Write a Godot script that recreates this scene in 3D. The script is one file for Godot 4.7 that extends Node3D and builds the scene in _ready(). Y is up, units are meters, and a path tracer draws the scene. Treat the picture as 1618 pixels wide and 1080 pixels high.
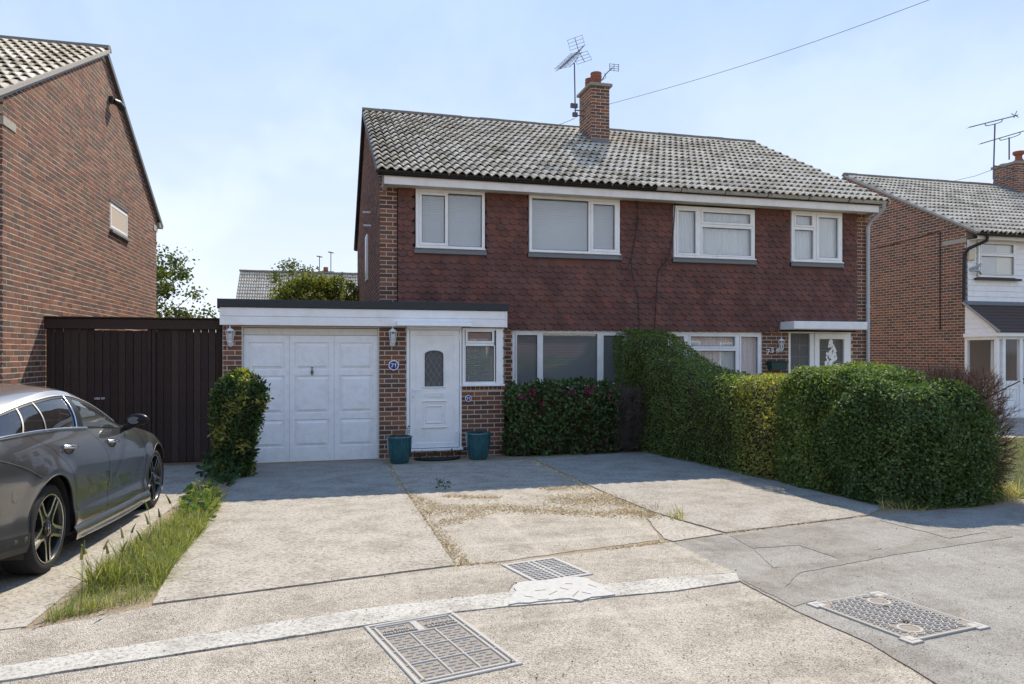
extends Node3D
# A street of 1960s semi-detached brick houses, seen from the pavement. Units are metres; the front wall of the pair lies in the plane z = 0.

const CAM := Vector3(-0.94, 1.68, 12.75)
const FOCAL := 1142.0
const YAW := 0.25444
const SLOPE := 0.03
var rng := RandomNumberGenerator.new()
var M := {}
var taken := {}
var brick_unit: ArrayMesh
var roof_tile_mesh: Array = []
var hung_tile_mesh: ArrayMesh

class MB:
	var v := PackedVector3Array()
	var n := PackedVector3Array()
	var c := PackedColorArray()
	var uv := PackedVector2Array()
	var use_uv := false
	var col := Color(1, 1, 1)
	func tri(a: Vector3, b: Vector3, d: Vector3, na: Vector3, nb: Vector3, nd: Vector3) -> void:
		if (b - a).cross(d - a).dot(na + nb + nd) > 0.0:
			v.append(a); v.append(d); v.append(b)
			n.append(na); n.append(nd); n.append(nb)
		else:
			v.append(a); v.append(b); v.append(d)
			n.append(na); n.append(nb); n.append(nd)
		c.append(col); c.append(col); c.append(col)
	func quad(a: Vector3, b: Vector3, d: Vector3, e: Vector3, nn: Vector3) -> void:
		tri(a, b, d, nn, nn, nn)
		tri(a, d, e, nn, nn, nn)
	func flat(a: Vector3, b: Vector3, d: Vector3, e: Vector3, out: Vector3) -> void:
		var nn := (b - a).cross(d - a)
		if nn.length() < 1e-9:
			nn = (d - a).cross(e - a)
		nn = nn.normalized()
		if nn.dot(out) < 0.0:
			nn = -nn
		quad(a, b, d, e, nn)
	func box(lo: Vector3, hi: Vector3) -> void:
		obox(Transform3D(Basis(), (lo + hi) * 0.5), hi - lo)
	func obox(t: Transform3D, s: Vector3) -> void:
		var h := s * 0.5
		for ax in 3:
			for sg in [-1.0, 1.0]:
				var o := Vector3()
				o[ax] = sg
				var p := Vector3()
				var q := Vector3()
				p[(ax + 1) % 3] = h[(ax + 1) % 3]
				q[(ax + 2) % 3] = h[(ax + 2) % 3]
				var m: Vector3 = o * h[ax]
				quad(t * (m - p - q), t * (m + p - q), t * (m + p + q), t * (m - p + q), (t.basis * o).normalized())
	# a box with chamfered front edges (front is +z of the transform)
	func cbox(t: Transform3D, s: Vector3, ch: float) -> void:
		var h := s * 0.5
		var zf := h.z
		var zc := h.z - ch
		var a := [Vector3(-h.x, -h.y, zc), Vector3(h.x, -h.y, zc), Vector3(h.x, h.y, zc), Vector3(-h.x, h.y, zc)]
		var b := [Vector3(-h.x + ch, -h.y + ch, zf), Vector3(h.x - ch, -h.y + ch, zf), Vector3(h.x - ch, h.y - ch, zf), Vector3(-h.x + ch, h.y - ch, zf)]
		flat(t * b[0], t * b[1], t * b[2], t * b[3], t.basis.z)
		for i in 4:
			var j := (i + 1) % 4
			var mid: Vector3 = (a[i] + a[j]) * 0.5
			var out: Vector3 = t.basis * Vector3(mid.x, mid.y, 0)
			flat(t * a[i], t * a[j], t * b[j], t * b[i], out + t.basis.z * 0.01)
			flat(t * Vector3(a[i].x, a[i].y, -h.z), t * Vector3(a[j].x, a[j].y, -h.z), t * a[j], t * a[i], out)
		quad(t * Vector3(-h.x, -h.y, -h.z), t * Vector3(h.x, -h.y, -h.z), t * Vector3(h.x, h.y, -h.z), t * Vector3(-h.x, h.y, -h.z), -t.basis.z.normalized())
	func ring(x0: float, x1: float, y0: float, y1: float, w: float, z0: float, z1: float) -> void:
		var t := Transform3D()
		var ch := minf(0.006, w * 0.2)
		t.origin = Vector3((x0 + x1) / 2, y0 + w / 2, (z0 + z1) / 2)
		cbox(t, Vector3(x1 - x0, w, z1 - z0), ch)
		t.origin.y = y1 - w / 2
		cbox(t, Vector3(x1 - x0, w, z1 - z0), ch)
		t.origin = Vector3(x0 + w / 2, (y0 + y1) / 2, (z0 + z1) / 2)
		cbox(t, Vector3(w, y1 - y0 - 2 * w, z1 - z0), ch)
		t.origin.x = x1 - w / 2
		cbox(t, Vector3(w, y1 - y0 - 2 * w, z1 - z0), ch)
	func tube(pts: Array, r0: float, r1: float = -1.0, sides := 8) -> void:
		if r1 < 0.0:
			r1 = r0
		var rings := []
		var nrs := []
		var side := Vector3()
		for i in pts.size():
			var d: Vector3 = (pts[mini(i + 1, pts.size() - 1)] - pts[maxi(i - 1, 0)]).normalized()
			if i == 0:
				side = d.cross(Vector3.UP if absf(d.y) < 0.9 else Vector3.RIGHT).normalized()
			else:
				side = (side - d * side.dot(d)).normalized()
			var up := d.cross(side)
			var r := lerpf(r0, r1, float(i) / maxf(1.0, pts.size() - 1.0))
			var ring_p := []
			var ring_n := []
			for k in sides:
				var ang := TAU * k / sides
				var nn: Vector3 = side * cos(ang) + up * sin(ang)
				ring_n.append(nn)
				ring_p.append(pts[i] + nn * r)
			rings.append(ring_p)
			nrs.append(ring_n)
		for i in pts.size() - 1:
			for k in sides:
				var k2 := (k + 1) % sides
				tri(rings[i][k], rings[i][k2], rings[i + 1][k2], nrs[i][k], nrs[i][k2], nrs[i + 1][k2])
				tri(rings[i][k], rings[i + 1][k2], rings[i + 1][k], nrs[i][k], nrs[i + 1][k2], nrs[i + 1][k])
		for e in [0, pts.size() - 1]:
			var d: Vector3 = (pts[1] - pts[0]).normalized() * -1.0 if e == 0 else (pts[-1] - pts[-2]).normalized()
			for k in range(1, sides - 1):
				tri(rings[e][0], rings[e][k], rings[e][k + 1], d, d, d)
	# prof: [radius, height] pairs; turned about the y axis of t
	func lathe(t: Transform3D, prof: Array, sides := 24, smooth := true) -> void:
		for i in prof.size() - 1:
			var a: Array = prof[i]
			var b: Array = prof[i + 1]
			var sl := Vector2(b[1] - a[1], a[0] - b[0]).normalized()
			var na := sl
			var nb := sl
			if smooth and i > 0:
				var p: Array = prof[i - 1]
				var s2 := Vector2(a[1] - p[1], p[0] - a[0]).normalized()
				if s2.dot(sl) > 0.55:
					na = (sl + s2).normalized()
			if smooth and i < prof.size() - 2:
				var q: Array = prof[i + 2]
				var s3 := Vector2(q[1] - b[1], b[0] - q[0]).normalized()
				if s3.dot(sl) > 0.55:
					nb = (sl + s3).normalized()
			for k in sides:
				var a0 := TAU * k / sides
				var a1 := TAU * (k + 1) / sides
				var d0 := Vector3(cos(a0), 0, sin(a0))
				var d1 := Vector3(cos(a1), 0, sin(a1))
				var p00: Vector3 = t * (d0 * a[0] + Vector3(0, a[1], 0))
				var p01: Vector3 = t * (d1 * a[0] + Vector3(0, a[1], 0))
				var p10: Vector3 = t * (d0 * b[0] + Vector3(0, b[1], 0))
				var p11: Vector3 = t * (d1 * b[0] + Vector3(0, b[1], 0))
				var n00 := (t.basis * (d0 * na.x + Vector3(0, na.y, 0))).normalized()
				var n01 := (t.basis * (d1 * na.x + Vector3(0, na.y, 0))).normalized()
				var n10 := (t.basis * (d0 * nb.x + Vector3(0, nb.y, 0))).normalized()
				var n11 := (t.basis * (d1 * nb.x + Vector3(0, nb.y, 0))).normalized()
				if a[0] > 1e-6:
					tri(p00, p01, p11, n00, n01, n11)
				if b[0] > 1e-6:
					tri(p00, p11, p10, n00, n11, n10)
	# polygon in x,y of t, from z = -d to z = 0 (front at +z)
	func prism(t: Transform3D, poly: PackedVector2Array, d: float) -> void:
		var ix := Geometry2D.triangulate_polygon(poly)
		for i in range(0, ix.size(), 3):
			var p := [poly[ix[i]], poly[ix[i + 1]], poly[ix[i + 2]]]
			var nz := t.basis.z.normalized()
			tri(t * Vector3(p[0].x, p[0].y, 0), t * Vector3(p[1].x, p[1].y, 0), t * Vector3(p[2].x, p[2].y, 0), nz, nz, nz)
			tri(t * Vector3(p[0].x, p[0].y, -d), t * Vector3(p[1].x, p[1].y, -d), t * Vector3(p[2].x, p[2].y, -d), -nz, -nz, -nz)
		var area := 0.0
		for i in poly.size():
			area += poly[i].cross(poly[(i + 1) % poly.size()])
		for i in poly.size():
			var a := poly[i]
			var b := poly[(i + 1) % poly.size()]
			var o2 := Vector2(b.y - a.y, a.x - b.x) * signf(area)
			if o2.length() < 1e-7:
				continue
			flat(t * Vector3(a.x, a.y, 0), t * Vector3(b.x, b.y, 0), t * Vector3(b.x, b.y, -d), t * Vector3(a.x, a.y, -d), t.basis * Vector3(o2.x, o2.y, 0))
	# smooth grid of points; g[i][j]
	func grid(g: Array, skip = null) -> void:
		var nr := []
		for i in g.size():
			var row := []
			for j in g[i].size():
				var du: Vector3 = g[mini(i + 1, g.size() - 1)][j] - g[maxi(i - 1, 0)][j]
				var dv: Vector3 = g[i][mini(j + 1, g[i].size() - 1)] - g[i][maxi(j - 1, 0)]
				row.append(du.cross(dv).normalized())
			nr.append(row)
		for i in g.size() - 1:
			for j in g[i].size() - 1:
				if skip != null and skip.call(i, j):
					continue
				tri(g[i][j], g[i + 1][j], g[i + 1][j + 1], nr[i][j], nr[i + 1][j], nr[i + 1][j + 1])
				tri(g[i][j], g[i + 1][j + 1], g[i][j + 1], nr[i][j], nr[i + 1][j + 1], nr[i][j + 1])
	func mesh() -> ArrayMesh:
		var m := ArrayMesh.new()
		if v.is_empty():
			return m
		var a := []
		a.resize(Mesh.ARRAY_MAX)
		a[Mesh.ARRAY_VERTEX] = v
		a[Mesh.ARRAY_NORMAL] = n
		a[Mesh.ARRAY_COLOR] = c
		m.add_surface_from_arrays(Mesh.PRIMITIVE_TRIANGLES, a)
		return m

func numbered(called: String) -> String:
	var k: int = taken.get(called, 0)
	taken[called] = k + 1
	return called if k == 0 else "%s_%03d" % [called, k]

func thing(called: String, label: String, category: String, at: Vector3, group := "", turn := 0.0) -> Node3D:
	var o := Node3D.new()
	o.name = numbered(called)
	add_child(o)
	o.position = at
	o.rotation.y = turn
	o.set_meta("label", label)
	o.set_meta("category", category)
	if group:
		o.set_meta("group", group)
	return o

func gx(o: Node) -> Transform3D:
	var t := Transform3D()
	while o != self:
		t = o.transform * t
		o = o.get_parent()
	return t

# a mesh given in world coordinates, added under parent
func put(parent: Node, called: String, mesh: Mesh, m: Material, kind := "", label := "") -> MeshInstance3D:
	return place(parent, called, mesh, m, Transform3D(), kind, label)

func place(parent: Node, called: String, mesh: Mesh, m: Material, t: Transform3D, kind := "", label := "") -> MeshInstance3D:
	var o := MeshInstance3D.new()
	o.name = called
	o.mesh = mesh
	o.material_override = m
	parent.add_child(o, true)
	o.transform = gx(parent).affine_inverse() * t
	if kind:
		o.set_meta("kind", kind)
	if label:
		o.set_meta("label", label)
	return o

# one top-level mesh that is a whole thing
func single(called: String, mesh: Mesh, m: Material, label: String, category: String, group := "") -> MeshInstance3D:
	var o := put(self, numbered(called), mesh, m)
	o.set_meta("label", label)
	o.set_meta("category", category)
	if group:
		o.set_meta("group", group)
	return o

func setting(called: String, mesh: Mesh, m: Material, label := "") -> MeshInstance3D:
	var o := put(self, numbered(called), mesh, m, "structure")
	if label:
		o.set_meta("label", label)
	return o

func ground_y(z: float) -> float:
	return SLOPE * (clampf(z, 1.0, 11.5) - 1.0)

# the point of the ground that a pixel of the photograph looks at
func gp(u: float, w: float) -> Vector3:
	var fw := Vector3(sin(YAW), 0, -cos(YAW))
	var rt := Vector3(cos(YAW), 0, sin(YAW))
	var d := fw + rt * ((u - 809.0) / FOCAL) + Vector3.UP * ((558.0 - w) / FOCAL)
	var t := (SLOPE * (CAM.z - 1.0) - CAM.y) / (d.y - SLOPE * d.z)
	var p := CAM + d * t
	if p.z < 1.0:
		p = CAM + d * (-CAM.y / d.y)
	return p

# the point of the plane z = pz that a pixel looks at
func wp(u: float, w: float, pz: float) -> Vector3:
	var fw := Vector3(sin(YAW), 0, -cos(YAW))
	var rt := Vector3(cos(YAW), 0, sin(YAW))
	var d := fw + rt * ((u - 809.0) / FOCAL) + Vector3.UP * ((558.0 - w) / FOCAL)
	return CAM + d * ((pz - CAM.z) / d.z)

func pixel_size(p: Vector3) -> float:
	return FOCAL / maxf(0.5, (p - CAM).dot(Vector3(sin(YAW), 0, -cos(YAW))))

func in_frame(p: Vector3, margin := 0.0) -> bool:
	var r := p - CAM
	var d := r.dot(Vector3(sin(YAW), 0, -cos(YAW)))
	if d < 0.3:
		return false
	var u := 809.0 + FOCAL * r.dot(Vector3(cos(YAW), 0, sin(YAW))) / d
	var w := 558.0 - FOCAL * r.y / d
	return u > -margin and u < 1618.0 + margin and w > -margin and w < 1080.0 + margin

# ---------------------------------------------------------------- textures and materials
func lin(r: float, g: float, b: float) -> Color:
	return Color(r, g, b).linear_to_srgb()

func noise_bytes(size: int, type: int, freq: float, sd: int, oct := 3, extra := {}) -> PackedByteArray:
	var f := FastNoiseLite.new()
	f.noise_type = type
	f.frequency = freq
	f.seed = sd
	f.fractal_octaves = oct
	if oct <= 1:
		f.fractal_type = FastNoiseLite.FRACTAL_NONE
	for k in extra:
		f.set(k, extra[k])
	var im := f.get_seamless_image(size, size, false, false, 0.15, true)
	im.convert(Image.FORMAT_L8)
	return im.get_data()

# layers: [bytes, weight]; ramp: [position, Color(linear)] pairs; returns an sRGB colour texture
func ramp_tex(size: int, layers: Array, ramp: Array) -> ImageTexture:
	var lut := PackedByteArray()
	lut.resize(256 * 3)
	for i in 256:
		var x := i / 255.0
		var k := 0
		while k < ramp.size() - 2 and x > ramp[k + 1][0]:
			k += 1
		var f := clampf((x - ramp[k][0]) / maxf(1e-4, ramp[k + 1][0] - ramp[k][0]), 0.0, 1.0)
		var col: Color = ramp[k][1].lerp(ramp[k + 1][1], f).linear_to_srgb()
		lut[i * 3] = int(clampf(col.r, 0, 1) * 255)
		lut[i * 3 + 1] = int(clampf(col.g, 0, 1) * 255)
		lut[i * 3 + 2] = int(clampf(col.b, 0, 1) * 255)
	var out := PackedByteArray()
	out.resize(size * size * 3)
	var nl := layers.size()
	for i in size * size:
		var s := 0.0
		for l in nl:
			s += layers[l][0][i] * layers[l][1]
		var x := clampi(int(s), 0, 255) * 3
		out[i * 3] = lut[x]
		out[i * 3 + 1] = lut[x + 1]
		out[i * 3 + 2] = lut[x + 2]
	return ImageTexture.create_from_image(Image.create_from_data(size, size, false, Image.FORMAT_RGB8, out))

func grey_tex(size: int, layers: Array, lo := 0.0, hi := 255.0) -> ImageTexture:
	var out := PackedByteArray()
	out.resize(size * size)
	for i in size * size:
		var s := 0.0
		for l in layers:
			s += l[0][i] * l[1]
		out[i] = clampi(int((s - lo) * 255.0 / (hi - lo)), 0, 255)
	return ImageTexture.create_from_image(Image.create_from_data(size, size, false, Image.FORMAT_L8, out))

func mat(called: String, col: Color, rough := 0.8, opt := {}) -> StandardMaterial3D:
	var m := StandardMaterial3D.new()
	m.resource_name = called
	m.albedo_color = Color(col.r, col.g, col.b, col.a).linear_to_srgb()
	m.roughness = rough
	m.metallic_specular = opt.get("spec", 0.4)
	m.metallic = opt.get("metal", 0.0)
	if opt.has("tex"):
		m.albedo_texture = opt.tex
		m.uv1_triplanar = true
		m.uv1_world_triplanar = not opt.get("local", false)
		var s = opt.get("size", 1.0)
		m.uv1_scale = Vector3(1.0 / s.x, 1.0 / s.y, 1.0 / s.z) if s is Vector3 else Vector3.ONE / float(s)
		m.uv1_triplanar_sharpness = 4.0
	if opt.has("bump"):
		m.heightmap_enabled = true
		m.heightmap_texture = opt.bump
		m.heightmap_scale = opt.get("relief", 0.3)
		m.uv1_triplanar = true
		m.uv1_world_triplanar = not opt.get("local", false)
		var s2 = opt.get("size", 1.0)
		m.uv1_scale = Vector3(1.0 / s2.x, 1.0 / s2.y, 1.0 / s2.z) if s2 is Vector3 else Vector3.ONE / float(s2)
	if opt.has("coarse"):
		m.detail_enabled = true
		m.detail_albedo = opt.coarse
		m.detail_blend_mode = BaseMaterial3D.BLEND_MODE_MUL
		m.detail_uv_layer = BaseMaterial3D.DETAIL_UV_2
		m.uv2_triplanar = true
		m.uv2_world_triplanar = true
		m.uv2_scale = Vector3.ONE / float(opt.get("coarse_size", 5.0))
	if opt.get("vertex", false):
		m.vertex_color_use_as_albedo = true
	if opt.has("coat"):
		m.clearcoat_enabled = true
		m.clearcoat = opt.coat
		m.clearcoat_roughness = opt.get("coat_rough", 0.05)
	if opt.has("back"):
		m.backlight_enabled = true
		m.backlight = opt.back
	if opt.has("alpha"):
		m.transparency = BaseMaterial3D.TRANSPARENCY_ALPHA
		m.albedo_color.a = opt.alpha
	M[called] = m
	return m

const BRICKS := [Color(0.245, 0.112, 0.075), Color(0.198, 0.097, 0.070), Color(0.154, 0.086, 0.067), Color(0.136, 0.088, 0.068), Color(0.287, 0.126, 0.079), Color(0.220, 0.122, 0.085), Color(0.173, 0.108, 0.081), Color(0.302, 0.151, 0.096)]
const HUNG := [Color(0.214, 0.099, 0.076), Color(0.199, 0.095, 0.075), Color(0.184, 0.092, 0.075), Color(0.172, 0.091, 0.076), Color(0.233, 0.100, 0.075), Color(0.192, 0.097, 0.080)]

func materials() -> void:
	var N := FastNoiseLite
	var S := 512
	var fine := noise_bytes(S, N.TYPE_SIMPLEX_SMOOTH, 0.09, 1, 4)
	var med := noise_bytes(S, N.TYPE_SIMPLEX_SMOOTH, 0.02, 2, 4)
	var big := noise_bytes(S, N.TYPE_SIMPLEX_SMOOTH, 0.008, 3, 5)
	var speck := noise_bytes(S, N.TYPE_VALUE, 0.45, 4, 1)
	var W := Color(1, 1, 1)
	# bricks: fine sand grain with kiln marks
	var grain := ramp_tex(S, [[fine, 0.45], [speck, 0.25], [med, 0.3]], [[0.0, Color(0.35, 0.34, 0.34)], [0.35, Color(0.62, 0.6, 0.6)], [0.6, Color(0.95, 0.93, 0.9)], [1.0, W]])
	var relief := grey_tex(S, [[fine, 0.6], [speck, 0.4]])
	for i in BRICKS.size():
		mat("brick%d" % i, BRICKS[i], 0.9, {"tex": grain, "size": Vector3(0.22, 0.9, 0.22), "bump": relief, "relief": 0.25, "spec": 0.3})
	mat("brick_mass", W, 0.9, {"tex": grain, "size": Vector3(0.22, 0.9, 0.22), "bump": relief, "relief": 0.25, "vertex": true, "spec": 0.3})
	var pale := ramp_tex(S, [[fine, 0.4], [med, 0.4], [speck, 0.2]], [[0.0, Color(0.5, 0.48, 0.45)], [0.45, Color(0.85, 0.84, 0.82)], [1.0, W]])
	mat("mortar", Color(0.63, 0.53, 0.43), 0.95, {"tex": pale, "size": 0.8})
	mat("concrete_trim", Color(0.42, 0.39, 0.34), 0.95, {"tex": pale, "size": 0.7})
	# roof tiles: weathered concrete with dark lichen
	var lich := noise_bytes(S, N.TYPE_SIMPLEX_SMOOTH, 0.045, 7, 5)
	var tile_skin := ramp_tex(S, [[lich, 0.55], [speck, 0.15], [fine, 0.3]], [[0.0, Color(0.14, 0.13, 0.10)], [0.30, Color(0.34, 0.32, 0.25)], [0.40, Color(0.86, 0.84, 0.80)], [0.6, W], [1.0, W]])
	var moss_spread := ramp_tex(S, [[big, 0.6], [med, 0.4]], [[0.0, Color(0.46, 0.42, 0.34)], [0.34, Color(0.70, 0.66, 0.58)], [0.46, Color(0.97, 0.97, 0.95)], [1.0, W]])
	var rt := [Color(0.70, 0.63, 0.53), Color(0.62, 0.56, 0.465), Color(0.75, 0.685, 0.585), Color(0.50, 0.445, 0.365)]
	for i in 4:
		mat("roof%d" % i, rt[i], 0.92, {"tex": tile_skin, "size": 0.75, "bump": relief, "relief": 0.3, "coarse": moss_spread, "coarse_size": 4.3, "spec": 0.25})
	mat("roof_mass", Color(0.662, 0.601, 0.503), 0.92, {"tex": tile_skin, "size": 0.75, "coarse": moss_spread, "coarse_size": 4.3, "spec": 0.25})
	mat("ridge", Color(0.22, 0.20, 0.165), 0.95, {"tex": tile_skin, "size": 0.6})
	var clay := ramp_tex(S, [[fine, 0.4], [med, 0.35], [speck, 0.25]], [[0.0, Color(0.5, 0.5, 0.52)], [0.4, Color(0.75, 0.74, 0.74)], [0.65, W], [0.93, W], [1.0, W]])
	var weather := ramp_tex(S, [[big, 0.55], [med, 0.45]], [[0.0, Color(0.55, 0.56, 0.6)], [0.4, Color(0.75, 0.74, 0.74)], [0.6, W], [1.0, W]])
	for i in HUNG.size():
		mat("hung%d" % i, HUNG[i], 0.8, {"tex": clay, "size": 0.35, "bump": relief, "relief": 0.2, "coarse": weather, "coarse_size": 3.1, "spec": 0.35})
	mat("hung_mass", W, 0.8, {"tex": clay, "size": 0.35, "vertex": true, "coarse": weather, "coarse_size": 3.1, "spec": 0.35})
	mat("batten", Color(0.03, 0.02, 0.018), 0.95)
	# paint, plastic, metal
	var grime := ramp_tex(S, [[big, 0.4], [med, 0.4], [fine, 0.2]], [[0.0, Color(0.80, 0.79, 0.76)], [0.35, Color(0.94, 0.935, 0.92)], [0.55, W], [1.0, W]])
	mat("upvc", Color(0.86, 0.86, 0.845), 0.28, {"tex": grime, "size": 2.3, "spec": 0.5})
	mat("white_paint", Color(0.85, 0.845, 0.83), 0.5, {"tex": grime, "size": 1.7, "spec": 0.45})
	mat("garage_paint", Color(0.83, 0.832, 0.83), 0.45, {"tex": grime, "size": 1.3, "spec": 0.45})
	mat("old_white", Color(0.70, 0.66, 0.58), 0.6, {"tex": grime, "size": 0.9})
	mat("black_plastic", Color(0.022, 0.023, 0.025), 0.45)
	mat("grey_plastic", Color(0.45, 0.46, 0.46), 0.45, {"tex": grime, "size": 0.9})
	mat("lead", Color(0.22, 0.23, 0.24), 0.85, {"tex": pale, "size": 0.5, "spec": 0.2})
	mat("porch_tile", Color(0.095, 0.070, 0.060), 0.85, {"tex": clay, "size": 0.25})
	mat("felt", Color(0.060, 0.062, 0.064), 0.95, {"tex": pale, "size": 0.4, "bump": relief, "relief": 0.2})
	mat("steel", Color(0.42, 0.43, 0.44), 0.4, {"metal": 0.9})
	mat("dull_metal", Color(0.16, 0.165, 0.17), 0.5, {"metal": 0.6})
	mat("aerial_metal", Color(0.13, 0.135, 0.14), 0.85, {"spec": 0.15})
	mat("chrome", Color(0.75, 0.75, 0.75), 0.12, {"metal": 1.0})
	mat("glass", Color(0.75, 0.82, 0.82), 0.02, {"alpha": 0.06, "spec": 0.75})
	mat("blind", Color(0.42, 0.435, 0.45), 0.5)
	var lace := ramp_tex(S, [[fine, 0.5], [speck, 0.5]], [[0.0, Color(0.45, 0.46, 0.46)], [0.5, Color(0.8, 0.81, 0.8)], [1.0, W]])
	mat("lace", Color(0.86, 0.87, 0.85), 0.9, {"tex": lace, "size": 0.3, "back": Color(0.3, 0.3, 0.3)})
	mat("room", Color(0.46, 0.43, 0.38), 0.9)
	mat("obscure_glass", Color(0.10, 0.10, 0.095), 0.18, {"bump": relief, "relief": 0.4, "size": 0.25, "spec": 0.5})
	mat("leading", Color(0.34, 0.34, 0.33), 0.4, {"metal": 0.5})
	mat("terracotta", Color(0.30, 0.115, 0.07), 0.85, {"tex": clay, "size": 0.3})
	mat("flaunching", Color(0.30, 0.28, 0.23), 0.95, {"tex": pale, "size": 0.3})
	# timber
	var wood := ramp_tex(S, [[fine, 0.3], [med, 0.5], [speck, 0.2]], [[0.0, Color(0.4, 0.4, 0.4)], [0.45, Color(0.75, 0.74, 0.73)], [0.7, W], [1.0, W]])
	for i in 4:
		mat("board%d" % i, [Color(0.070, 0.050, 0.042), Color(0.059, 0.042, 0.036), Color(0.082, 0.059, 0.050), Color(0.065, 0.046, 0.041)][i], 0.8, {"tex": wood, "size": Vector3(0.12, 1.6, 0.12), "bump": relief, "relief": 0.15, "spec": 0.15})
	# ground
	var T := 1024
	var cell := noise_bytes(T, N.TYPE_CELLULAR, 0.16, 11, 1, {"cellular_return_type": N.RETURN_CELL_VALUE})
	var celld := noise_bytes(T, N.TYPE_CELLULAR, 0.16, 11, 1, {"cellular_return_type": N.RETURN_DISTANCE})
	var cell2 := noise_bytes(T, N.TYPE_CELLULAR, 0.30, 12, 1, {"cellular_return_type": N.RETURN_CELL_VALUE})
	var celld2 := noise_bytes(T, N.TYPE_CELLULAR, 0.30, 12, 1, {"cellular_return_type": N.RETURN_DISTANCE})
	var gbig := noise_bytes(T, N.TYPE_SIMPLEX_SMOOTH, 0.006, 13, 5)
	var gmed := noise_bytes(T, N.TYPE_SIMPLEX_SMOOTH, 0.035, 14, 4)
	var gspk := noise_bytes(T, N.TYPE_VALUE, 0.5, 15, 1)
	var patch := ramp_tex(T, [[gbig, 0.65], [gmed, 0.35]], [[0.0, Color(0.54, 0.52, 0.49)], [0.36, Color(0.78, 0.765, 0.74)], [0.52, Color(0.92, 0.915, 0.90)], [0.75, W], [1.0, W]])
	var stones := ramp_tex(T, [[cell, 0.62], [gspk, 0.24], [celld, 0.14]], [[0.0, Color(0.24, 0.21, 0.18)], [0.20, Color(0.36, 0.33, 0.29)], [0.36, Color(0.63, 0.59, 0.54)], [0.62, Color(0.77, 0.74, 0.69)], [0.84, Color(0.90, 0.88, 0.84)], [1.0, W]])
	var stones_h := grey_tex(T, [[celld, -1.0], [gmed, 0.25]], -200.0, 60.0)
	mat("aggregate", Color(0.632, 0.593, 0.534), 0.9, {"tex": stones, "size": 1.05, "bump": stones_h, "relief": 0.7, "coarse": patch, "coarse_size": 3.7, "spec": 0.3})
	mat("aggregate_worn", Color(0.632, 0.593, 0.530), 0.9, {"tex": stones, "size": 1.1, "bump": stones_h, "relief": 0.7, "coarse": patch, "coarse_size": 2.6, "spec": 0.3})
	var grit := ramp_tex(T, [[cell, 0.34], [gspk, 0.18], [gmed, 0.48]], [[0.0, Color(0.22, 0.20, 0.18)], [0.27, Color(0.44, 0.42, 0.39)], [0.36, Color(0.76, 0.74, 0.70)], [0.55, Color(0.92, 0.905, 0.875)], [0.75, W], [1.0, W]])
	var grit_h := grey_tex(T, [[celld2, -0.8], [gspk, 0.2]], -180.0, 50.0)
	mat("concrete", Color(0.436, 0.403, 0.354), 0.92, {"tex": grit, "size": 1.5, "bump": grit_h, "relief": 0.22, "coarse": patch, "coarse_size": 3.4, "spec": 0.25})
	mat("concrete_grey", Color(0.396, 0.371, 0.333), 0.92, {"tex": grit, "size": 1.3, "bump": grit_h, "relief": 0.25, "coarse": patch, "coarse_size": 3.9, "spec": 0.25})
	mat("tarmac", Color(0.448, 0.441, 0.426), 0.92, {"tex": stones, "size": 0.75, "bump": stones_h, "relief": 0.35, "coarse": patch, "coarse_size": 5.2, "spec": 0.3})
	mat("tarmac_dark", Color(0.324, 0.302, 0.275), 0.92, {"tex": grit, "size": 0.7, "bump": grit_h, "relief": 0.3, "coarse": patch, "coarse_size": 3.3, "spec": 0.3})
	mat("strip_cement", Color(0.506, 0.491, 0.459), 0.9, {"tex": grit, "size": 1.2, "bump": grit_h, "relief": 0.15, "coarse": patch, "coarse_size": 2.9, "spec": 0.3})
	mat("new_cement", Color(0.48, 0.47, 0.445), 0.85, {"tex": pale, "size": 0.6, "spec": 0.3})
	mat("soil", Color(0.375, 0.300, 0.206), 0.95, {"tex": grit, "size": 0.9, "bump": grit_h, "relief": 0.6})
	mat("lawn_soil", Color(0.10, 0.105, 0.045), 0.95, {"tex": grit, "size": 0.9, "bump": grit_h, "relief": 0.6})
	mat("iron", Color(0.480, 0.456, 0.416), 0.75, {"tex": pale, "size": 0.12, "bump": relief, "relief": 0.15, "spec": 0.35})
	mat("iron_dirt", Color(0.27, 0.235, 0.195), 0.9, {"tex": grit, "size": 0.4})
	mat("iron_dark", Color(0.035, 0.030, 0.026), 0.9)
	# plants
	mat("leaf", W, 0.55, {"vertex": true, "spec": 0.4, "back": lin(0.85, 0.95, 0.40)})
	mat("leaf_soft", W, 0.6, {"vertex": true, "spec": 0.3, "back": lin(0.65, 0.72, 0.30)})
	mat("blade", W, 0.6, {"vertex": true, "spec": 0.3, "back": lin(0.66, 0.70, 0.32)})
	mat("straw", W, 0.8, {"vertex": true, "spec": 0.2})
	mat("petal", W, 0.6, {"vertex": true, "spec": 0.2})
	mat("twig", W, 0.85, {"vertex": true, "spec": 0.2})
	mat("bark", Color(0.075, 0.055, 0.04), 0.9, {"tex": wood, "size": Vector3(0.1, 0.5, 0.1)})
	mat("thicket", Color(0.085, 0.066, 0.042), 0.95, {"tex": wood, "size": Vector3(0.05, 0.12, 0.05), "spec": 0.1})
	# small things
	mat("teal_glaze", Color(0.024, 0.105, 0.120), 0.16, {"tex": weather, "size": Vector3(0.25, 1.1, 0.25), "coat": 0.8, "coat_rough": 0.08})
	mat("compost", Color(0.035, 0.025, 0.018), 1.0)
	mat("rubber", Color(0.018, 0.018, 0.019), 0.75, {"spec": 0.35})
	mat("mat_coir", Color(0.016, 0.015, 0.014), 1.0)
	mat("plaque_blue", Color(0.018, 0.042, 0.22), 0.25, {"coat": 0.5})
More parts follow.
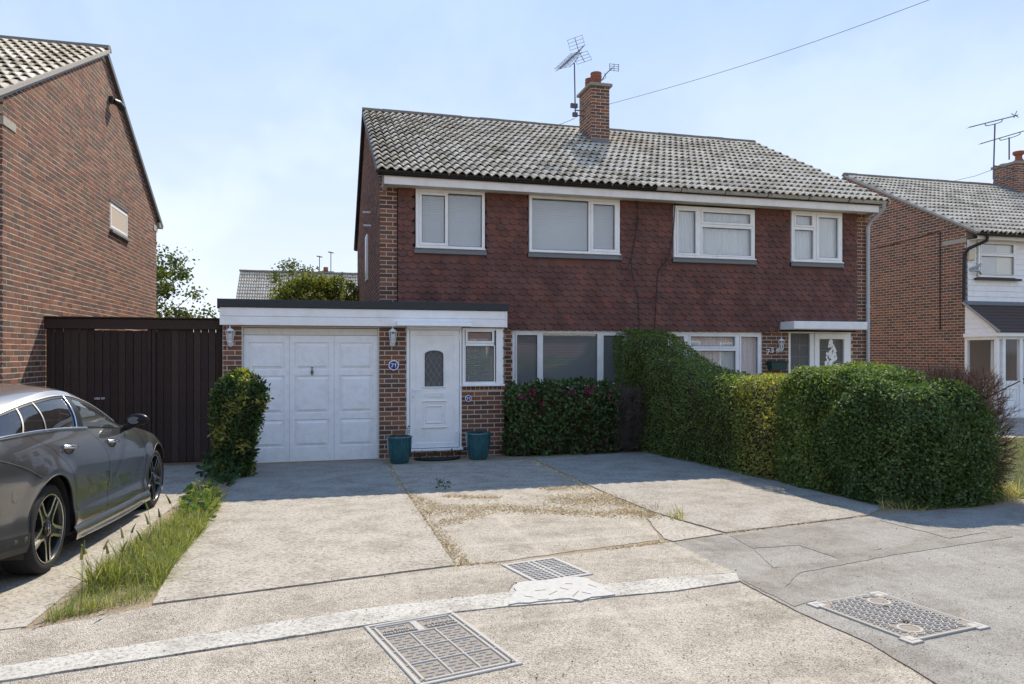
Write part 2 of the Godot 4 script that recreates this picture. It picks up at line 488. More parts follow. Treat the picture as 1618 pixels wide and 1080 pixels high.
	mat("plaque_white", Color(0.82, 0.82, 0.82), 0.25, {"coat": 0.5})
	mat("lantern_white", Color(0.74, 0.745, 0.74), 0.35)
	mat("green_trough", Color(0.018, 0.055, 0.045), 0.5)
	mat("cream_plastic", Color(0.62, 0.54, 0.38), 0.5)
	# car
	mat("car_paint", Color(0.185, 0.183, 0.182), 0.30, {"metal": 0.88, "coat": 1.0, "coat_rough": 0.03, "spec": 0.5})
	mat("car_glass", Color(0.018, 0.018, 0.018), 0.02, {"alpha": 0.72, "spec": 0.6})
	mat("car_glass_clear", Color(0.10, 0.12, 0.11), 0.02, {"alpha": 0.25, "spec": 0.6})
	mat("car_black", Color(0.010, 0.010, 0.011), 0.32, {"spec": 0.3})
	mat("car_trim", Color(0.035, 0.035, 0.036), 0.55)
	mat("alloy", Color(0.74, 0.735, 0.73), 0.25, {"metal": 1.0})
	mat("alloy_black", Color(0.020, 0.020, 0.021), 0.3, {"coat": 0.6})
	mat("brake", Color(0.14, 0.135, 0.13), 0.5, {"metal": 0.8})
	mat("tail_red", Color(0.30, 0.01, 0.012), 0.1, {"coat": 1.0})
	mat("seat_cloth", Color(0.025, 0.024, 0.023), 0.8)

# ---------------------------------------------------------------- the scene
func _ready() -> void:
	rng.seed = 71
	camera_and_light()
	materials()
	shared_shapes()
	ground()
	house_71()
	house_73()
	garage()
	house_left()
	house_right()
	house_behind()
	houses_opposite()
	fence()
	car()
	hedges()
	trees()
	weeds()
	covers()
	small_things()
	aerials_and_wires()

func camera_and_light() -> void:
	var cam := Camera3D.new()
	cam.name = "camera"
	add_child(cam)
	cam.position = CAM
	cam.rotation.y = -YAW
	cam.projection = Camera3D.PROJECTION_FRUSTUM
	cam.near = 0.1
	cam.far = 400.0
	cam.size = 0.1 * 1080.0 / FOCAL
	cam.frustum_offset = Vector2(0, 0.1 * 18.0 / FOCAL)
	cam.current = true
	var env := Environment.new()
	env.background_mode = Environment.BG_SKY
	env.tonemap_mode = Environment.TONE_MAPPER_LINEAR
	env.tonemap_exposure = 2.6
	env.sdfgi_enabled = true
	env.ssao_enabled = true
	env.ssil_enabled = true
	var sm := ProceduralSkyMaterial.new()
	sm.sky_top_color = lin(0.100, 0.195, 0.395)
	sm.sky_horizon_color = lin(0.385, 0.415, 0.450)
	sm.sky_curve = 0.33
	sm.ground_bottom_color = Color(0.45, 0.43, 0.40)
	sm.ground_horizon_color = Color(0.62, 0.62, 0.61)
	sm.sky_energy_multiplier = 1.0
	sm.sky_cover = cloud_cover()
	sm.sky_cover_modulate = Color(1, 1, 1, 0.26)
	var sky := Sky.new()
	sky.sky_material = sm
	env.sky = sky
	var we := WorldEnvironment.new()
	we.name = "world"
	we.environment = env
	add_child(we)
	var sun := DirectionalLight3D.new()
	sun.name = "sun"
	add_child(sun)
	sun.look_at_from_position(Vector3.ZERO, Vector3(-0.43, -1.0, 0.87))
	sun.light_energy = 0.88
	sun.light_color = Color(1.0, 0.955, 0.88)
	sun.light_angular_distance = 0.5
	sun.shadow_enabled = true
	sun.sky_mode = DirectionalLight3D.SKY_MODE_LIGHT_ONLY

# thin high cloud, the same all round
func cloud_cover() -> ImageTexture:
	var f := FastNoiseLite.new()
	f.noise_type = FastNoiseLite.TYPE_SIMPLEX_SMOOTH
	f.frequency = 0.9
	f.fractal_octaves = 6
	f.fractal_gain = 0.46
	f.seed = 21
	f.domain_warp_enabled = true
	f.domain_warp_amplitude = 0.5
	f.domain_warp_frequency = 0.9
	var w := 1024
	var h := 512
	var im := Image.create(w, h, false, Image.FORMAT_RGBA8)
	for y in h / 2:
		var el := PI * (0.5 - (y + 0.5) / h)
		var k := 1.0 / (sin(el) + 0.22)
		for x in w:
			var az := TAU * x / w
			var d := Vector3(cos(az) * cos(el) * k, 1.6, sin(az) * cos(el) * k * 1.7)
			var s := f.get_noise_3dv(d) * 0.5 + 0.5
			var a := smoothstep(0.30, 0.92, s)
			im.set_pixel(x, y, Color(0.62, 0.60, 0.56, a * 0.6))
	return ImageTexture.create_from_image(im)

# ---------------------------------------------------------------- shared shapes
func shared_shapes() -> void:
	var mb := MB.new()
	mb.box(Vector3(-0.5, -0.5, -0.5), Vector3(0.5, 0.5, 0.5))
	brick_unit = mb.mesh()
	# interlocking roof tile with two rolls: x across (0..0.3), y up from the roof, z down the slope (0..0.40)
	for k in 3:
		var t := MB.new()
		var cuts := 14
		var pts := []
		for i in cuts + 1:
			var x := 0.302 * i / cuts
			var ph := fposmod(x / 0.151, 1.0)
			var y := 0.052 * pow(0.5 - 0.5 * cos(TAU * ph), 0.8)
			pts.append(Vector2(x, y))
		for i in cuts:
			var a: Vector2 = pts[i]
			var b: Vector2 = pts[i + 1]
			var p: Vector2 = pts[maxi(i - 1, 0)]
			var q: Vector2 = pts[mini(i + 2, cuts)]
			var na := Vector3(-(b.y - p.y), b.x - p.x, 0).normalized()
			var nb := Vector3(-(q.y - a.y), q.x - a.x, 0).normalized()
			var wob := 0.004 * (k - 1)
			var a0 := Vector3(a.x, a.y, 0)
			var a1 := Vector3(a.x, a.y + 0.055, 0.395 + wob * sin(a.x * 30.0))
			var b0 := Vector3(b.x, b.y, 0)
			var b1 := Vector3(b.x, b.y + 0.055, 0.395 + wob * sin(b.x * 30.0))
			t.tri(a0, b0, b1, na, nb, nb)
			t.tri(a0, b1, a1, na, nb, na)
			t.flat(a1, b1, b1 - Vector3(0, 0.02, 0.002), a1 - Vector3(0, 0.02, 0.002), Vector3(0, 0, 1))
		t.flat(Vector3(0, 0, 0), Vector3(0, 0.055, 0.395), Vector3(0, 0.005, 0.391), Vector3(0, -0.02, 0), Vector3(-1, 0, 0))
		t.flat(Vector3(0.302, 0, 0), Vector3(0.302, 0.055, 0.395), Vector3(0.302, 0.005, 0.391), Vector3(0.302, -0.02, 0), Vector3(1, 0, 0))
		roof_tile_mesh.append(t.mesh())
	# hanging tile with a pointed, blunted tail: unit wide, hangs down from y = 0 to y = -1 (0.165 m)
	var hgt := MB.new()
	var poly := PackedVector2Array([Vector2(-0.499, 0), Vector2(0.499, 0), Vector2(0.499, -0.76), Vector2(0.47, -0.80), Vector2(0.27, -0.955), Vector2(0.17, -0.985), Vector2(-0.17, -0.985), Vector2(-0.27, -0.955), Vector2(-0.47, -0.80), Vector2(-0.499, -0.76)])
	hgt.prism(Transform3D(), poly, 0.018)
	hung_tile_mesh = hgt.mesh()

# ---------------------------------------------------------------- brickwork
# bricks of a wall: o = lower left corner seen from outside, ux along it, nz outwards; span(y) gives [x0, x1]; holes are [x0, y0, x1, y1]
func bricks_of(list: Array, o: Vector3, ux: Vector3, nz: Vector3, y0: float, y1: float, span: Callable, holes: Array, seen = null, shift := 0.0, headers := false) -> void:
	var first := int(floor(y0 / 0.075))
	var last := int(ceil(y1 / 0.075))
	for i in range(first, last):
		var yc := i * 0.075 + 0.0375
		if yc < y0 or yc > y1:
			continue
		var sp: Array = span.call(yc)
		var parts := [[sp[0], sp[1]]]
		for h in holes:
			if yc > h[1] and yc < h[3]:
				var nx := []
				for p in parts:
					if h[0] > p[0]:
						nx.append([p[0], minf(p[1], h[0])])
					if h[2] < p[1]:
						nx.append([maxf(p[0], h[2]), p[1]])
				parts = nx
		var pitch := 0.225
		var off := (0.0 if i % 2 == 0 else 0.1125) + shift
		var k := int(floor((sp[0] - off) / pitch)) - 1
		while off + k * pitch < sp[1]:
			var a := off + k * pitch + 0.007
			var b := a + 0.211
			k += 1
			for p in parts:
				var c0 := maxf(a, p[0])
				var c1 := minf(b, p[1])
				if c1 - c0 < 0.035:
					continue
				var mid := o + ux * ((c0 + c1) / 2) + Vector3.UP * yc
				var proud := 0.0012 + rng.randf() * 0.0022
				var bs := Basis(ux * (c1 - c0), Vector3.UP * (0.0600 + rng.randf() * 0.003), nz * 0.04)
				bs = Basis(nz, rng.randfn() * 0.004) * bs
				var vis: bool = in_frame(mid) and (seen == null or seen.call(mid))
				var face := absf(nz.dot((CAM - mid).normalized()))
				list.append({"t": Transform3D(bs, mid + nz * (proud - 0.02)), "k": rng.randi() % 8, "s": (pixel_size(mid) * face if vis else 0.0)})

func lay_bricks(parent: Node, list: Array, palette: Array, stem: String, most := 300) -> void:
	list.sort_custom(func(a, b): return a.s > b.s)
	var rest := MB.new()
	for i in list.size():
		var d: Dictionary = list[i]
		if i < most and d.s > 0.0:
			place(parent, "brick", brick_unit, M["%s%d" % [stem, d.k]], d.t)
		else:
			rest.col = palette[d.k]
			rest.obox(d.t, Vector3.ONE)
	if rest.v.size():
		put(parent, "brickwork", rest.mesh(), M.brick_mass, "stuff")

# a flat wall with openings, thick deep behind its face
func wall_sheet(mb: MB, o: Vector3, ux: Vector3, nz: Vector3, x0: float, x1: float, y0: float, y1: float, thick: float, holes: Array) -> void:
	var xs := [x0, x1]
	var ys := [y0, y1]
	for h in holes:
		for q in [h[0], h[2]]:
			if q > x0 and q < x1 and not xs.has(q):
				xs.append(q)
		for q in [h[1], h[3]]:
			if q > y0 and q < y1 and not ys.has(q):
				ys.append(q)
	xs.sort()
	ys.sort()
	var P := func(x: float, y: float, d: float) -> Vector3: return o + ux * x + Vector3.UP * y - nz * d
	for i in xs.size() - 1:
		for j in ys.size() - 1:
			var cx: float = (xs[i] + xs[i + 1]) / 2
			var cy: float = (ys[j] + ys[j + 1]) / 2
			var open := false
			for h in holes:
				if cx > h[0] and cx < h[2] and cy > h[1] and cy < h[3]:
					open = true
			if open:
				continue
			for d in [0.0, thick]:
				mb.quad(P.call(xs[i], ys[j], d), P.call(xs[i + 1], ys[j], d), P.call(xs[i + 1], ys[j + 1], d), P.call(xs[i], ys[j + 1], d), nz if d == 0.0 else -nz)
	for h in holes:
		mb.quad(P.call(h[0], h[1], 0), P.call(h[2], h[1], 0), P.call(h[2], h[1], thick), P.call(h[0], h[1], thick), Vector3.UP)
		mb.quad(P.call(h[0], h[3], 0), P.call(h[2], h[3], 0), P.call(h[2], h[3], thick), P.call(h[0], h[3], thick), Vector3.DOWN)
		mb.quad(P.call(h[0], h[1], 0), P.call(h[0], h[3], 0), P.call(h[0], h[3], thick), P.call(h[0], h[1], thick), ux)
		mb.quad(P.call(h[2], h[1], 0), P.call(h[2], h[3], 0), P.call(h[2], h[3], thick), P.call(h[2], h[1], thick), -ux)
	mb.quad(P.call(x0, y0, 0), P.call(x0, y1, 0), P.call(x0, y1, thick), P.call(x0, y0, thick), -ux)
	mb.quad(P.call(x1, y0, 0), P.call(x1, y1, 0), P.call(x1, y1, thick), P.call(x1, y0, thick), ux)
	mb.quad(P.call(x0, y1, 0), P.call(x1, y1, 0), P.call(x1, y1, thick), P.call(x0, y1, thick), Vector3.UP)

# a gable or a plain side wall in a plane x = const: poly of (z, y), face towards sx
func side_sheet(mb: MB, x: float, poly: PackedVector2Array, sx: float, thick: float) -> void:
	var t := Transform3D(Basis(Vector3(0, 0, 1), Vector3.UP, Vector3(sx, 0, 0)), Vector3(x, 0, 0))
	mb.prism(t, poly, thick)

# ---------------------------------------------------------------- roofs
# tiles of one slope: o = top left corner at the ridge, ux along the ridge, down = unit vector down the slope
func tile_slope(parent: Node, o: Vector3, ux: Vector3, down: Vector3, cols: int, rows: int, gauge: float, pitch_x: float, skip = null, most := 300, flip := false) -> void:
	var up := down.cross(ux).normalized()
	if up.y < 0.0:
		up = -up
	var list := []
	for r in rows:
		for c in cols:
			var p := o + ux * (c * pitch_x) + down * (r * gauge)
			if skip != null and skip.call(p + ux * pitch_x * 0.5 + down * gauge * 0.6):
				continue
			var b := Basis(ux * (pitch_x / 0.3), up, down * ((gauge + 0.06) / 0.395))
			b = Basis(up, rng.randfn() * 0.006) * b
			list.append({"t": Transform3D(b, p + up * rng.randf_range(-0.003, 0.004) + down * rng.randf_range(-0.006, 0.006)), "k": rng.randi() % 3, "m": [0, 0, 1, 1, 2, 2, 3][rng.randi() % 7], "s": pixel_size(p) if in_frame(p + down * 0.2, 10.0) else 0.0})
	list.sort_custom(func(a, b2): return a.s > b2.s)
	var rest := MB.new()
	for i in list.size():
		var d: Dictionary = list[i]
		if i < most and d.s > 0.0:
			place(parent, "roof_tile", roof_tile_mesh[d.k], M["roof%d" % d.m], d.t)
		else:
			join(rest, roof_tile_mesh[0], d.t)
	if rest.v.size():
		put(parent, "roof_tiling", rest.mesh(), M.roof_mass, "stuff")

func join(mb: MB, mesh: ArrayMesh, t: Transform3D) -> void:
	var a := mesh.surface_get_arrays(0)
	var nb := t.basis.inverse().transposed()
	var flipw := t.basis.determinant() < 0.0
	var vs: PackedVector3Array = a[Mesh.ARRAY_VERTEX]
	var ns: PackedVector3Array = a[Mesh.ARRAY_NORMAL]
	for i in range(0, vs.size(), 3):
		for q in ([0, 2, 1] if flipw else [0, 1, 2]):
			mb.v.append(t * vs[i + q])
			mb.n.append((nb * ns[i + q]).normalized())
			mb.c.append(mb.col)

func ridge_tiles(parent: Node, a: Vector3, b: Vector3, r := 0.12) -> void:
	var n := int(round(a.distance_to(b) / 0.45))
	var d := (b - a) / n
	for i in n:
		var mb := MB.new()
		var dir := d.normalized()
		var side := dir.cross(Vector3.UP).normalized()
		var seg := 8
		var p0 := a + d * i + dir * 0.006
		var p1 := a + d * (i + 1) - dir * 0.006
		var lift := rng.randf_range(-0.006, 0.006)
		for k in seg:
			var q := []
			for s in [k, k + 1]:
				var ang: float = PI * s / seg
				q.append(side * cos(ang) * r + Vector3.UP * (sin(ang) * r * 0.85 + lift))
			var n0: Vector3 = q[0].normalized()
			var n1: Vector3 = q[1].normalized()
			mb.tri(p0 + q[0], p0 + q[1], p1 + q[1], n0, n1, n1)
			mb.tri(p0 + q[0], p1 + q[1], p1 + q[0], n0, n1, n0)
			mb.tri(p0, p0 + q[0], p0 + q[1], -dir, -dir, -dir)
			mb.tri(p1, p1 + q[0], p1 + q[1], dir, dir, dir)
		put(parent, "ridge_tile", mb.mesh(), M.ridge)

# ---------------------------------------------------------------- hanging tiles
func hang_tiles(parent: Node, x0: float, x1: float, y0: float, y1: float, z: float, holes: Array, seen: Callable, most := 300, from_x := -99.0, to_x := 99.0) -> void:
	var w := 0.167
	var gauge := 0.106
	var len := 0.185
	var rows := int(ceil((y1 - y0) / gauge))
	var list := []
	for r in rows:
		var yb := y0 + r * gauge
		var off := 0.0 if r % 2 == 0 else w * 0.5
		var k := -1
		while x0 + off + k * w < x1:
			var a := maxf(x0, x0 + off + k * w)
			var b := minf(x1, x0 + off + (k + 1) * w)
			k += 1
			if (a + b) / 2 < from_x or (a + b) / 2 >= to_x:
				continue
			for h in holes:
				if yb + gauge * 0.55 > h[1] and yb + 0.03 < h[3]:
					if a > h[0] and a < h[2]:
						a = h[2]
					if b > h[0] and b < h[2]:
						b = h[0]
			if b - a < 0.05:
				continue
			var mid := Vector3((a + b) / 2, yb + len, z)
			var tilt := Basis(Vector3.RIGHT, -0.15 + rng.randfn() * 0.012) * Basis(Vector3.BACK, rng.randfn() * 0.012)
			var t := Transform3D(tilt * Basis(Vector3((b - a), 0, 0), Vector3(0, len, 0), Vector3(0, 0, 1)), mid + Vector3(0, rng.randfn() * 0.002, 0.019))
			var vis: bool = in_frame(mid) and seen.call(mid - Vector3(0, len, 0))
			list.append({"t": t, "k": rng.randi() % 6, "s": (pixel_size(mid) if vis else 0.0)})
	list.sort_custom(func(a, b2): return a.s > b2.s)
	var rest := MB.new()
	for i in list.size():
		var d: Dictionary = list[i]
		if i < most and d.s > 0.0:
			place(parent, "hanging_tile", hung_tile_mesh, M["hung%d" % d.k], d.t)
		else:
			rest.col = HUNG[d.k]
			join(rest, hung_tile_mesh, d.t)
	if rest.v.size():
		put(parent, "tile_hanging", rest.mesh(), M.hung_mass, "stuff")

# ---------------------------------------------------------------- windows
# r = [x0, x1, y0, y1] of the frame; lights = [x0, x1, y0, y1, sash width] of each light
func window(parent: Node, r: Array, z: float, lights: Array, back := "", fw := 0.05, sill := "", label := "") -> MeshInstance3D:
	var mb := MB.new()
	mb.ring(r[0], r[1], r[2], r[3], fw, z - 0.06, z)
	# bars between the lights
	var xs := []
	for l in lights:
		for q in lights:
			if q[0] > l[1] - 0.02 and q[0] - l[1] < 0.16 and minf(q[3], l[3]) - maxf(q[2], l[2]) > 0.05:
				var t := Transform3D(Basis(), Vector3((l[1] + q[0]) / 2, (maxf(q[2], l[2]) + minf(q[3], l[3])) / 2, z - 0.031))
				var key := "v%.3f" % t.origin.x
				if not xs.has(key):
					xs.append(key)
					mb.cbox(Transform3D(Basis(), Vector3(t.origin.x, (r[2] + r[3]) / 2, t.origin.z)), Vector3(q[0] - l[1], r[3] - r[2] - 2 * fw, 0.056), 0.005)
			if q[2] > l[3] - 0.02 and q[2] - l[3] < 0.16 and minf(q[1], l[1]) - maxf(q[0], l[0]) > 0.05:
				var key2 := "h%.3f%.3f" % [q[2], q[0]]
				if not xs.has(key2):
					xs.append(key2)
					mb.cbox(Transform3D(Basis(), Vector3((q[0] + q[1]) / 2, (l[3] + q[2]) / 2, z - 0.033)), Vector3(q[1] - q[0], q[2] - l[3], 0.052), 0.005)
	var fr := put(parent, "window", mb.mesh(), M.upvc, "", label)
	for l in lights:
		var w: float = l[4] if l.size() > 4 else 0.0
		if w > 0.0:
			var sb := MB.new()
			sb.ring(l[0], l[1], l[2], l[3], w, z - 0.05, z + 0.012)
			put(fr, "sash", sb.mesh(), M.upvc)
		var g := MB.new()
		for dz in [0.030, 0.034, 0.050, 0.054]:
			g.quad(Vector3(l[0] + w, l[2] + w, z - dz), Vector3(l[1] - w, l[2] + w, z - dz), Vector3(l[1] - w, l[3] - w, z - dz), Vector3(l[0] + w, l[3] - w, z - dz), Vector3.BACK)
		put(fr, "pane", g.mesh(), M.glass)
		var gk := MB.new()
		gk.ring(l[0] + w, l[1] - w, l[2] + w, l[3] - w, 0.009, z - 0.029, z - 0.022)
		put(fr, "gasket", gk.mesh(), M.black_plastic)
	if sill == "lead":
		var s := MB.new()
		s.flat(Vector3(r[0] - 0.02, r[2] - 0.002, z + 0.012), Vector3(r[1] + 0.02, r[2] - 0.002, z + 0.012), Vector3(r[1] + 0.03, r[2] - 0.085, z + 0.03), Vector3(r[0] - 0.03, r[2] - 0.085, z + 0.03), Vector3(0, 0.2, 1))
		s.flat(Vector3(r[0] - 0.03, r[2] - 0.085, z + 0.03), Vector3(r[1] + 0.03, r[2] - 0.085, z + 0.03), Vector3(r[1] + 0.03, r[2] - 0.095, z - 0.02), Vector3(r[0] - 0.03, r[2] - 0.095, z - 0.02), Vector3(0, -1, 0.2))
		put(fr, "flashing", s.mesh(), M.lead)
		var s2 := MB.new()
		s2.cbox(Transform3D(Basis(), Vector3((r[0] + r[1]) / 2, r[2] + 0.011, z + 0.018)), Vector3(r[1] - r[0] + 0.02, 0.024, 0.05), 0.006)
		put(fr, "sill", s2.mesh(), M.upvc)
	elif sill == "board":
		var s3 := MB.new()
		s3.cbox(Transform3D(Basis(), Vector3((r[0] + r[1]) / 2, r[2] - 0.012, z + 0.02)), Vector3(r[1] - r[0] + 0.03, 0.03, 0.13), 0.008)
		put(fr, "sill", s3.mesh(), M.upvc)
	if back == "blind" or back == "open_blind":
		var bl := MB.new()
		var y: float = r[2] + fw
		while y < r[3] - fw:
			var t2 := Transform3D(Basis(Vector3.RIGHT, 1.12 if back == "blind" else 0.12), Vector3((r[0] + r[1]) / 2, y, z - 0.19))
			bl.obox(t2, Vector3(r[1] - r[0] - 0.03, 0.0012, 0.034))
			y += 0.03
		put(fr, "blind", bl.mesh(), M.blind, "stuff")
	elif back == "net":
		net_curtain(fr, r[0] + 0.03, r[1] - 0.03, r[2] + 0.05, r[3] - 0.04, z - 0.12)
	return fr

func net_curtain(parent: Node, x0: float, x1: float, y0: float, y1: float, z: float) -> void:
	var g := []
	var n := int((x1 - x0) / 0.012)
	var ph := rng.randf() * 6.0
	for i in n + 1:
		var x := lerpf(x0, x1, float(i) / n)
		var row := []
		for j in 7:
			var f := j / 6.0
			var y := lerpf(y1, y0 + 0.035 * absf(sin(x * 19.0 + ph)), f)
			var zz := z + (0.012 + 0.012 * f) * sin(x * 75.0 + 2.0 * sin(x * 9.0 + ph)) + 0.008 * sin(x * 31.0)
			row.append(Vector3(x, y, zz))
		g.append(row)
	var mb := MB.new()
	mb.grid(g)
	put(parent, "net_curtain", mb.mesh(), M.lace)

# ---------------------------------------------------------------- the pair of houses
const RIDGE_Z := -4.3
const RIDGE_Y := 7.24
const EAVE_Z := 0.46
const EAVE_Y := 4.735

func roof_y(z: float) -> float:
	return RIDGE_Y + (EAVE_Y - RIDGE_Y) * absf(z - RIDGE_Z) / (EAVE_Z - RIDGE_Z)

# the shell of one half: walls with openings, floors, roof deck
func half_shell(h: Node3D, x0: float, x1: float, holes: Array, low_holes: Array) -> void:
	var w := MB.new()
	wall_sheet(w, Vector3(0, 0, 0), Vector3.RIGHT, Vector3.BACK, x0 + 0.02, x1 - 0.02, -0.1, 4.62, 0.26, holes + low_holes)
	put(h, "front_wall", w.mesh(), M.mortar)
	var s := MB.new()
	var gable := PackedVector2Array([Vector2(-8.6, -0.1), Vector2(-0.001, -0.1), Vector2(-0.001, 4.70), Vector2(RIDGE_Z, RIDGE_Y - 0.09), Vector2(-8.6, 4.70)])
	if x0 < 1.0:
		side_sheet(s, x0 + 0.001, gable, -1.0, 0.25)
	else:
		side_sheet(s, x1 - 0.001, gable, 1.0, 0.25)
	put(h, "gable_wall", s.mesh(), M.mortar)
	var b := MB.new()
	b.box(Vector3(x0 + 0.26, -0.1, -8.6), Vector3(x1 - 0.26, 4.6, -8.35))
	put(h, "rear_wall", b.mesh(), M.mortar)
	var inside := MB.new()
	inside.box(Vector3(x0 + 0.26, 2.35, -8.3), Vector3(x1 - 0.02, 2.5, -0.27))
	inside.box(Vector3(x0 + 0.26, -0.08, -8.3), Vector3(x1 - 0.02, 0.05, -0.27))
	inside.box(Vector3(x0 + 0.26, 4.62, -8.3), Vector3(x1 - 0.02, 4.7, -0.27))
	inside.box(Vector3(x0 + 0.26, 0.05, -3.4), Vector3(x1 - 0.02, 4.6, -3.3))
	put(h, "rooms", inside.mesh(), M.room)
	var deck := MB.new()
	var a0 := x0 - 0.06 if x0 < 1.0 else x0
	var a1 := x1 if x0 < 1.0 else x1 + 0.06
	for sg in [1.0, -1.0]:
		var e: float = EAVE_Z - 0.04 if sg > 0 else RIDGE_Z * 2 - EAVE_Z + 0.04
		var p := [Vector3(a0, roof_y(EAVE_Z - 0.04) - 0.025, e), Vector3(a1, roof_y(EAVE_Z - 0.04) - 0.025, e), Vector3(a1, RIDGE_Y - 0.025, RIDGE_Z), Vector3(a0, RIDGE_Y - 0.025, RIDGE_Z)]
		var nn: Vector3 = Vector3(0, 1, 0.52 * sg).normalized()
		deck.quad(p[0], p[1], p[2], p[3], nn)
		deck.quad(p[0] - nn * 0.05, p[1] - nn * 0.05, p[2] - nn * 0.05, p[3] - nn * 0.05, -nn)
		deck.quad(p[0], p[1], p[1] - nn * 0.05, p[0] - nn * 0.05, Vector3(0, 0, sg))
	put(h, "roof_deck", deck.mesh(), M.batten)
	# rear slope, seen only at its verge
	var rs := MB.new()
	var e2 := RIDGE_Z * 2 - EAVE_Z
	rs.quad(Vector3(a0 - 0.02, EAVE_Y + 0.03, e2), Vector3(a1 + 0.02, EAVE_Y + 0.03, e2), Vector3(a1 + 0.02, RIDGE_Y + 0.03, RIDGE_Z), Vector3(a0 - 0.02, RIDGE_Y + 0.03, RIDGE_Z), Vector3(0, 1, -0.52).normalized())
	put(h, "rear_roof_slope", rs.mesh(), M.roof_mass)

func slope_tiles(h: Node3D, x0: float, cols: int, skip = null) -> void:
	var top := Vector3(x0, RIDGE_Y + 0.008, RIDGE_Z + 0.03)
	var bot := Vector3(x0, EAVE_Y + 0.008, EAVE_Z)
	var down := (bot - top).normalized()
	var gauge := top.distance_to(bot) / 16.0
	tile_slope(h, top, Vector3.RIGHT, down, cols, 16, gauge, 0.3, skip)

func gutter(h: Node3D, x0: float, x1: float, m: Material) -> void:
	var mb := MB.new()
	var g := []
	for i in 2:
		var row := []
		for k in 9:
			var a := PI * k / 8.0
			row.append(Vector3([x0, x1][i], 4.765 - sin(a) * 0.058, 0.425 - cos(a) * 0.056))
		g.append(row)
	mb.grid(g)
	for x in [x0, x1]:
		for k in 8:
			mb.tri(Vector3(x, 4.765, 0.425), g[0][k] * Vector3(0, 1, 1) + Vector3(x, 0, 0), g[0][k + 1] * Vector3(0, 1, 1) + Vector3(x, 0, 0), Vector3(signf(x - 5), 0, 0), Vector3(signf(x - 5), 0, 0), Vector3(signf(x - 5), 0, 0))
	mb.tube([Vector3(x0, 4.765, 0.482), Vector3(x1, 4.765, 0.482)], 0.006)
	var gt := put(h, "gutter", mb.mesh(), m)
	var x := x0 + 0.5
	while x < x1:
		var br := MB.new()
		br.box(Vector3(x - 0.014, 4.70, 0.362), Vector3(x + 0.014, 4.74, 0.40))
		br.tube([Vector3(x, 4.725, 0.38), Vector3(x, 4.700, 0.43), Vector3(x, 4.725, 0.472), Vector3(x, 4.77, 0.488)], 0.008, -1, 6)
		put(gt, "bracket", br.mesh(), M.black_plastic)
		x += 0.92

func eaves(h: Node3D, x0: float, x1: float, end_box: float) -> void:
	var f := MB.new()
	f.cbox(Transform3D(Basis(), Vector3((x0 + x1) / 2, 4.63, 0.348)), Vector3(x1 - x0, 0.15, 0.024), 0.004)
	put(h, "fascia", f.mesh(), M.white_paint)
	var s := MB.new()
	s.box(Vector3(x0, 4.572, -0.02), Vector3(x1, 4.582, 0.335))
	put(h, "soffit", s.mesh(), M.old_white)
	var e := MB.new()
	var poly := PackedVector2Array([Vector2(-0.02, 4.50), Vector2(0.10, 4.50), Vector2(0.335, 4.60), Vector2(0.335, 4.72), Vector2(-0.02, 4.72)])
	side_sheet(e, end_box, poly, -1.0 if end_box < 1.0 else 1.0, 0.07)
	put(h, "eaves_end", e.mesh(), M.concrete_trim)

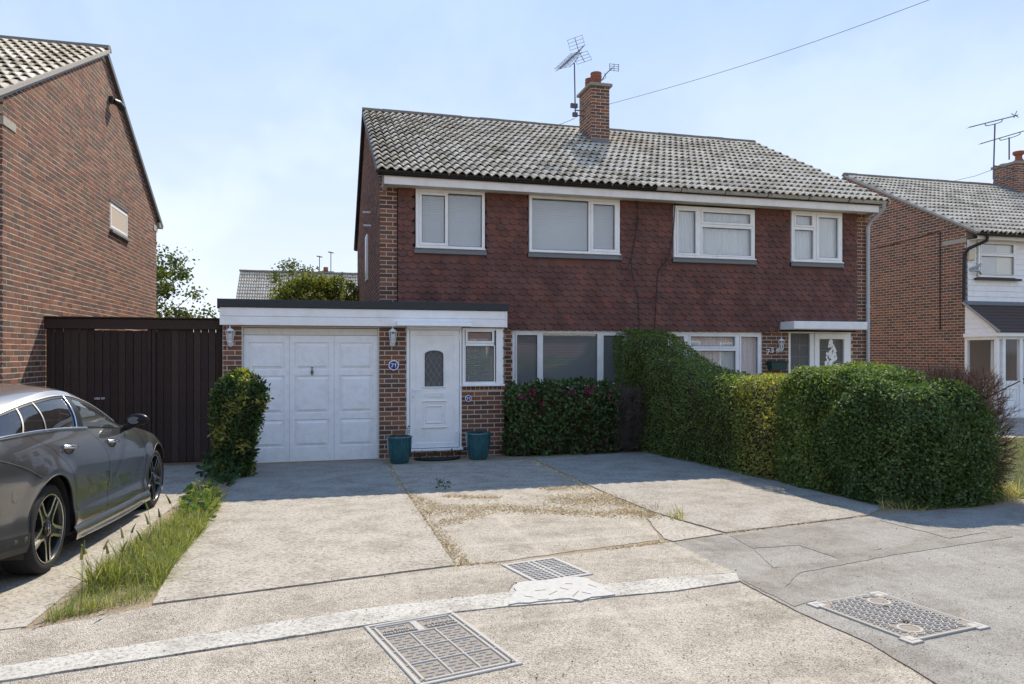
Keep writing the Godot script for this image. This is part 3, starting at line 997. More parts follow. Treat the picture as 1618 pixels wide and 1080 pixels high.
func house_71() -> void:
	var h := thing("semi_detached_house", "brick and tile-hung semi-detached house with the chimney, the garage at its side and black gutter", "house", Vector3(2.5, 0, -4.3), "houses along the street")
	var up := [[0.617, 3.525, 1.855, 4.57], [2.683, 3.525, 4.458, 4.57]]
	var low := [[2.384, 1.03, 4.65, 2.10]]
	half_shell(h, 0.0, 5.03, up, low)
	# brickwork: corner pier, side gable, front below the tiles
	var list := []
	var holes := up + low + [[0.295, 2.10, 5.1, 4.7]]
	bricks_of(list, Vector3.ZERO, Vector3.RIGHT, Vector3.BACK, 0.0, 4.6, func(_y): return [0.0, 5.03], holes, func(p): return p.y > 2.45 or p.x > 1.99 and p.x < 2.4 and p.y > 1.0)
	bricks_of(list, Vector3(0, 0, -8.6), Vector3.BACK, Vector3.LEFT, 0.0, 7.0, func(y): return gable_span(y), [[4.6, 3.3, 5.2, 4.3]], func(p): return p.y > 2.5, 0.1125)
	lay_bricks(h, list, BRICKS, "brick")
	# flank window
	var fw := MB.new()
	fw.box(Vector3(-0.035, 3.3, -4.0), Vector3(0.02, 4.3, -3.4))
	var fwm := put(h, "side_window", fw.mesh(), M.upvc)
	var fp := MB.new()
	fp.box(Vector3(-0.04, 3.36, -3.94), Vector3(-0.036, 4.24, -3.46))
	put(fwm, "pane", fp.mesh(), M.obscure_glass)
	# tile hanging
	var ht := MB.new()
	wall_sheet(ht, Vector3(0, 0, 0.014), Vector3.RIGHT, Vector3.BACK, 0.297, 5.028, 2.12, 4.60, 0.012, up)
	put(h, "tiling_battens", ht.mesh(), M.batten)
	hang_tiles(h, 0.31, 5.3, 2.10, 4.56, 0.016, [[0.60, 3.43, 1.872, 4.7], [2.668, 3.43, 4.473, 4.7]], func(p): return not (p.x < 2.0 and p.y < 2.46), 300, -99.0, 5.03)
	# windows
	window(h, [0.617, 1.855, 3.525, 4.57], 0.075, [[0.672, 1.182, 3.58, 4.515, 0.05], [1.195, 1.80, 3.58, 4.515, 0.0]], "blind", 0.055, "lead")
	window(h, [2.683, 4.458, 3.525, 4.57], 0.075, [[2.735, 3.83, 3.58, 4.515, 0.0], [3.872, 4.403, 3.58, 4.515, 0.05]], "blind", 0.055, "lead")
	window(h, [2.384, 4.65, 1.03, 2.10], -0.02, [[2.44, 2.895, 1.09, 2.05, 0.035], [2.975, 4.045, 1.09, 2.05, 0.0], [4.13, 4.595, 1.09, 2.05, 0.035]], "open_blind", 0.055, "board")
	# roof
	slope_tiles(h, -0.07, 17, func(p): return p.x > 4.9 and p.z < -2.72 and p.z > -3.5)
	ridge_tiles(h, Vector3(-0.09, RIDGE_Y + 0.03, RIDGE_Z), Vector3(5.03, RIDGE_Y + 0.015, RIDGE_Z), 0.115)
	verge(h, -0.075, -1.0)
	eaves(h, 0.05, 5.03, 0.045)
	gutter(h, -0.09, 5.03, M.black_plastic)
	chimney(h)
	# flue pipes on the flank
	for y in [4.62, 4.30]:
		var fl := MB.new()
		fl.tube([Vector3(0.02, y, -2.6 + (4.62 - y) * 0.8), Vector3(-0.16, y, -2.6 + (4.62 - y) * 0.8)], 0.02)
		put(h, "overflow_pipe", fl.mesh(), M.white_paint)

func gable_span(y: float) -> Array:
	if y < 4.72:
		return [0.0, 8.6]
	var k := (y - 4.70) / (RIDGE_Y - 0.09 - 4.70) * 4.3
	return [k, 8.6 - k]

func verge(h: Node3D, x: float, sx: float) -> void:
	# cement undercloak along both slopes and the dark board beneath it
	for sg in [1.0, -1.0]:
		var e: float = EAVE_Z if sg > 0 else RIDGE_Z * 2 - EAVE_Z
		var mb := MB.new()
		var a := Vector3(x, EAVE_Y - 0.005, e)
		var b := Vector3(x, RIDGE_Y - 0.005, RIDGE_Z)
		var d := (b - a).normalized()
		var up := Vector3(0, d.z * -sg, d.y * sg).normalized()
		if up.y < 0:
			up = -up
		var t := Transform3D(Basis(Vector3(sx, 0, 0), up, Vector3(sx, 0, 0).cross(up)), (a + b) / 2)
		mb.obox(t, Vector3(0.03, 0.05, a.distance_to(b)))
		put(h, "verge", mb.mesh(), M.ridge if sg > 0 else M.dull_metal)

func chimney(h: Node3D) -> void:
	var x0 := 4.955
	var x1 := 5.40
	var z0 := -3.53
	var z1 := -2.75
	var core := MB.new()
	core.box(Vector3(x0, 6.3, z0), Vector3(x1, 7.79, z1))
	var ch := put(h, "chimney", core.mesh(), M.mortar)
	var list := []
	bricks_of(list, Vector3(x0, 0, z1), Vector3.RIGHT, Vector3.BACK, 6.3, 7.79, func(_y): return [0.0, x1 - x0], [])
	bricks_of(list, Vector3(x0, 0, z0), Vector3.BACK, Vector3.LEFT, 6.3, 7.79, func(_y): return [0.0, z1 - z0], [], null, 0.1125)
	lay_bricks(ch, list, BRICKS, "brick", 200)
	var cap := MB.new()
	cap.cbox(Transform3D(Basis(Vector3.RIGHT, Vector3.FORWARD, Vector3.UP), Vector3((x0 + x1) / 2, 7.825, (z0 + z1) / 2)), Vector3(x1 - x0 + 0.11, z1 - z0 + 0.11, 0.075), 0.02)
	put(ch, "chimney_cap", cap.mesh(), M.flaunching)
	for p in [[Vector3(5.17, 7.86, -3.0), 0.125, 0.32], [Vector3(5.14, 7.86, -3.33), 0.105, 0.30]]:
		var pot := MB.new()
		var r: float = p[1]
		var hh: float = p[2]
		pot.lathe(Transform3D(Basis(), p[0]), [[r * 0.92, 0.0], [r * 0.95, hh * 0.42], [r * 1.06, hh * 0.46], [r * 1.06, hh * 0.55], [r * 0.98, hh * 0.58], [r * 0.98, hh * 0.64], [r * 1.07, hh * 0.67], [r * 1.07, hh * 0.75], [r * 0.98, hh * 0.78], [r * 0.98, hh * 0.84], [r * 1.04, hh * 0.88], [r * 1.02, hh], [r * 0.8, hh], [r * 0.78, hh * 0.7], [0.0, hh * 0.68]], 20)
		put(ch, "chimney_pot", pot.mesh(), M.terracotta)
	# lead: apron in front, steps up the side
	var fl := MB.new()
	var dn := Vector3(0, roof_y(z1 + 0.3) - roof_y(z1), 0.3).normalized()
	var upn := Vector3(0, 0.885, 0.466)
	var f0 := Vector3(0, roof_y(z1), z1) + upn * 0.062
	fl.flat(Vector3(x0 - 0.12, 0, 0) + f0, Vector3(x1 + 0.12, 0, 0) + f0, Vector3(x1 + 0.14, 0, 0) + f0 + dn * 0.17, Vector3(x0 - 0.14, 0, 0) + f0 + dn * 0.17, upn)
	fl.flat(Vector3(x0 - 0.012, f0.y - 0.02, z1 + 0.016), Vector3(x1 + 0.012, f0.y - 0.02, z1 + 0.016), Vector3(x1 + 0.012, f0.y + 0.10, z1 + 0.016), Vector3(x0 - 0.012, f0.y + 0.10, z1 + 0.016), Vector3.BACK)
	var n := 6
	for i in n:
		var za := lerpf(z1, z0, float(i) / n)
		var zb := lerpf(z1, z0, float(i + 1) / n)
		var ya := roof_y(za) + 0.05
		var yb := roof_y(zb) + 0.05
		fl.flat(Vector3(x0 - 0.016, ya, za), Vector3(x0 - 0.016, yb, zb), Vector3(x0 - 0.016, yb + 0.10, zb), Vector3(x0 - 0.016, ya + 0.11, za - 0.02), Vector3.LEFT)
		fl.flat(Vector3(x0 - 0.016, ya + 0.01, za), Vector3(x0 - 0.016, yb + 0.01, zb), Vector3(x0 - 0.14, yb + 0.02, zb), Vector3(x0 - 0.14, ya + 0.02, za), Vector3.UP)
	put(ch, "lead_flashing", fl.mesh(), M.lead)

func house_73() -> void:
	var h := thing("semi_detached_house", "brick and tile-hung semi-detached house with net curtains, flat door canopy and white downpipe", "house", Vector3(7.5, 0, -4.3), "houses along the street")
	var up := [[5.572, 3.525, 7.338, 4.53], [8.176, 3.525, 9.373, 4.56]]
	var low := [[5.47, 1.03, 7.555, 2.10], [8.152, 0.02, 9.647, 2.155]]
	half_shell(h, 5.03, 10.06, up, low)
	var list := []
	var holes := up + low + [[4.9, 2.10, 9.762, 4.7]]
	bricks_of(list, Vector3.ZERO, Vector3.RIGHT, Vector3.BACK, 0.0, 4.6, func(_y): return [5.03, 10.06], holes, func(p): return p.x > 9.6 or p.x > 7.5 and p.y > 1.0)
	lay_bricks(h, list, BRICKS, "brick")
	var ht := MB.new()
	wall_sheet(ht, Vector3(0, 0, 0.014), Vector3.RIGHT, Vector3.BACK, 5.03, 9.76, 2.12, 4.60, 0.012, up)
	put(h, "tiling_battens", ht.mesh(), M.batten)
	hang_tiles(h, 0.31 + 27 * 0.167, 9.755, 2.10, 4.56, 0.016, [[5.557, 3.43, 7.353, 4.7], [8.16, 3.43, 9.388, 4.7], [7.92, 2.0, 9.7, 2.30]], func(_p): return true, 300, 5.03, 99.0)
	window(h, [5.572, 7.338, 3.525, 4.53], 0.075, [[5.628, 6.075, 3.58, 4.475, 0.04], [6.15, 7.28, 4.20, 4.475, 0.045], [6.15, 7.28, 3.58, 4.165, 0.03]], "net", 0.055, "lead")
	window(h, [8.176, 9.373, 3.525, 4.56], 0.075, [[8.23, 8.69, 4.235, 4.505, 0.04], [8.23, 8.69, 3.58, 4.19, 0.015], [8.75, 9.318, 3.58, 4.505, 0.055]], "net", 0.055, "lead")
	window(h, [5.47, 7.555, 1.03, 2.10], -0.02, [[5.525, 5.87, 1.09, 2.045, 0.035], [5.945, 6.985, 1.785, 2.045, 0.035], [5.945, 6.985, 1.09, 1.75, 0.02], [7.05, 7.50, 1.09, 2.045, 0.035]], "net", 0.055, "board")
	slope_tiles(h, 5.03, 17, func(p): return p.x < 5.42 and p.z < -2.72 and p.z > -3.5)
	ridge_tiles(h, Vector3(5.03, RIDGE_Y + 0.015, RIDGE_Z), Vector3(10.16, RIDGE_Y + 0.03, RIDGE_Z), 0.115)
	verge(h, 10.14, 1.0)
	eaves(h, 5.03, 10.02, 10.04)
	gutter(h, 5.03, 10.20, M.grey_plastic)
	# downpipe
	var dp := MB.new()
	dp.tube([Vector3(10.08, 4.72, 0.42), Vector3(10.08, 4.62, 0.42), Vector3(10.03, 4.42, 0.12), Vector3(10.0, 4.30, 0.065), Vector3(10.0, 0.1, 0.065)], 0.036, -1, 12)
	dp.lathe(Transform3D(Basis(), Vector3(10.0, 4.16, 0.065)), [[0.044, 0], [0.044, 0.09], [0.036, 0.1]], 12)
	dp.lathe(Transform3D(Basis(), Vector3(10.0, 2.62, 0.065)), [[0.044, 0], [0.044, 0.07], [0.036, 0.08]], 12)
	put(h, "downpipe", dp.mesh(), M.grey_plastic)
	# front door and side light
	var fr := MB.new()
	fr.ring(8.152, 9.647, 0.05, 2.15, 0.06, -0.08, -0.005)
	fr.cbox(Transform3D(Basis(), Vector3(8.715, 1.1, -0.04)), Vector3(0.10, 1.97, 0.06), 0.005)
	fr.cbox(Transform3D(Basis(), Vector3(8.435, 0.5, -0.045)), Vector3(0.46, 0.78, 0.05), 0.005)
	var door_frame := put(h, "door_frame", fr.mesh(), M.upvc)
	var sg := MB.new()
	sg.box(Vector3(8.205, 0.9, -0.06), Vector3(8.667, 2.09, -0.05))
	put(door_frame, "side_light", sg.mesh(), M.obscure_glass)
	put(door_frame, "leaded_pattern", lead_lines(8.215, 8.655, 0.92, 2.08, -0.047, 2), M.leading)
	var lf := MB.new()
	lf.ring(8.77, 9.585, 0.10, 2.088, 0.115, -0.06, 0.004)
	lf.cbox(Transform3D(Basis(), Vector3(9.1775, 0.5, -0.03)), Vector3(0.60, 0.60, 0.055), 0.02)
	var door := put(h, "front_door", lf.mesh(), M.upvc)
	var dg := MB.new()
	dg.box(Vector3(8.87, 0.80, -0.05), Vector3(9.485, 1.985, -0.04))
	put(door, "door_glass", dg.mesh(), M.obscure_glass)
	put(door, "leaded_pattern", lead_lines(8.885, 9.47, 0.82, 1.97, -0.037, 3), M.leading)
	# the white figured pattern in the glass: leaf-like panes widening downwards
	var fig := MB.new()
	var rr := RandomNumberGenerator.new()
	rr.seed = 5
	for k in 110:
		var f := rr.randf()
		var y := 1.96 - f * 0.72
		var half := 0.04 + 0.17 * f
		var c := Vector2(9.19 + rr.randf_range(-half, half), y)
		var poly := PackedVector2Array()
		for q in 7:
			var an := TAU * q / 7.0
			poly.append(c + Vector2(cos(an) * rr.randf_range(0.012, 0.034), sin(an) * rr.randf_range(0.02, 0.055)))
		fig.prism(Transform3D(Basis(), Vector3(0, 0, -0.033 + rr.randf() * 0.002)), poly, 0.002)
	put(door, "etched_pattern", fig.mesh(), M.plaque_white)
	var hd := MB.new()
	hd.tube([Vector3(8.82, 1.02, 0.004), Vector3(8.82, 1.02, 0.05), Vector3(8.93, 1.02, 0.055)], 0.010)
	put(door, "handle", hd.mesh(), M.steel)
	# canopy over the door
	var cn := MB.new()
	cn.cbox(Transform3D(Basis(), Vector3(8.79, 2.235, 0.24)), Vector3(1.70, 0.155, 0.48), 0.01)
	put(h, "door_canopy", cn.mesh(), M.white_paint)
	# loose cable down the tiles
	for c in [[[wp(1000, 303, 0.09), wp(1008, 345, 0.09), wp(998, 400, 0.1), wp(1000, 440, 0.09), wp(1008, 470, 0.09), wp(1010, 522, 0.07)], 0.006], [[wp(1067, 305, 0.1), wp(1064, 360, 0.1), wp(1056, 405, 0.1), wp(1040, 430, 0.09), wp(1037, 470, 0.09), wp(1034, 526, 0.08)], 0.009], [[wp(1008, 310, 0.11), wp(1003, 380, 0.1), wp(990, 425, 0.11), wp(979, 418, 0.1), wp(980, 404, 0.1)], 0.006]]:
		var cb := MB.new()
		cb.tube(smooth_line(c[0], 6), c[1], -1, 6)
		var o := single("loose_cable", cb.mesh(), M.black_plastic, ["thin black cable hanging straight down the hung tiles between the two houses", "thicker black cable curving down the hung tiles from the grey gutter", "black cable loop hanging by the wide upper window with blinds"][taken.get("loose_cable", 0)], "cable", "cables hanging down the front")
		o.name = o.name

func smooth_line(p: Array, n: int) -> Array:
	var out := []
	for i in p.size() - 1:
		var a: Vector3 = p[maxi(i - 1, 0)]
		var d: Vector3 = p[mini(i + 2, p.size() - 1)]
		for k in n:
			out.append((p[i] as Vector3).cubic_interpolate(p[i + 1], a, d, float(k) / n))
	out.append(p[-1])
	return out

func lead_lines(x0: float, x1: float, y0: float, y1: float, z: float, cols: int) -> ArrayMesh:
	var mb := MB.new()
	var r := 0.0035
	for i in range(1, cols):
		var x := lerpf(x0, x1, float(i) / cols)
		mb.tube([Vector3(x, y0, z), Vector3(x, y1, z)], r, -1, 5)
	for i in range(1, 5):
		var y := lerpf(y0, y1, i / 5.0)
		mb.tube([Vector3(x0, y, z), Vector3(x1, y, z)], r, -1, 5)
	for d in [[0.5, 0.74], [0.2, 0.42], [0.5, 0.42], [0.8, 0.42]]:
		var c := Vector3(lerpf(x0, x1, d[0]), lerpf(y0, y1, d[1]), z + 0.002)
		mb.tube([c + Vector3(0, 0.05, 0), c + Vector3(0.028, 0, 0), c - Vector3(0, 0.05, 0), c - Vector3(0.028, 0, 0), c + Vector3(0, 0.05, 0)], 0.005, -1, 5)
	return mb.mesh()

# ---------------------------------------------------------------- garage and porch in front of number 71
func garage() -> void:
	var Z := 1.04
	var h := thing("garage_porch", "flat-roofed white garage and porch with brick piers and a white front door", "garage", Vector3(-0.2, 0, 0.5))
	var holes := [[-2.155, -0.06, -0.085, 2.08], [0.344, 0.10, 1.25, 2.12], [1.25, 1.15, 1.945, 2.12]]
	var w := MB.new()
	wall_sheet(w, Vector3(0, 0, Z), Vector3.RIGHT, Vector3.BACK, -2.42, 1.972, -0.08, 2.30, 0.2, holes)
	put(h, "front_wall", w.mesh(), M.mortar)
	var s := MB.new()
	s.box(Vector3(-2.42, -0.08, -5.0), Vector3(-2.22, 2.3, Z - 0.201))
	s.box(Vector3(-2.219, -0.08, -5.0), Vector3(-0.03, 2.3, -4.8))
	s.box(Vector3(1.79, -0.08, 0.005), Vector3(1.97, 2.3, Z - 0.201))
	s.box(Vector3(-0.05, -0.08, -4.79), Vector3(-0.02, 2.3, Z - 0.201))
	s.box(Vector3(-2.21, -0.07, -4.79), Vector3(-0.06, -0.02, Z - 0.21))
	put(h, "side_walls", s.mesh(), M.mortar)
	var list := []
	bricks_of(list, Vector3(0, 0, Z), Vector3.RIGHT, Vector3.BACK, -0.05, 2.2, func(_y): return [-2.42, 1.972], holes + [[1.25, 1.08, 1.98, 1.2]])
	bricks_of(list, Vector3(1.972, 0, Z), Vector3.FORWARD, Vector3.RIGHT, -0.05, 2.2, func(_y): return [0.0, 1.0], [], func(_p): return false)
	# a row of headers on end under the porch window
	var x := 1.262
	while x < 1.95:
		var bs := Basis(Vector3.RIGHT * 0.064, Vector3.UP * 0.075, Vector3.BACK * 0.04)
		list.append({"t": Transform3D(bs, Vector3(x + 0.032, 1.115, Z - 0.017)), "k": rng.randi() % 8, "s": 80.0})
		x += 0.0745
	lay_bricks(h, list, BRICKS, "brick")
	# flat roof
	var r := MB.new()
	r.box(Vector3(-2.46, 2.36, -5.05), Vector3(-0.012, 2.475, 1.15))
	r.box(Vector3(-0.012, 2.36, 0.075), Vector3(2.0, 2.475, 1.15))
	r.cbox(Transform3D(Basis(), Vector3(-0.232, 2.44, 1.165)), Vector3(4.50, 0.125, 0.03), 0.008)
	r.box(Vector3(-2.49, 2.36, -5.05), Vector3(-2.462, 2.505, 1.15))
	put(h, "felt_roof", r.mesh(), M.felt)
	var ceil_b := MB.new()
	ceil_b.box(Vector3(-2.4, 2.305, -4.9), Vector3(1.96, 2.355, 0.84))
	put(h, "ceiling", ceil_b.mesh(), M.room)
	for b in [[2.245, 2.378, 1.150], [2.110, 2.243, 1.146]]:
		var f := MB.new()
		f.cbox(Transform3D(Basis(), Vector3(-0.235, (b[0] + b[1]) / 2, b[2] - 0.01)), Vector3(4.44, b[1] - b[0], 0.022), 0.004)
		f.box(Vector3(-2.455, b[0], -4.9), Vector3(-2.435, b[1], b[2] - 0.022))
		put(h, "fascia_board", f.mesh(), M.upvc)
	var fe := MB.new()
	fe.box(Vector3(1.966, 2.112, 0.06), Vector3(1.985, 2.376, 1.128))
	fe.box(Vector3(1.972, 2.108, 1.129), Vector3(1.992, 2.38, 1.166))
	fe.box(Vector3(-2.43, 2.112, 1.045), Vector3(1.96, 2.124, 1.124))
	put(h, "fascia_return", fe.mesh(), M.upvc)
	garage_door(h, Z)
	front_door(h, Z)
	# porch window
	window(h, [1.262, 1.945, 1.165, 2.10], Z + 0.004, [[1.315, 1.80, 1.85, 2.07, 0.035], [1.30, 1.81, 1.20, 1.815, 0.014]], "open_blind", 0.042, "board")
	var post := MB.new()
	post.cbox(Transform3D(Basis(), Vector3(1.887, 1.63, Z + 0.010)), Vector3(0.115, 0.92, 0.03), 0.004)
	put(h, "corner_post", post.mesh(), M.upvc)
	# black flue on the roof
	var fl := MB.new()
	fl.tube([Vector3(-1.70, 2.47, -1.2), Vector3(-1.70, 2.63, -1.2)], 0.055, -1, 14)
	put(h, "roof_vent", fl.mesh(), M.black_plastic)

func raised_panel(mb: MB, x0: float, x1: float, y0: float, y1: float, z: float) -> void:
	# a fielded panel: groove round it, sloping field, flat centre
	var q := [[0.0, 0.0], [0.0005, -0.020], [0.012, -0.020], [0.058, -0.003], [0.0585, 0.004], [0.075, 0.004]]
	for i in q.size() - 1:
		var a: Array = q[i]
		var b: Array = q[i + 1]
		var A := [Vector3(x0 + a[0], y0 + a[0], z + a[1]), Vector3(x1 - a[0], y0 + a[0], z + a[1]), Vector3(x1 - a[0], y1 - a[0], z + a[1]), Vector3(x0 + a[0], y1 - a[0], z + a[1])]
		var B := [Vector3(x0 + b[0], y0 + b[0], z + b[1]), Vector3(x1 - b[0], y0 + b[0], z + b[1]), Vector3(x1 - b[0], y1 - b[0], z + b[1]), Vector3(x0 + b[0], y1 - b[0], z + b[1])]
		for k in 4:
			mb.flat(A[k], A[(k + 1) % 4], B[(k + 1) % 4], B[k], Vector3.BACK)
	var e := 0.075
	mb.quad(Vector3(x0 + e, y0 + e, z + 0.004), Vector3(x1 - e, y0 + e, z + 0.004), Vector3(x1 - e, y1 - e, z + 0.004), Vector3(x0 + e, y1 - e, z + 0.004), Vector3.BACK)

func garage_door(h: Node3D, Z: float) -> void:
	var z := Z - 0.075
	var cols := [[-2.058, -1.535], [-1.383, -0.858], [-0.706, -0.180]]
	var rows := [[0.215, 0.645], [0.742, 1.332], [1.425, 1.852]]
	var mb := MB.new()
	var holes := []
	for c in cols:
		for r in rows:
			holes.append([c[0], r[0], c[1], r[1]])
	wall_sheet(mb, Vector3(0, 0, z), Vector3.RIGHT, Vector3.BACK, -2.135, -0.102, -0.015, 1.962, 0.02, holes)
	var door := put(h, "garage_door", mb.mesh(), M.garage_paint)
	for c in cols:
		for r in rows:
			var p := MB.new()
			raised_panel(p, c[0], c[1], r[0], r[1], z)
			put(door, "door_panel", p.mesh(), M.garage_paint)
	var seams := MB.new()
	for x in [-1.459, -0.782]:
		seams.box(Vector3(x - 0.0025, -0.01, z - 0.004), Vector3(x + 0.0025, 1.96, z + 0.0015))
	put(door, "joint", seams.mesh(), M.grey_plastic)
	var fr := MB.new()
	fr.box(Vector3(-2.155, -0.02, z - 0.06), Vector3(-2.139, 2.08, Z - 0.01))
	fr.box(Vector3(-0.099, -0.02, z - 0.06), Vector3(-0.085, 2.08, Z - 0.01))
	fr.cbox(Transform3D(Basis(), Vector3(-1.12, 2.02, z - 0.005)), Vector3(2.036, 0.108, 0.04), 0.005)
	put(h, "door_frame", fr.mesh(), M.old_white)
	var hd := MB.new()
	hd.lathe(Transform3D(Basis(Vector3.RIGHT, Vector3.BACK, Vector3.DOWN), Vector3(-1.12, 1.455, z)), [[0.016, 0], [0.016, 0.012], [0, 0.014]], 12)
	hd.lathe(Transform3D(Basis(Vector3.RIGHT, Vector3.BACK, Vector3.DOWN), Vector3(-1.12, 1.385, z)), [[0.026, 0], [0.024, 0.014], [0, 0.018]], 14)
	hd.cbox(Transform3D(Basis(), Vector3(-1.12, 1.385, z + 0.026)), Vector3(0.024, 0.095, 0.03), 0.008)
	put(door, "handle", hd.mesh(), M.dull_metal)
	var void_b := MB.new()
	void_b.box(Vector3(-2.14, -0.018, z - 0.10), Vector3(-0.1, 1.964, z - 0.04))
	put(door, "door_back", void_b.mesh(), M.room)

func front_door(h: Node3D, Z: float) -> void:
	var fr := MB.new()
	var z := Z - 0.02
	fr.cbox(Transform3D(Basis(), Vector3(0.372, 1.11, z)), Vector3(0.05, 1.95, 0.07), 0.006)
	fr.cbox(Transform3D(Basis(), Vector3(1.232, 1.11, z)), Vector3(0.035, 1.95, 0.07), 0.006)
	fr.cbox(Transform3D(Basis(), Vector3(0.80, 2.09, z)), Vector3(0.90, 0.055, 0.07), 0.006)
	fr.cbox(Transform3D(Basis(), Vector3(0.80, 0.118, z + 0.03)), Vector3(0.93, 0.04, 0.13), 0.008)
	put(h, "door_frame", fr.mesh(), M.upvc)
	var lf := MB.new()
	var x0 := 0.402
	var x1 := 1.208
	var y0 := 0.145
	var y1 := 2.058
	var gh := [0.635, 1.14, 0.95, 1.66]
	wall_sheet(lf, Vector3(0, 0, z + 0.03), Vector3.RIGHT, Vector3.BACK, x0, x1, y0, y1, 0.05, [[gh[0], gh[1], gh[2], 1.735]])
	var d := put(h, "front_door", lf.mesh(), M.upvc)
	var ed := MB.new()
	ed.ring(x0 + 0.002, x1 - 0.002, y0 + 0.002, y1 - 0.002, 0.085, z + 0.02, z + 0.042)
	put(d, "door_stile", ed.mesh(), M.upvc)
	# arched glass: spandrels above, bead round it
	var arch := PackedVector2Array()
	arch.append(Vector2(gh[0] - 0.005, 1.74))
	for i in 13:
		var a := PI - PI * i / 12.0
		arch.append(Vector2(0.7925 + cos(a) * 0.157, 1.66 + sin(a) * 0.068))
	arch.append(Vector2(gh[2] + 0.005, 1.74))
	var sp := MB.new()
	sp.prism(Transform3D(Basis(), Vector3(0, 0, z + 0.0315)), arch, 0.045)
	put(d, "arch_infill", sp.mesh(), M.upvc)
	var bead := []
	bead.append(Vector3(0.628, 1.135, z + 0.035))
	for i in 13:
		var a := PI - PI * i / 12.0
		bead.append(Vector3(0.7925 + cos(a) * 0.164, 1.662 + sin(a) * 0.075, z + 0.035))
	bead.append(Vector3(0.957, 1.135, z + 0.035))
	var bd := MB.new()
	bd.tube(bead, 0.012)
	bd.tube([Vector3(0.60, 1.13, z + 0.035), Vector3(0.985, 1.13, z + 0.035)], 0.012)
	put(d, "glazing_bead", bd.mesh(), M.upvc)
	var g := MB.new()
	g.box(Vector3(gh[0], gh[1], z), Vector3(gh[2], 1.735, z + 0.008))
	put(d, "door_glass", g.mesh(), M.obscure_glass)
	var ll := MB.new()
	for s in [-1.0, 1.0]:
		for k in range(-3, 6):
			var pts := []
			for q in 9:
				var f := q / 8.0
				var yy := 1.15 + f * 0.56
				var xx: float = 0.7925 + s * ((k * 0.09 + f * 0.34) - 0.20)
				if xx > 0.642 and xx < 0.943 and (yy < 1.66 or absf(xx - 0.7925) < 0.1):
					pts.append(Vector3(xx, yy, z + 0.010))
			if pts.size() > 1:
				ll.tube(pts, 0.0025, -1, 5)
	put(d, "leaded_pattern", ll.mesh(), M.leading)
	# letter plate, lower panel mouldings
	var lp := MB.new()
	lp.ring(0.648, 0.944, 0.962, 1.032, 0.012, z + 0.03, z + 0.042)
	lp.cbox(Transform3D(Basis(), Vector3(0.796, 0.997, z + 0.034)), Vector3(0.262, 0.036, 0.012), 0.004)
	put(d, "letter_plate", lp.mesh(), M.upvc)
	var pm := MB.new()
	pm.ring(0.655, 0.938, 0.545, 0.835, 0.022, z + 0.03, z + 0.045)
	pm.ring(0.615, 0.978, 0.50, 0.875, 0.016, z + 0.03, z + 0.038)
	pm.cbox(Transform3D(Basis(), Vector3(0.80, 0.905, z + 0.04)), Vector3(0.41, 0.016, 0.03), 0.005)
	pm.cbox(Transform3D(Basis(), Vector3(0.80, 0.478, z + 0.04)), Vector3(0.41, 0.016, 0.03), 0.005)
	put(d, "lower_panel", pm.mesh(), M.upvc)
	var hd := MB.new()
	hd.cbox(Transform3D(Basis(), Vector3(0.448, 1.02, z + 0.05)), Vector3(0.03, 0.22, 0.014), 0.005)
	hd.tube([Vector3(0.448, 1.10, z + 0.05), Vector3(0.448, 1.10, z + 0.085), Vector3(0.50, 1.092, z + 0.092), Vector3(0.575, 1.088, z + 0.09)], 0.009)
	put(d, "handle", hd.mesh(), M.upvc)
	var lock := MB.new()
	lock.lathe(Transform3D(Basis(Vector3.RIGHT, Vector3.BACK, Vector3.DOWN), Vector3(0.448, 0.975, z + 0.057)), [[0.010, 0], [0.010, 0.004], [0, 0.005]], 10)
	put(d, "keyhole", lock.mesh(), M.steel)
	for y in [1.93, 1.10, 0.40]:
		var hg := MB.new()
		hg.tube([Vector3(1.20, y - 0.035, z + 0.05), Vector3(1.20, y + 0.055, z + 0.05)], 0.012)
		hg.cbox(Transform3D(Basis(), Vector3(1.172, y, z + 0.045)), Vector3(0.055, 0.03, 0.012), 0.004)
		put(d, "hinge", hg.mesh(), M.upvc)
	# drip canopy
	var cn := MB.new()
	var poly := PackedVector2Array([Vector2(1.03, 2.205), Vector2(1.295, 2.175), Vector2(1.305, 2.12), Vector2(1.285, 2.115), Vector2(1.03, 2.14)])
	side_sheet(cn, 0.175, poly, -1.0, -1.19 * -1.0)
	put(h, "drip_canopy", cn.mesh(), M.upvc)
	# plinth under the sill
	var pl := MB.new()
	pl.box(Vector3(0.344, -0.06, Z - 0.19), Vector3(1.25, 0.098, Z - 0.02))
	put(h, "plinth", pl.mesh(), M.concrete_trim)

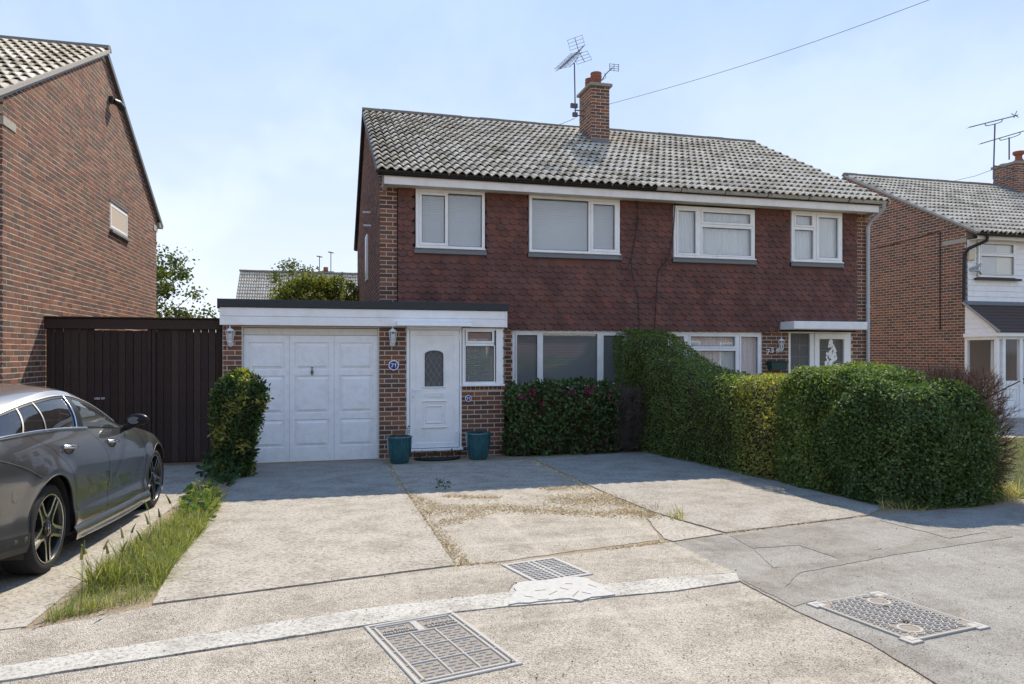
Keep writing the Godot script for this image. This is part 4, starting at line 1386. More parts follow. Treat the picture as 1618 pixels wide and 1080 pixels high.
# ---------------------------------------------------------------- neighbours
func gable_house(h: Node3D, xw: float, sx: float, zf: float, half: float, eave_y: float, ridge_y: float, length: float, stem: String, palette: Array, mortar: String, holes: Array, cols: int, most: int, seen = null) -> void:
	# a house whose gable stands in the plane x = xw and faces sx; it runs the other way for length metres
	var zr := zf - half
	var zb := zf - 2 * half
	var x2 := xw - sx * length
	var s := MB.new()
	var poly := PackedVector2Array([Vector2(zb, -0.1), Vector2(zf, -0.1), Vector2(zf, eave_y + 0.14), Vector2(zr, ridge_y - 0.035), Vector2(zb, eave_y + 0.14)])
	side_sheet(s, xw, poly, sx, 0.25)
	put(h, "gable_wall", s.mesh(), M[mortar])
	var w := MB.new()
	w.box(Vector3(minf(xw - sx * 0.26, x2), -0.1, zb), Vector3(maxf(xw - sx * 0.26, x2), eave_y - 0.06, zf - 0.0))
	put(h, "walls", w.mesh(), M[mortar])
	var list := []
	var span := func(y: float) -> Array:
		if y < eave_y + 0.14:
			return [0.0, half * 2]
		var k := (y - eave_y - 0.14) / (ridge_y - 0.035 - eave_y - 0.14) * half
		return [k, half * 2 - k]
	if sx > 0:
		bricks_of(list, Vector3(xw, 0, zf), Vector3.FORWARD, Vector3.RIGHT, 0.0, ridge_y - 0.13, span, holes, seen, 0.1125)
	else:
		bricks_of(list, Vector3(xw, 0, zb), Vector3.BACK, Vector3.LEFT, 0.0, ridge_y - 0.13, span, holes, seen, 0.1125)
	if sx > 0:
		bricks_of(list, Vector3(xw, 0, zf), Vector3.LEFT, Vector3.BACK, 0.0, eave_y - 0.1, func(_y): return [0.0, 2.0], [], seen)
	lay_bricks(h, list, palette, stem)
	# roof: tiles in front, plain behind
	var ov := 0.09
	var top := Vector3(xw + sx * ov, ridge_y, zr + 0.03)
	var bot := Vector3(xw + sx * ov, eave_y, zf + 0.42)
	var down := (bot - top).normalized()
	var gauge := top.distance_to(bot) / 16.0
	if sx > 0:
		top.x -= cols * 0.3
	tile_slope(h, top, Vector3.RIGHT, down, cols, 16, gauge, 0.3, null, most)
	ridge_tiles(h, Vector3(xw + sx * (ov + 0.02), ridge_y + 0.02, zr), Vector3(xw + sx * (ov + 0.02) - sx * 0.3 * cols, ridge_y + 0.02, zr), 0.115)
	var d := MB.new()
	for sg in [1.0, -1.0]:
		var ez: float = zf + 0.40 if sg > 0 else zb - 0.40
		var nn: Vector3 = Vector3(0, half + 0.4, (ridge_y - eave_y) * sg).normalized()
		var a := Vector3(xw + sx * (ov - 0.02), eave_y - 0.02, ez)
		var b := Vector3(x2, eave_y - 0.02, ez)
		var c := Vector3(x2, ridge_y - 0.02, zr)
		var e := Vector3(xw + sx * (ov - 0.02), ridge_y - 0.02, zr)
		d.quad(a, b, c, e, nn)
		d.quad(a - nn * 0.03, b - nn * 0.03, c - nn * 0.03, e - nn * 0.03, -nn)
		d.quad(a, e, e - nn * 0.03, a - nn * 0.03, Vector3(sx, 0, 0))
		d.quad(a, b, b - nn * 0.03, a - nn * 0.03, Vector3(0, 0, sg))
	put(h, "roof_deck", d.mesh(), M.dull_metal)
	# verges
	for sg in [1.0, -1.0]:
		var v := MB.new()
		var a := Vector3(xw + sx * (ov - 0.045), eave_y - 0.012, zf + 0.42 if sg > 0 else zb - 0.42)
		var b := Vector3(xw + sx * (ov - 0.045), ridge_y - 0.012, zr)
		var dd := (b - a).normalized()
		var upv := Vector3(1, 0, 0).cross(dd).normalized()
		if upv.y < 0:
			upv = -upv
		var wide := 0.13 if sg > 0 else 0.05
		v.obox(Transform3D(Basis(Vector3(1, 0, 0), upv, Vector3(1, 0, 0).cross(upv)), (a + b) / 2 + upv * 0.03), Vector3(wide, 0.055, a.distance_to(b)))
		put(h, "verge", v.mesh(), M.concrete_trim if sg > 0 else M.dull_metal)

func house_left() -> void:
	var X := -4.84
	var h := thing("brick_house", "brick house with a sunlit windowed gable wall beside the parked car", "house", Vector3(X - 3.5, 0, -2.0), "houses along the street")
	var zf := 2.36
	gable_house(h, X, 1.0, zf, 4.30, 4.78, 7.20, 7.0, "brick", BRICKS, "mortar", [[zf + 2.33, 4.02, zf + 3.62, 4.56], [-0.1, 4.55, 0.385, 4.67]], 14, 300, func(p): return p.z > 0.9 or p.y > 2.15)
	# gable window: seen obliquely, a white opening light ajar
	var wz0 := -3.62
	var wz1 := -2.33
	var fr := MB.new()
	var t := Transform3D(Basis(Vector3(0, 0, -1), Vector3.UP, Vector3.RIGHT), Vector3(X, 4.29, (wz0 + wz1) / 2))
	var wl := (wz1 - wz0)
	fr.cbox(t * Transform3D(Basis(), Vector3(0, 0.245, -0.04)), Vector3(wl, 0.05, 0.06), 0.006)
	fr.cbox(t * Transform3D(Basis(), Vector3(0, -0.245, -0.04)), Vector3(wl, 0.05, 0.06), 0.006)
	for s in [-1.0, 1.0]:
		fr.cbox(t * Transform3D(Basis(), Vector3(s * (wl / 2 - 0.025), 0, -0.04)), Vector3(0.05, 0.44, 0.06), 0.006)
	var win := put(h, "window", fr.mesh(), M.upvc)
	var sash := MB.new()
	for s in [-1.0, 1.0]:
		sash.cbox(t * Transform3D(Basis(), Vector3(0, s * 0.20, -0.02)), Vector3(wl - 0.1, 0.045, 0.05), 0.006)
		sash.cbox(t * Transform3D(Basis(), Vector3(s * (wl / 2 - 0.075), 0, -0.02)), Vector3(0.045, 0.36, 0.05), 0.006)
	put(win, "sash", sash.mesh(), M.upvc)
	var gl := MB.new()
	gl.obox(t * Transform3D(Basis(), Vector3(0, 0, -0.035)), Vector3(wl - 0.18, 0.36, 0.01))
	put(win, "pane", gl.mesh(), M.lantern_white, "", "pane coloured white for the bright sky it mirrors")  # plain white stands in for the sky reflected in this glass
	var sl := MB.new()
	sl.obox(t * Transform3D(Basis(), Vector3(0, -0.30, 0.0)), Vector3(wl + 0.04, 0.045, 0.11))
	put(win, "sill", sl.mesh(), M.dull_metal)
	var hd := MB.new()
	hd.obox(t * Transform3D(Basis(), Vector3(0, 0.285, -0.01)), Vector3(wl + 0.02, 0.03, 0.05))
	put(win, "head", hd.mesh(), M.dull_metal)
	# concrete lintel end near the front, kneeler at the back
	var ln := MB.new()
	ln.box(Vector3(X - 0.1, 4.555, 1.98), Vector3(X + 0.012, 4.665, zf + 0.01))
	put(h, "lintel", ln.mesh(), M.concrete_trim)
	var kn := MB.new()
	kn.box(Vector3(X - 0.1, 4.60, -6.30), Vector3(X + 0.014, 4.74, -5.92))
	kn.box(Vector3(X - 0.3, 4.74, -6.62), Vector3(X + 0.06, 4.84, -6.30))
	put(h, "kneeler", kn.mesh(), M.concrete_trim)
	# security light near the ridge
	var c := Vector3(X, 6.44, -2.30)
	var sl2 := thing("security_light", "small black security light high on the sunlit brick gable", "light", c)
	var bk := MB.new()
	bk.cbox(Transform3D(Basis(Vector3(0, 0, -1), Vector3.UP, Vector3.RIGHT), c + Vector3(0.04, 0, 0)), Vector3(0.10, 0.12, 0.07), 0.01)
	put(sl2, "back_plate", bk.mesh(), M.black_plastic)
	var lens := MB.new()
	lens.tube([c + Vector3(0.07, -0.01, -0.02), c + Vector3(0.13, -0.02, -0.1), c + Vector3(0.15, -0.05, -0.26)], 0.055, 0.07, 12)
	put(sl2, "lamp_head", lens.mesh(), M.black_plastic)

func house_right() -> void:
	var X := 15.15
	var zf := -2.42
	var h := thing("brick_house", "brick house with white weatherboarded front and lean-to glazed porch", "house", Vector3(X + 5, 0, -6.8), "houses along the street")
	gable_house(h, X, -1.0, zf, 4.40, 4.74, 7.30, 11.0, "brick", BRICKS, "mortar", [], 34, 300, func(p): return p.x > 1 and p.y > 1.2)
	# weatherboards on the upper front
	var win := [15.47, 3.66, 16.70, 4.62]
	for i in 14:
		var y0 := 2.72 + i * 0.145
		var spans := [[X + 0.02, X + 8.0]]
		if y0 + 0.1 > win[1] and y0 + 0.05 < win[3]:
			spans = [[X + 0.02, win[0] - 0.02], [win[2] + 0.02, X + 8.0]]
		for sp in spans:
			var b := MB.new()
			var y1 := minf(y0 + 0.152, 4.62)
			var t := Transform3D(Basis(Vector3.RIGHT, -0.11), Vector3((sp[0] + sp[1]) / 2, (y0 + y1) / 2, zf + 0.035))
			b.cbox(t, Vector3(sp[1] - sp[0], y1 - y0, 0.018), 0.003)
			put(h, "weatherboard", b.mesh(), M.white_paint)
	window(h, [win[0], win[2], win[1], win[3]], zf + 0.09, [[15.53, 16.64, 4.27, 4.565, 0.035], [15.53, 16.64, 3.72, 4.23, 0.02]], "", 0.055, "")
	var bks := MB.new()
	bks.box(Vector3(15.5, 3.7, zf + 0.005), Vector3(16.68, 4.6, zf + 0.02))
	put(h, "window_reveal", bks.mesh(), M.room)
	var cur := MB.new()
	cur.box(Vector3(16.1, 3.72, zf + 0.025), Vector3(16.62, 4.5, zf + 0.032))
	put(h, "curtain", cur.mesh(), M.cream_plastic)
	var si := MB.new()
	si.box(Vector3(15.36, 3.585, zf + 0.05), Vector3(16.82, 3.635, zf + 0.15))
	put(h, "window_sill", si.mesh(), M.black_plastic)
	# eaves: fascia, black gutter and downpipe
	var fa := MB.new()
	fa.box(Vector3(X + 0.05, 4.60, zf + 0.30), Vector3(X + 8, 4.72, zf + 0.325))
	fa.box(Vector3(X + 0.05, 4.60, zf + 0.01), Vector3(X + 8, 4.615, zf + 0.30))
	put(h, "fascia", fa.mesh(), M.old_white)
	var gu := MB.new()
	gu.tube([Vector3(X - 0.06, 4.73, zf + 0.39), Vector3(X + 8, 4.73, zf + 0.39)], 0.055, -1, 10)
	put(h, "gutter", gu.mesh(), M.black_plastic)
	var dp := MB.new()
	dp.tube([Vector3(X + 0.28, 4.70, zf + 0.39), Vector3(X + 0.26, 4.56, zf + 0.38), Vector3(X - 0.02, 4.38, zf + 0.10), Vector3(X - 0.07, 4.25, zf + 0.02), Vector3(X - 0.07, 2.9, zf - 0.0)], 0.042, -1, 10)
	put(h, "downpipe", dp.mesh(), M.black_plastic)
	# concrete kneeler and cables on the gable
	var kn := MB.new()
	kn.box(Vector3(X - 0.012, 4.56, zf - 0.72), Vector3(X + 0.1, 4.68, zf + 0.02))
	put(h, "kneeler", kn.mesh(), M.concrete_trim)
	var cb := MB.new()
	cb.tube([Vector3(X - 0.014, 4.97, zf - 0.80), Vector3(X - 0.014, 4.86, zf - 2.6), Vector3(X - 0.014, 4.83, zf - 6.2)], 0.012, -1, 6)
	cb.tube([Vector3(X - 0.014, 4.97, zf - 0.80), Vector3(X - 0.014, 2.3, zf - 0.80)], 0.012, -1, 6)
	put(h, "wall_cable", cb.mesh(), M.black_plastic)
	# alarm box and bracket
	var al := MB.new()
	al.cbox(Transform3D(Basis(), Vector3(15.24, 4.22, zf + 0.09)), Vector3(0.19, 0.28, 0.08), 0.02)
	put(h, "alarm_box", al.mesh(), M.cream_plastic)
	var br := MB.new()
	br.tube([Vector3(15.22, 3.86, zf + 0.03), Vector3(15.34, 3.92, zf + 0.2), Vector3(15.45, 3.98, zf + 0.16)], 0.03, -1, 8)
	br.tube([Vector3(15.22, 3.84, zf + 0.03), Vector3(15.36, 3.80, zf + 0.2), Vector3(15.46, 3.74, zf + 0.16)], 0.03, -1, 8)
	put(h, "lamp_bracket", br.mesh(), M.steel)
	right_chimney(h)
	right_porch(h, X, zf)

func right_chimney(h: Node3D) -> void:
	var x0 := 20.85
	var x1 := 21.5
	var z0 := -6.72
	var z1 := -5.88
	var core := MB.new()
	core.box(Vector3(x0, 6.4, z0), Vector3(x1, 7.86, z1))
	var ch := put(h, "chimney", core.mesh(), M.mortar)
	var list := []
	bricks_of(list, Vector3(x0, 0, z1), Vector3.RIGHT, Vector3.BACK, 6.4, 7.86, func(_y): return [0.0, x1 - x0], [])
	bricks_of(list, Vector3(x0, 0, z0), Vector3.BACK, Vector3.LEFT, 6.4, 7.86, func(_y): return [0.0, z1 - z0], [], null, 0.1125)
	lay_bricks(ch, list, BRICKS, "brick", 200)
	var cap := MB.new()
	cap.box(Vector3(x0 - 0.05, 7.86, z0 - 0.05), Vector3(x1 + 0.05, 7.94, z1 + 0.05))
	put(ch, "chimney_cap", cap.mesh(), M.flaunching)
	var p1 := MB.new()
	p1.lathe(Transform3D(Basis(), Vector3(21.2, 7.93, -6.1)), [[0.15, 0], [0.15, 0.10], [0.12, 0.12], [0.10, 0.2], [0.10, 0.32], [0.0, 0.33]], 16)
	p1.lathe(Transform3D(Basis(), Vector3(21.2, 8.2, -6.1)), [[0.12, 0], [0.17, 0.04], [0.17, 0.12], [0.0, 0.14]], 16)
	put(ch, "chimney_pot", p1.mesh(), M.terracotta)
	var p2 := MB.new()
	p2.lathe(Transform3D(Basis(), Vector3(21.1, 7.93, -6.5)), [[0.18, 0], [0.17, 0.07], [0.0, 0.08]], 16)
	put(ch, "chimney_pot", p2.mesh(), M.terracotta)
	var fl := MB.new()
	for i in 6:
		var za := lerpf(z1, z0, i / 6.0)
		var zb := lerpf(z1, z0, (i + 1) / 6.0)
		var ya := 7.30 - absf(za + 6.82) * 0.53 + 0.06
		var yb := 7.30 - absf(zb + 6.82) * 0.53 + 0.06
		fl.flat(Vector3(x0 - 0.016, ya, za), Vector3(x0 - 0.016, yb, zb), Vector3(x0 - 0.016, yb + 0.13, zb), Vector3(x0 - 0.016, ya + 0.15, za), Vector3.LEFT)
		fl.flat(Vector3(x0 - 0.016, ya + 0.02, za), Vector3(x0 - 0.016, yb + 0.02, zb), Vector3(x0 - 0.22, yb + 0.03, zb), Vector3(x0 - 0.22, ya + 0.03, za), Vector3.UP)
	put(ch, "lead_flashing", fl.mesh(), M.lead)

func right_porch(h: Node3D, X: float, zf: float) -> void:
	var x0 := 15.10
	var z1 := -1.48
	var x1 := 19.0
	var frm := MB.new()
	# posts and rails of the side and of the front
	for z in [zf + 0.05, z1 - 0.04]:
		frm.box(Vector3(x0, 0.08, z - 0.04), Vector3(x0 + 0.08, 2.10, z + 0.04))
	frm.box(Vector3(x0, 0.94, zf + 0.091), Vector3(x0 + 0.07, 1.02, z1 - 0.081))
	frm.box(Vector3(x0, 0.08, zf + 0.091), Vector3(x0 + 0.07, 0.16, z1 - 0.081))
	frm.box(Vector3(x0, 2.02, zf + 0.091), Vector3(x0 + 0.07, 2.10, z1 - 0.081))
	for x in [15.32, 15.86, 16.7, 17.6]:
		frm.box(Vector3(x - 0.045, 0.08, z1 - 0.07), Vector3(x + 0.045, 2.10, z1 + 0.004))
	frm.box(Vector3(x0 + 0.081, 2.03, z1 - 0.06), Vector3(x1, 2.10, z1 - 0.002))
	frm.box(Vector3(x0 + 0.081, 0.08, z1 - 0.06), Vector3(x1, 0.17, z1 - 0.002))
	frm.box(Vector3(x0 + 0.081, 0.90, z1 - 0.06), Vector3(x1, 1.0, z1 - 0.002))
	var pf := put(h, "porch", frm.mesh(), M.upvc)
	var pan := MB.new()
	pan.box(Vector3(x0 + 0.02, 0.161, zf + 0.092), Vector3(x0 + 0.05, 0.939, z1 - 0.082))
	pan.box(Vector3(x0 + 0.082, 0.171, z1 - 0.045), Vector3(x1, 0.899, z1 - 0.02))
	put(pf, "panel", pan.mesh(), M.upvc)
	for x in [15.59, 16.28]:
		var mo := MB.new()
		mo.ring(x - 0.17, x + 0.17, 0.25, 0.82, 0.03, z1 - 0.02, z1 - 0.004)
		put(pf, "door_moulding", mo.mesh(), M.upvc)
	var gl := MB.new()
	gl.quad(Vector3(x0 + 0.03, 1.02, zf + 0.09), Vector3(x0 + 0.03, 1.02, z1 - 0.08), Vector3(x0 + 0.03, 2.02, z1 - 0.08), Vector3(x0 + 0.03, 2.02, zf + 0.09), Vector3.LEFT)
	put(pf, "pane", gl.mesh(), M.glass)
	for p in [[15.145, 15.275], [15.365, 15.815], [15.905, 16.655], [16.745, 17.555]]:
		var g2 := MB.new()
		g2.quad(Vector3(p[0], 1.0, z1 - 0.03), Vector3(p[1], 1.0, z1 - 0.03), Vector3(p[1], 2.03, z1 - 0.03), Vector3(p[0], 2.03, z1 - 0.03), Vector3.BACK)
		put(pf, "pane", g2.mesh(), M.glass)
	# number plate and letter slot on the doors: the 75 of the next house
	var tm := TextMesh.new()
	tm.text = "75"
	tm.font = SystemFont.new()
	tm.font_size = 16
	tm.pixel_size = 0.006
	tm.depth = 0.004
	place(pf, "house_number", tm, M.black_plastic, Transform3D(Basis(), Vector3(15.24, 0.95, z1 + 0.004)))
	var ls := MB.new()
	ls.box(Vector3(15.92, 0.93, z1 - 0.001), Vector3(16.2, 0.985, z1 + 0.01))
	put(pf, "letter_plate", ls.mesh(), M.black_plastic)
	var inner := MB.new()
	inner.box(Vector3(x0 + 0.15, 0.02, zf - 0.02), Vector3(x1, 2.1, zf + 0.02))
	put(pf, "back_wall", inner.mesh(), M.brick2)
	net_curtain(pf, 15.25, 15.6, 1.05, 2.0, z1 - 0.3)
	net_curtain(pf, 15.95, 16.6, 1.05, 2.0, z1 - 0.2)
	# lean-to roof of plain brown tiles, boarded cheek, fascia
	var ck := MB.new()
	for i in 6:
		var ya := 2.19 + i * 0.125
		var yb := minf(ya + 0.123, 2.90)
		var zf0 := zf + 0.03
		var za := z1 + 0.02 - (ya - 2.19) / 0.80 * (z1 + 0.02 - zf0)
		var zb := z1 + 0.02 - (yb - 2.19) / 0.80 * (z1 + 0.02 - zf0)
		var poly := PackedVector2Array([Vector2(zf0, ya), Vector2(za, ya), Vector2(zb, yb), Vector2(zf0, yb)])
		side_sheet(ck, x0 - 0.005 - 0.004 * (i % 2), poly, -1.0, 0.02)
	put(pf, "cheek_boards", ck.mesh(), M.white_paint)
	var fa := MB.new()
	fa.box(Vector3(x0 - 0.06, 2.10, zf + 0.02), Vector3(x0 + 0.02, 2.19, z1 + 0.10))
	fa.box(Vector3(x0 + 0.021, 2.10, z1 + 0.03), Vector3(x1, 2.19, z1 + 0.10))
	put(pf, "fascia", fa.mesh(), M.upvc)
	var lead := MB.new()
	lead.obox(Transform3D(Basis(Vector3.RIGHT, 0.7), Vector3((x0 + x1) / 2, 2.99, zf + 0.09)), Vector3(x1 - x0 + 0.1, 0.02, 0.2))
	put(pf, "lead_flashing", lead.mesh(), M.lead)
	var n := 9
	for i in n:
		var cmb := MB.new()
		var f0 := float(i) / n
		var f1 := float(i + 1) / n
		var a := Vector3(0, lerpf(2.98, 2.21, f0), lerpf(zf + 0.04, z1 + 0.14, f0))
		var b := Vector3(0, lerpf(2.98, 2.21, f1) + 0.022, lerpf(zf + 0.04, z1 + 0.14, f1))
		cmb.flat(a + Vector3(x0 - 0.08, 0, 0), a + Vector3(x1, 0, 0), b + Vector3(x1, 0, 0), b + Vector3(x0 - 0.08, 0, 0), Vector3.UP)
		cmb.flat(b + Vector3(x0 - 0.08, 0, 0), b + Vector3(x1, 0, 0), b + Vector3(x1, -0.03, 0), b + Vector3(x0 - 0.08, -0.03, 0), Vector3.BACK)
		put(pf, "tile_course", cmb.mesh(), M["porch_tile"])
	var rl := MB.new()
	var up2 := Vector3(0, 0.79, 0.61)
	rl.obox(Transform3D(Basis(Vector3.RIGHT, atan2(0.77, 1.04)), Vector3(x0 - 0.085, 2.60, (zf + z1) / 2 + 0.09)), Vector3(0.03, 0.05, 1.32))
	put(pf, "verge", rl.mesh(), M.concrete_trim)

func house_behind() -> void:
	var h := thing("brick_house", "distant house with a tiled roof showing above the garage", "house", Vector3(-1, 0, -40), "houses along the street")
	var w := MB.new()
	w.box(Vector3(-6.0, 0, -44), Vector3(8, 4.4, -33))
	put(h, "walls", w.mesh(), M.mortar)
	var top := Vector3(-6.15, 6.93, -36.6)
	var down := (Vector3(-6.15, 3.6, -32.6) - top).normalized()
	tile_slope(h, top, Vector3.RIGHT, down, 48, 15, 0.345, 0.3, null, 0)
	var d := MB.new()
	d.quad(Vector3(-6.1, 3.58, -32.6), Vector3(8.2, 3.58, -32.6), Vector3(8.2, 6.91, -36.6), Vector3(-6.1, 6.91, -36.6), Vector3(0, 0.77, 0.64))
	d.quad(Vector3(-6.1, 3.58, -40.6), Vector3(8.2, 3.58, -40.6), Vector3(8.2, 6.91, -36.6), Vector3(-6.1, 6.91, -36.6), Vector3(0, 0.77, -0.64))
	put(h, "roof_deck", d.mesh(), M.roof_mass)
	ridge_tiles(h, Vector3(-6.2, 6.95, -36.6), Vector3(8.2, 6.95, -36.6), 0.14)
	var c := MB.new()
	var cx := wp(515, 430, -37.0).x
	c.box(Vector3(cx - 0.45, 6.2, -37.3), Vector3(cx + 0.45, 7.05, -36.7))
	c.box(Vector3(cx - 0.52, 7.05, -37.35), Vector3(cx + 0.52, 7.12, -36.65))
	var ch := put(h, "chimney", c.mesh(), M.brick1)
	var p := MB.new()
	p.lathe(Transform3D(Basis(), Vector3(cx, 7.12, -37)), [[0.16, 0], [0.15, 0.3], [0.0, 0.32]], 12)
	put(ch, "chimney_pot", p.mesh(), M.terracotta)

# plain houses over the road, behind the camera: the windows and the car mirror them
func houses_opposite() -> void:
	var specs := [[3.0, 12.0, "brick house over the road with a white gabled porch", true], [-12.0, 11.0, "brick house over the road without a porch, opposite the parked car", false], [19.0, 10.0, "brick house over the road at the end of its row", false]]
	for s in specs:
		var x0: float = s[0]
		var wd: float = s[1]
		var z := 31.0
		var h := thing("brick_house", s[2], "house", Vector3(x0 + wd / 2, 0.3, z + 4), "houses along the street")
		var w := MB.new()
		w.box(Vector3(x0, 0.3, z), Vector3(x0 + wd, 5.2, z + 8))
		put(h, "walls", w.mesh(), M.brick0)
		var r := MB.new()
		for sg in [-1.0, 1.0]:
			var ez: float = z + 4 + sg * 4.5
			r.quad(Vector3(x0 - 0.2, 5.15, ez), Vector3(x0 + wd + 0.2, 5.15, ez), Vector3(x0 + wd + 0.2, 7.7, z + 4), Vector3(x0 - 0.2, 7.7, z + 4), Vector3(0, 0.87, 0.49 * sg))
		put(h, "roof", r.mesh(), M.roof_mass)
		var g := MB.new()
		for x in [x0, x0 + wd]:
			g.tri(Vector3(x, 5.1, z), Vector3(x, 5.1, z + 8), Vector3(x, 7.6, z + 4), Vector3(signf(x - x0 - 1), 0, 0), Vector3(signf(x - x0 - 1), 0, 0), Vector3(signf(x - x0 - 1), 0, 0))
		put(h, "gable", g.mesh(), M.brick0)
		for q in [[0.12, 0.42, 3.6, 4.8], [0.58, 0.88, 3.6, 4.8], [0.1, 0.45, 1.2, 2.5], [0.6, 0.72, 0.3, 2.4]]:
			var f := MB.new()
			f.box(Vector3(x0 + wd * q[0], q[2], z - 0.06), Vector3(x0 + wd * q[1], q[3], z - 0.001))
			var win := put(h, "window", f.mesh(), M.upvc)
			var p := MB.new()
			p.box(Vector3(x0 + wd * q[0] + 0.08, q[2] + 0.08, z - 0.075), Vector3(x0 + wd * q[1] - 0.08, q[3] - 0.08, z - 0.061))
			put(win, "pane", p.mesh(), M.obscure_glass)
		var c := MB.new()
		c.box(Vector3(x0 + wd * 0.19, 6.6, z + 3.2), Vector3(x0 + wd * 0.19 + 0.7, 8.5, z + 4))
		var ch := put(h, "chimney", c.mesh(), M.brick2)
		for k in 2:
			var pt := MB.new()
			pt.lathe(Transform3D(Basis(), Vector3(x0 + wd * 0.19 + 0.2 + 0.32 * k, 8.5, z + 3.6)), [[0.13, 0], [0.12, 0.4], [0.0, 0.41]], 12)
			put(ch, "chimney_pot", pt.mesh(), M.terracotta)
		if s[3]:
			var pz := z - 5.0
			var po := MB.new()
			po.box(Vector3(x0 + 6.5, 0.3, pz + 0.4), Vector3(x0 + 11.5, 2.7, z - 0.01))
			put(h, "porch", po.mesh(), M.brick3)
			var pr := MB.new()
			pr.prism(Transform3D(Basis(Vector3.LEFT, Vector3.UP, Vector3.FORWARD), Vector3(x0 + 9.0, 2.7, pz)), PackedVector2Array([Vector2(-3.0, 0), Vector2(3.0, 0), Vector2(3.0, 0.35), Vector2(0, 1.9), Vector2(-3.0, 0.35)]), 5.0)
			put(h, "porch_gable", pr.mesh(), M.white_paint)

# ---------------------------------------------------------------- fence
func fence() -> void:
	var z := 0.92
	var f := thing("board_fence", "dark brown boarded gate and fence between the brick house and the garage", "fence", Vector3(-3.65, 0, z))
	var x := -4.82
	while x < -2.45:
		var w := rng.randf_range(0.098, 0.108)
		var mb := MB.new()
		var x1 := minf(x + w - 0.005, -2.44)
		var top := 2.08 + rng.randf_range(-0.006, 0.006)
		if x > -4.2 and x < -3.5:
			top -= 0.06
		mb.cbox(Transform3D(Basis(Vector3.BACK, rng.randfn() * 0.0015), Vector3((x + x1) / 2, (top + 0.04) / 2, z + rng.randf_range(-0.003, 0.003))), Vector3(x1 - x, top - 0.04, 0.02), 0.004)
		put(f, "board", mb.mesh(), M["board%d" % (rng.randi() % 4)])
		x += w
	var rl := MB.new()
	rl.cbox(Transform3D(Basis(), Vector3(-3.64, 2.115, z + 0.015)), Vector3(2.40, 0.15, 0.09), 0.008)
	put(f, "top_rail", rl.mesh(), M.board0)
	var cp := MB.new()
	cp.cbox(Transform3D(Basis(), Vector3(-3.64, 2.205, z + 0.02)), Vector3(2.42, 0.025, 0.13), 0.006)
	put(f, "capping", cp.mesh(), M.board1)
	for px in [-4.79, -3.46, -3.40]:
		var ps := MB.new()
		ps.cbox(Transform3D(Basis(), Vector3(px, 1.03, z + 0.022)), Vector3(0.055 if px < -4 else 0.05, 2.05, 0.03), 0.004)
		put(f, "post", ps.mesh(), M["board%d" % (rng.randi() % 4)])
	var back := MB.new()
	back.box(Vector3(-4.82, 0.03, z - 0.030), Vector3(-2.445, 2.0, z - 0.0155))
	for y in [0.35, 1.05, 1.75]:
		back.box(Vector3(-4.8, y, z - 0.075), Vector3(-2.45, y + 0.08, z - 0.031))
	put(f, "back_rails", back.mesh(), M.board2)
	# white lettering on the boards, half hidden by the car
	for l in [["USE OF", 0.0]]:
		var tm := TextMesh.new()
		tm.text = l[0]
		tm.font = SystemFont.new()
		tm.font_size = 16
		tm.pixel_size = 0.0026
		tm.depth = 0.002
		var p := wp(158, 629, z + 0.02)
		place(f, "painted_lettering", tm, M.plaque_white, Transform3D(Basis(), p + Vector3(0, l[1], 0)))


# ---------------------------------------------------------------- ground
# a slab whose outline is given by pixels of the photograph (or by points [x, z] when world is set)
func slab(called: String, px: Array, m: Material, lift: float, world := false, inset := 0.006, label := "", thick := 0.04, wob := 0.0) -> MeshInstance3D:
	var poly := PackedVector2Array()
	for i in px.size():
		var a: Vector2
		if world:
			a = Vector2(px[i][0], px[i][1])
		else:
			var p := gp(px[i][0], px[i][1])
			a = Vector2(p.x, p.z)
		poly.append(a)
	if wob > 0.0:
		var out := PackedVector2Array()
		for i in poly.size():
			var a := poly[i]
			var b := poly[(i + 1) % poly.size()]
			var n := maxi(1, int(a.distance_to(b) / 0.06))
			var nrm := (b - a).orthogonal().normalized()
			for k in n:
				out.append(a.lerp(b, float(k) / n) + (nrm * rng.randfn() * wob if k > 0 else Vector2.ZERO))
		poly = out
	if inset > 0.0:
		var q := Geometry2D.offset_polygon(poly, -inset, Geometry2D.JOIN_MITER)
		if q.size():
			poly = q[0]
	var mb := MB.new()
	var ix := Geometry2D.triangulate_polygon(poly)
	var nn := Vector3(0, 1, -SLOPE).normalized()
	var P := func(a: Vector2, d: float) -> Vector3: return Vector3(a.x, ground_y(a.y) + lift - d, a.y)
	for i in range(0, ix.size(), 3):
		mb.tri(P.call(poly[ix[i]], 0), P.call(poly[ix[i + 1]], 0), P.call(poly[ix[i + 2]], 0), nn, nn, nn)
	for i in poly.size():
		var a := poly[i]
		var b := poly[(i + 1) % poly.size()]
		var c := (a + b) / 2
		var o := (b - a).orthogonal()
		if Geometry2D.is_point_in_polygon(c + o.normalized() * 0.002, poly):
			o = -o
		mb.flat(P.call(a, 0), P.call(b, 0), P.call(b, thick), P.call(a, thick), Vector3(o.x, 0, o.y))
	return setting(called, mb.mesh(), m, label)

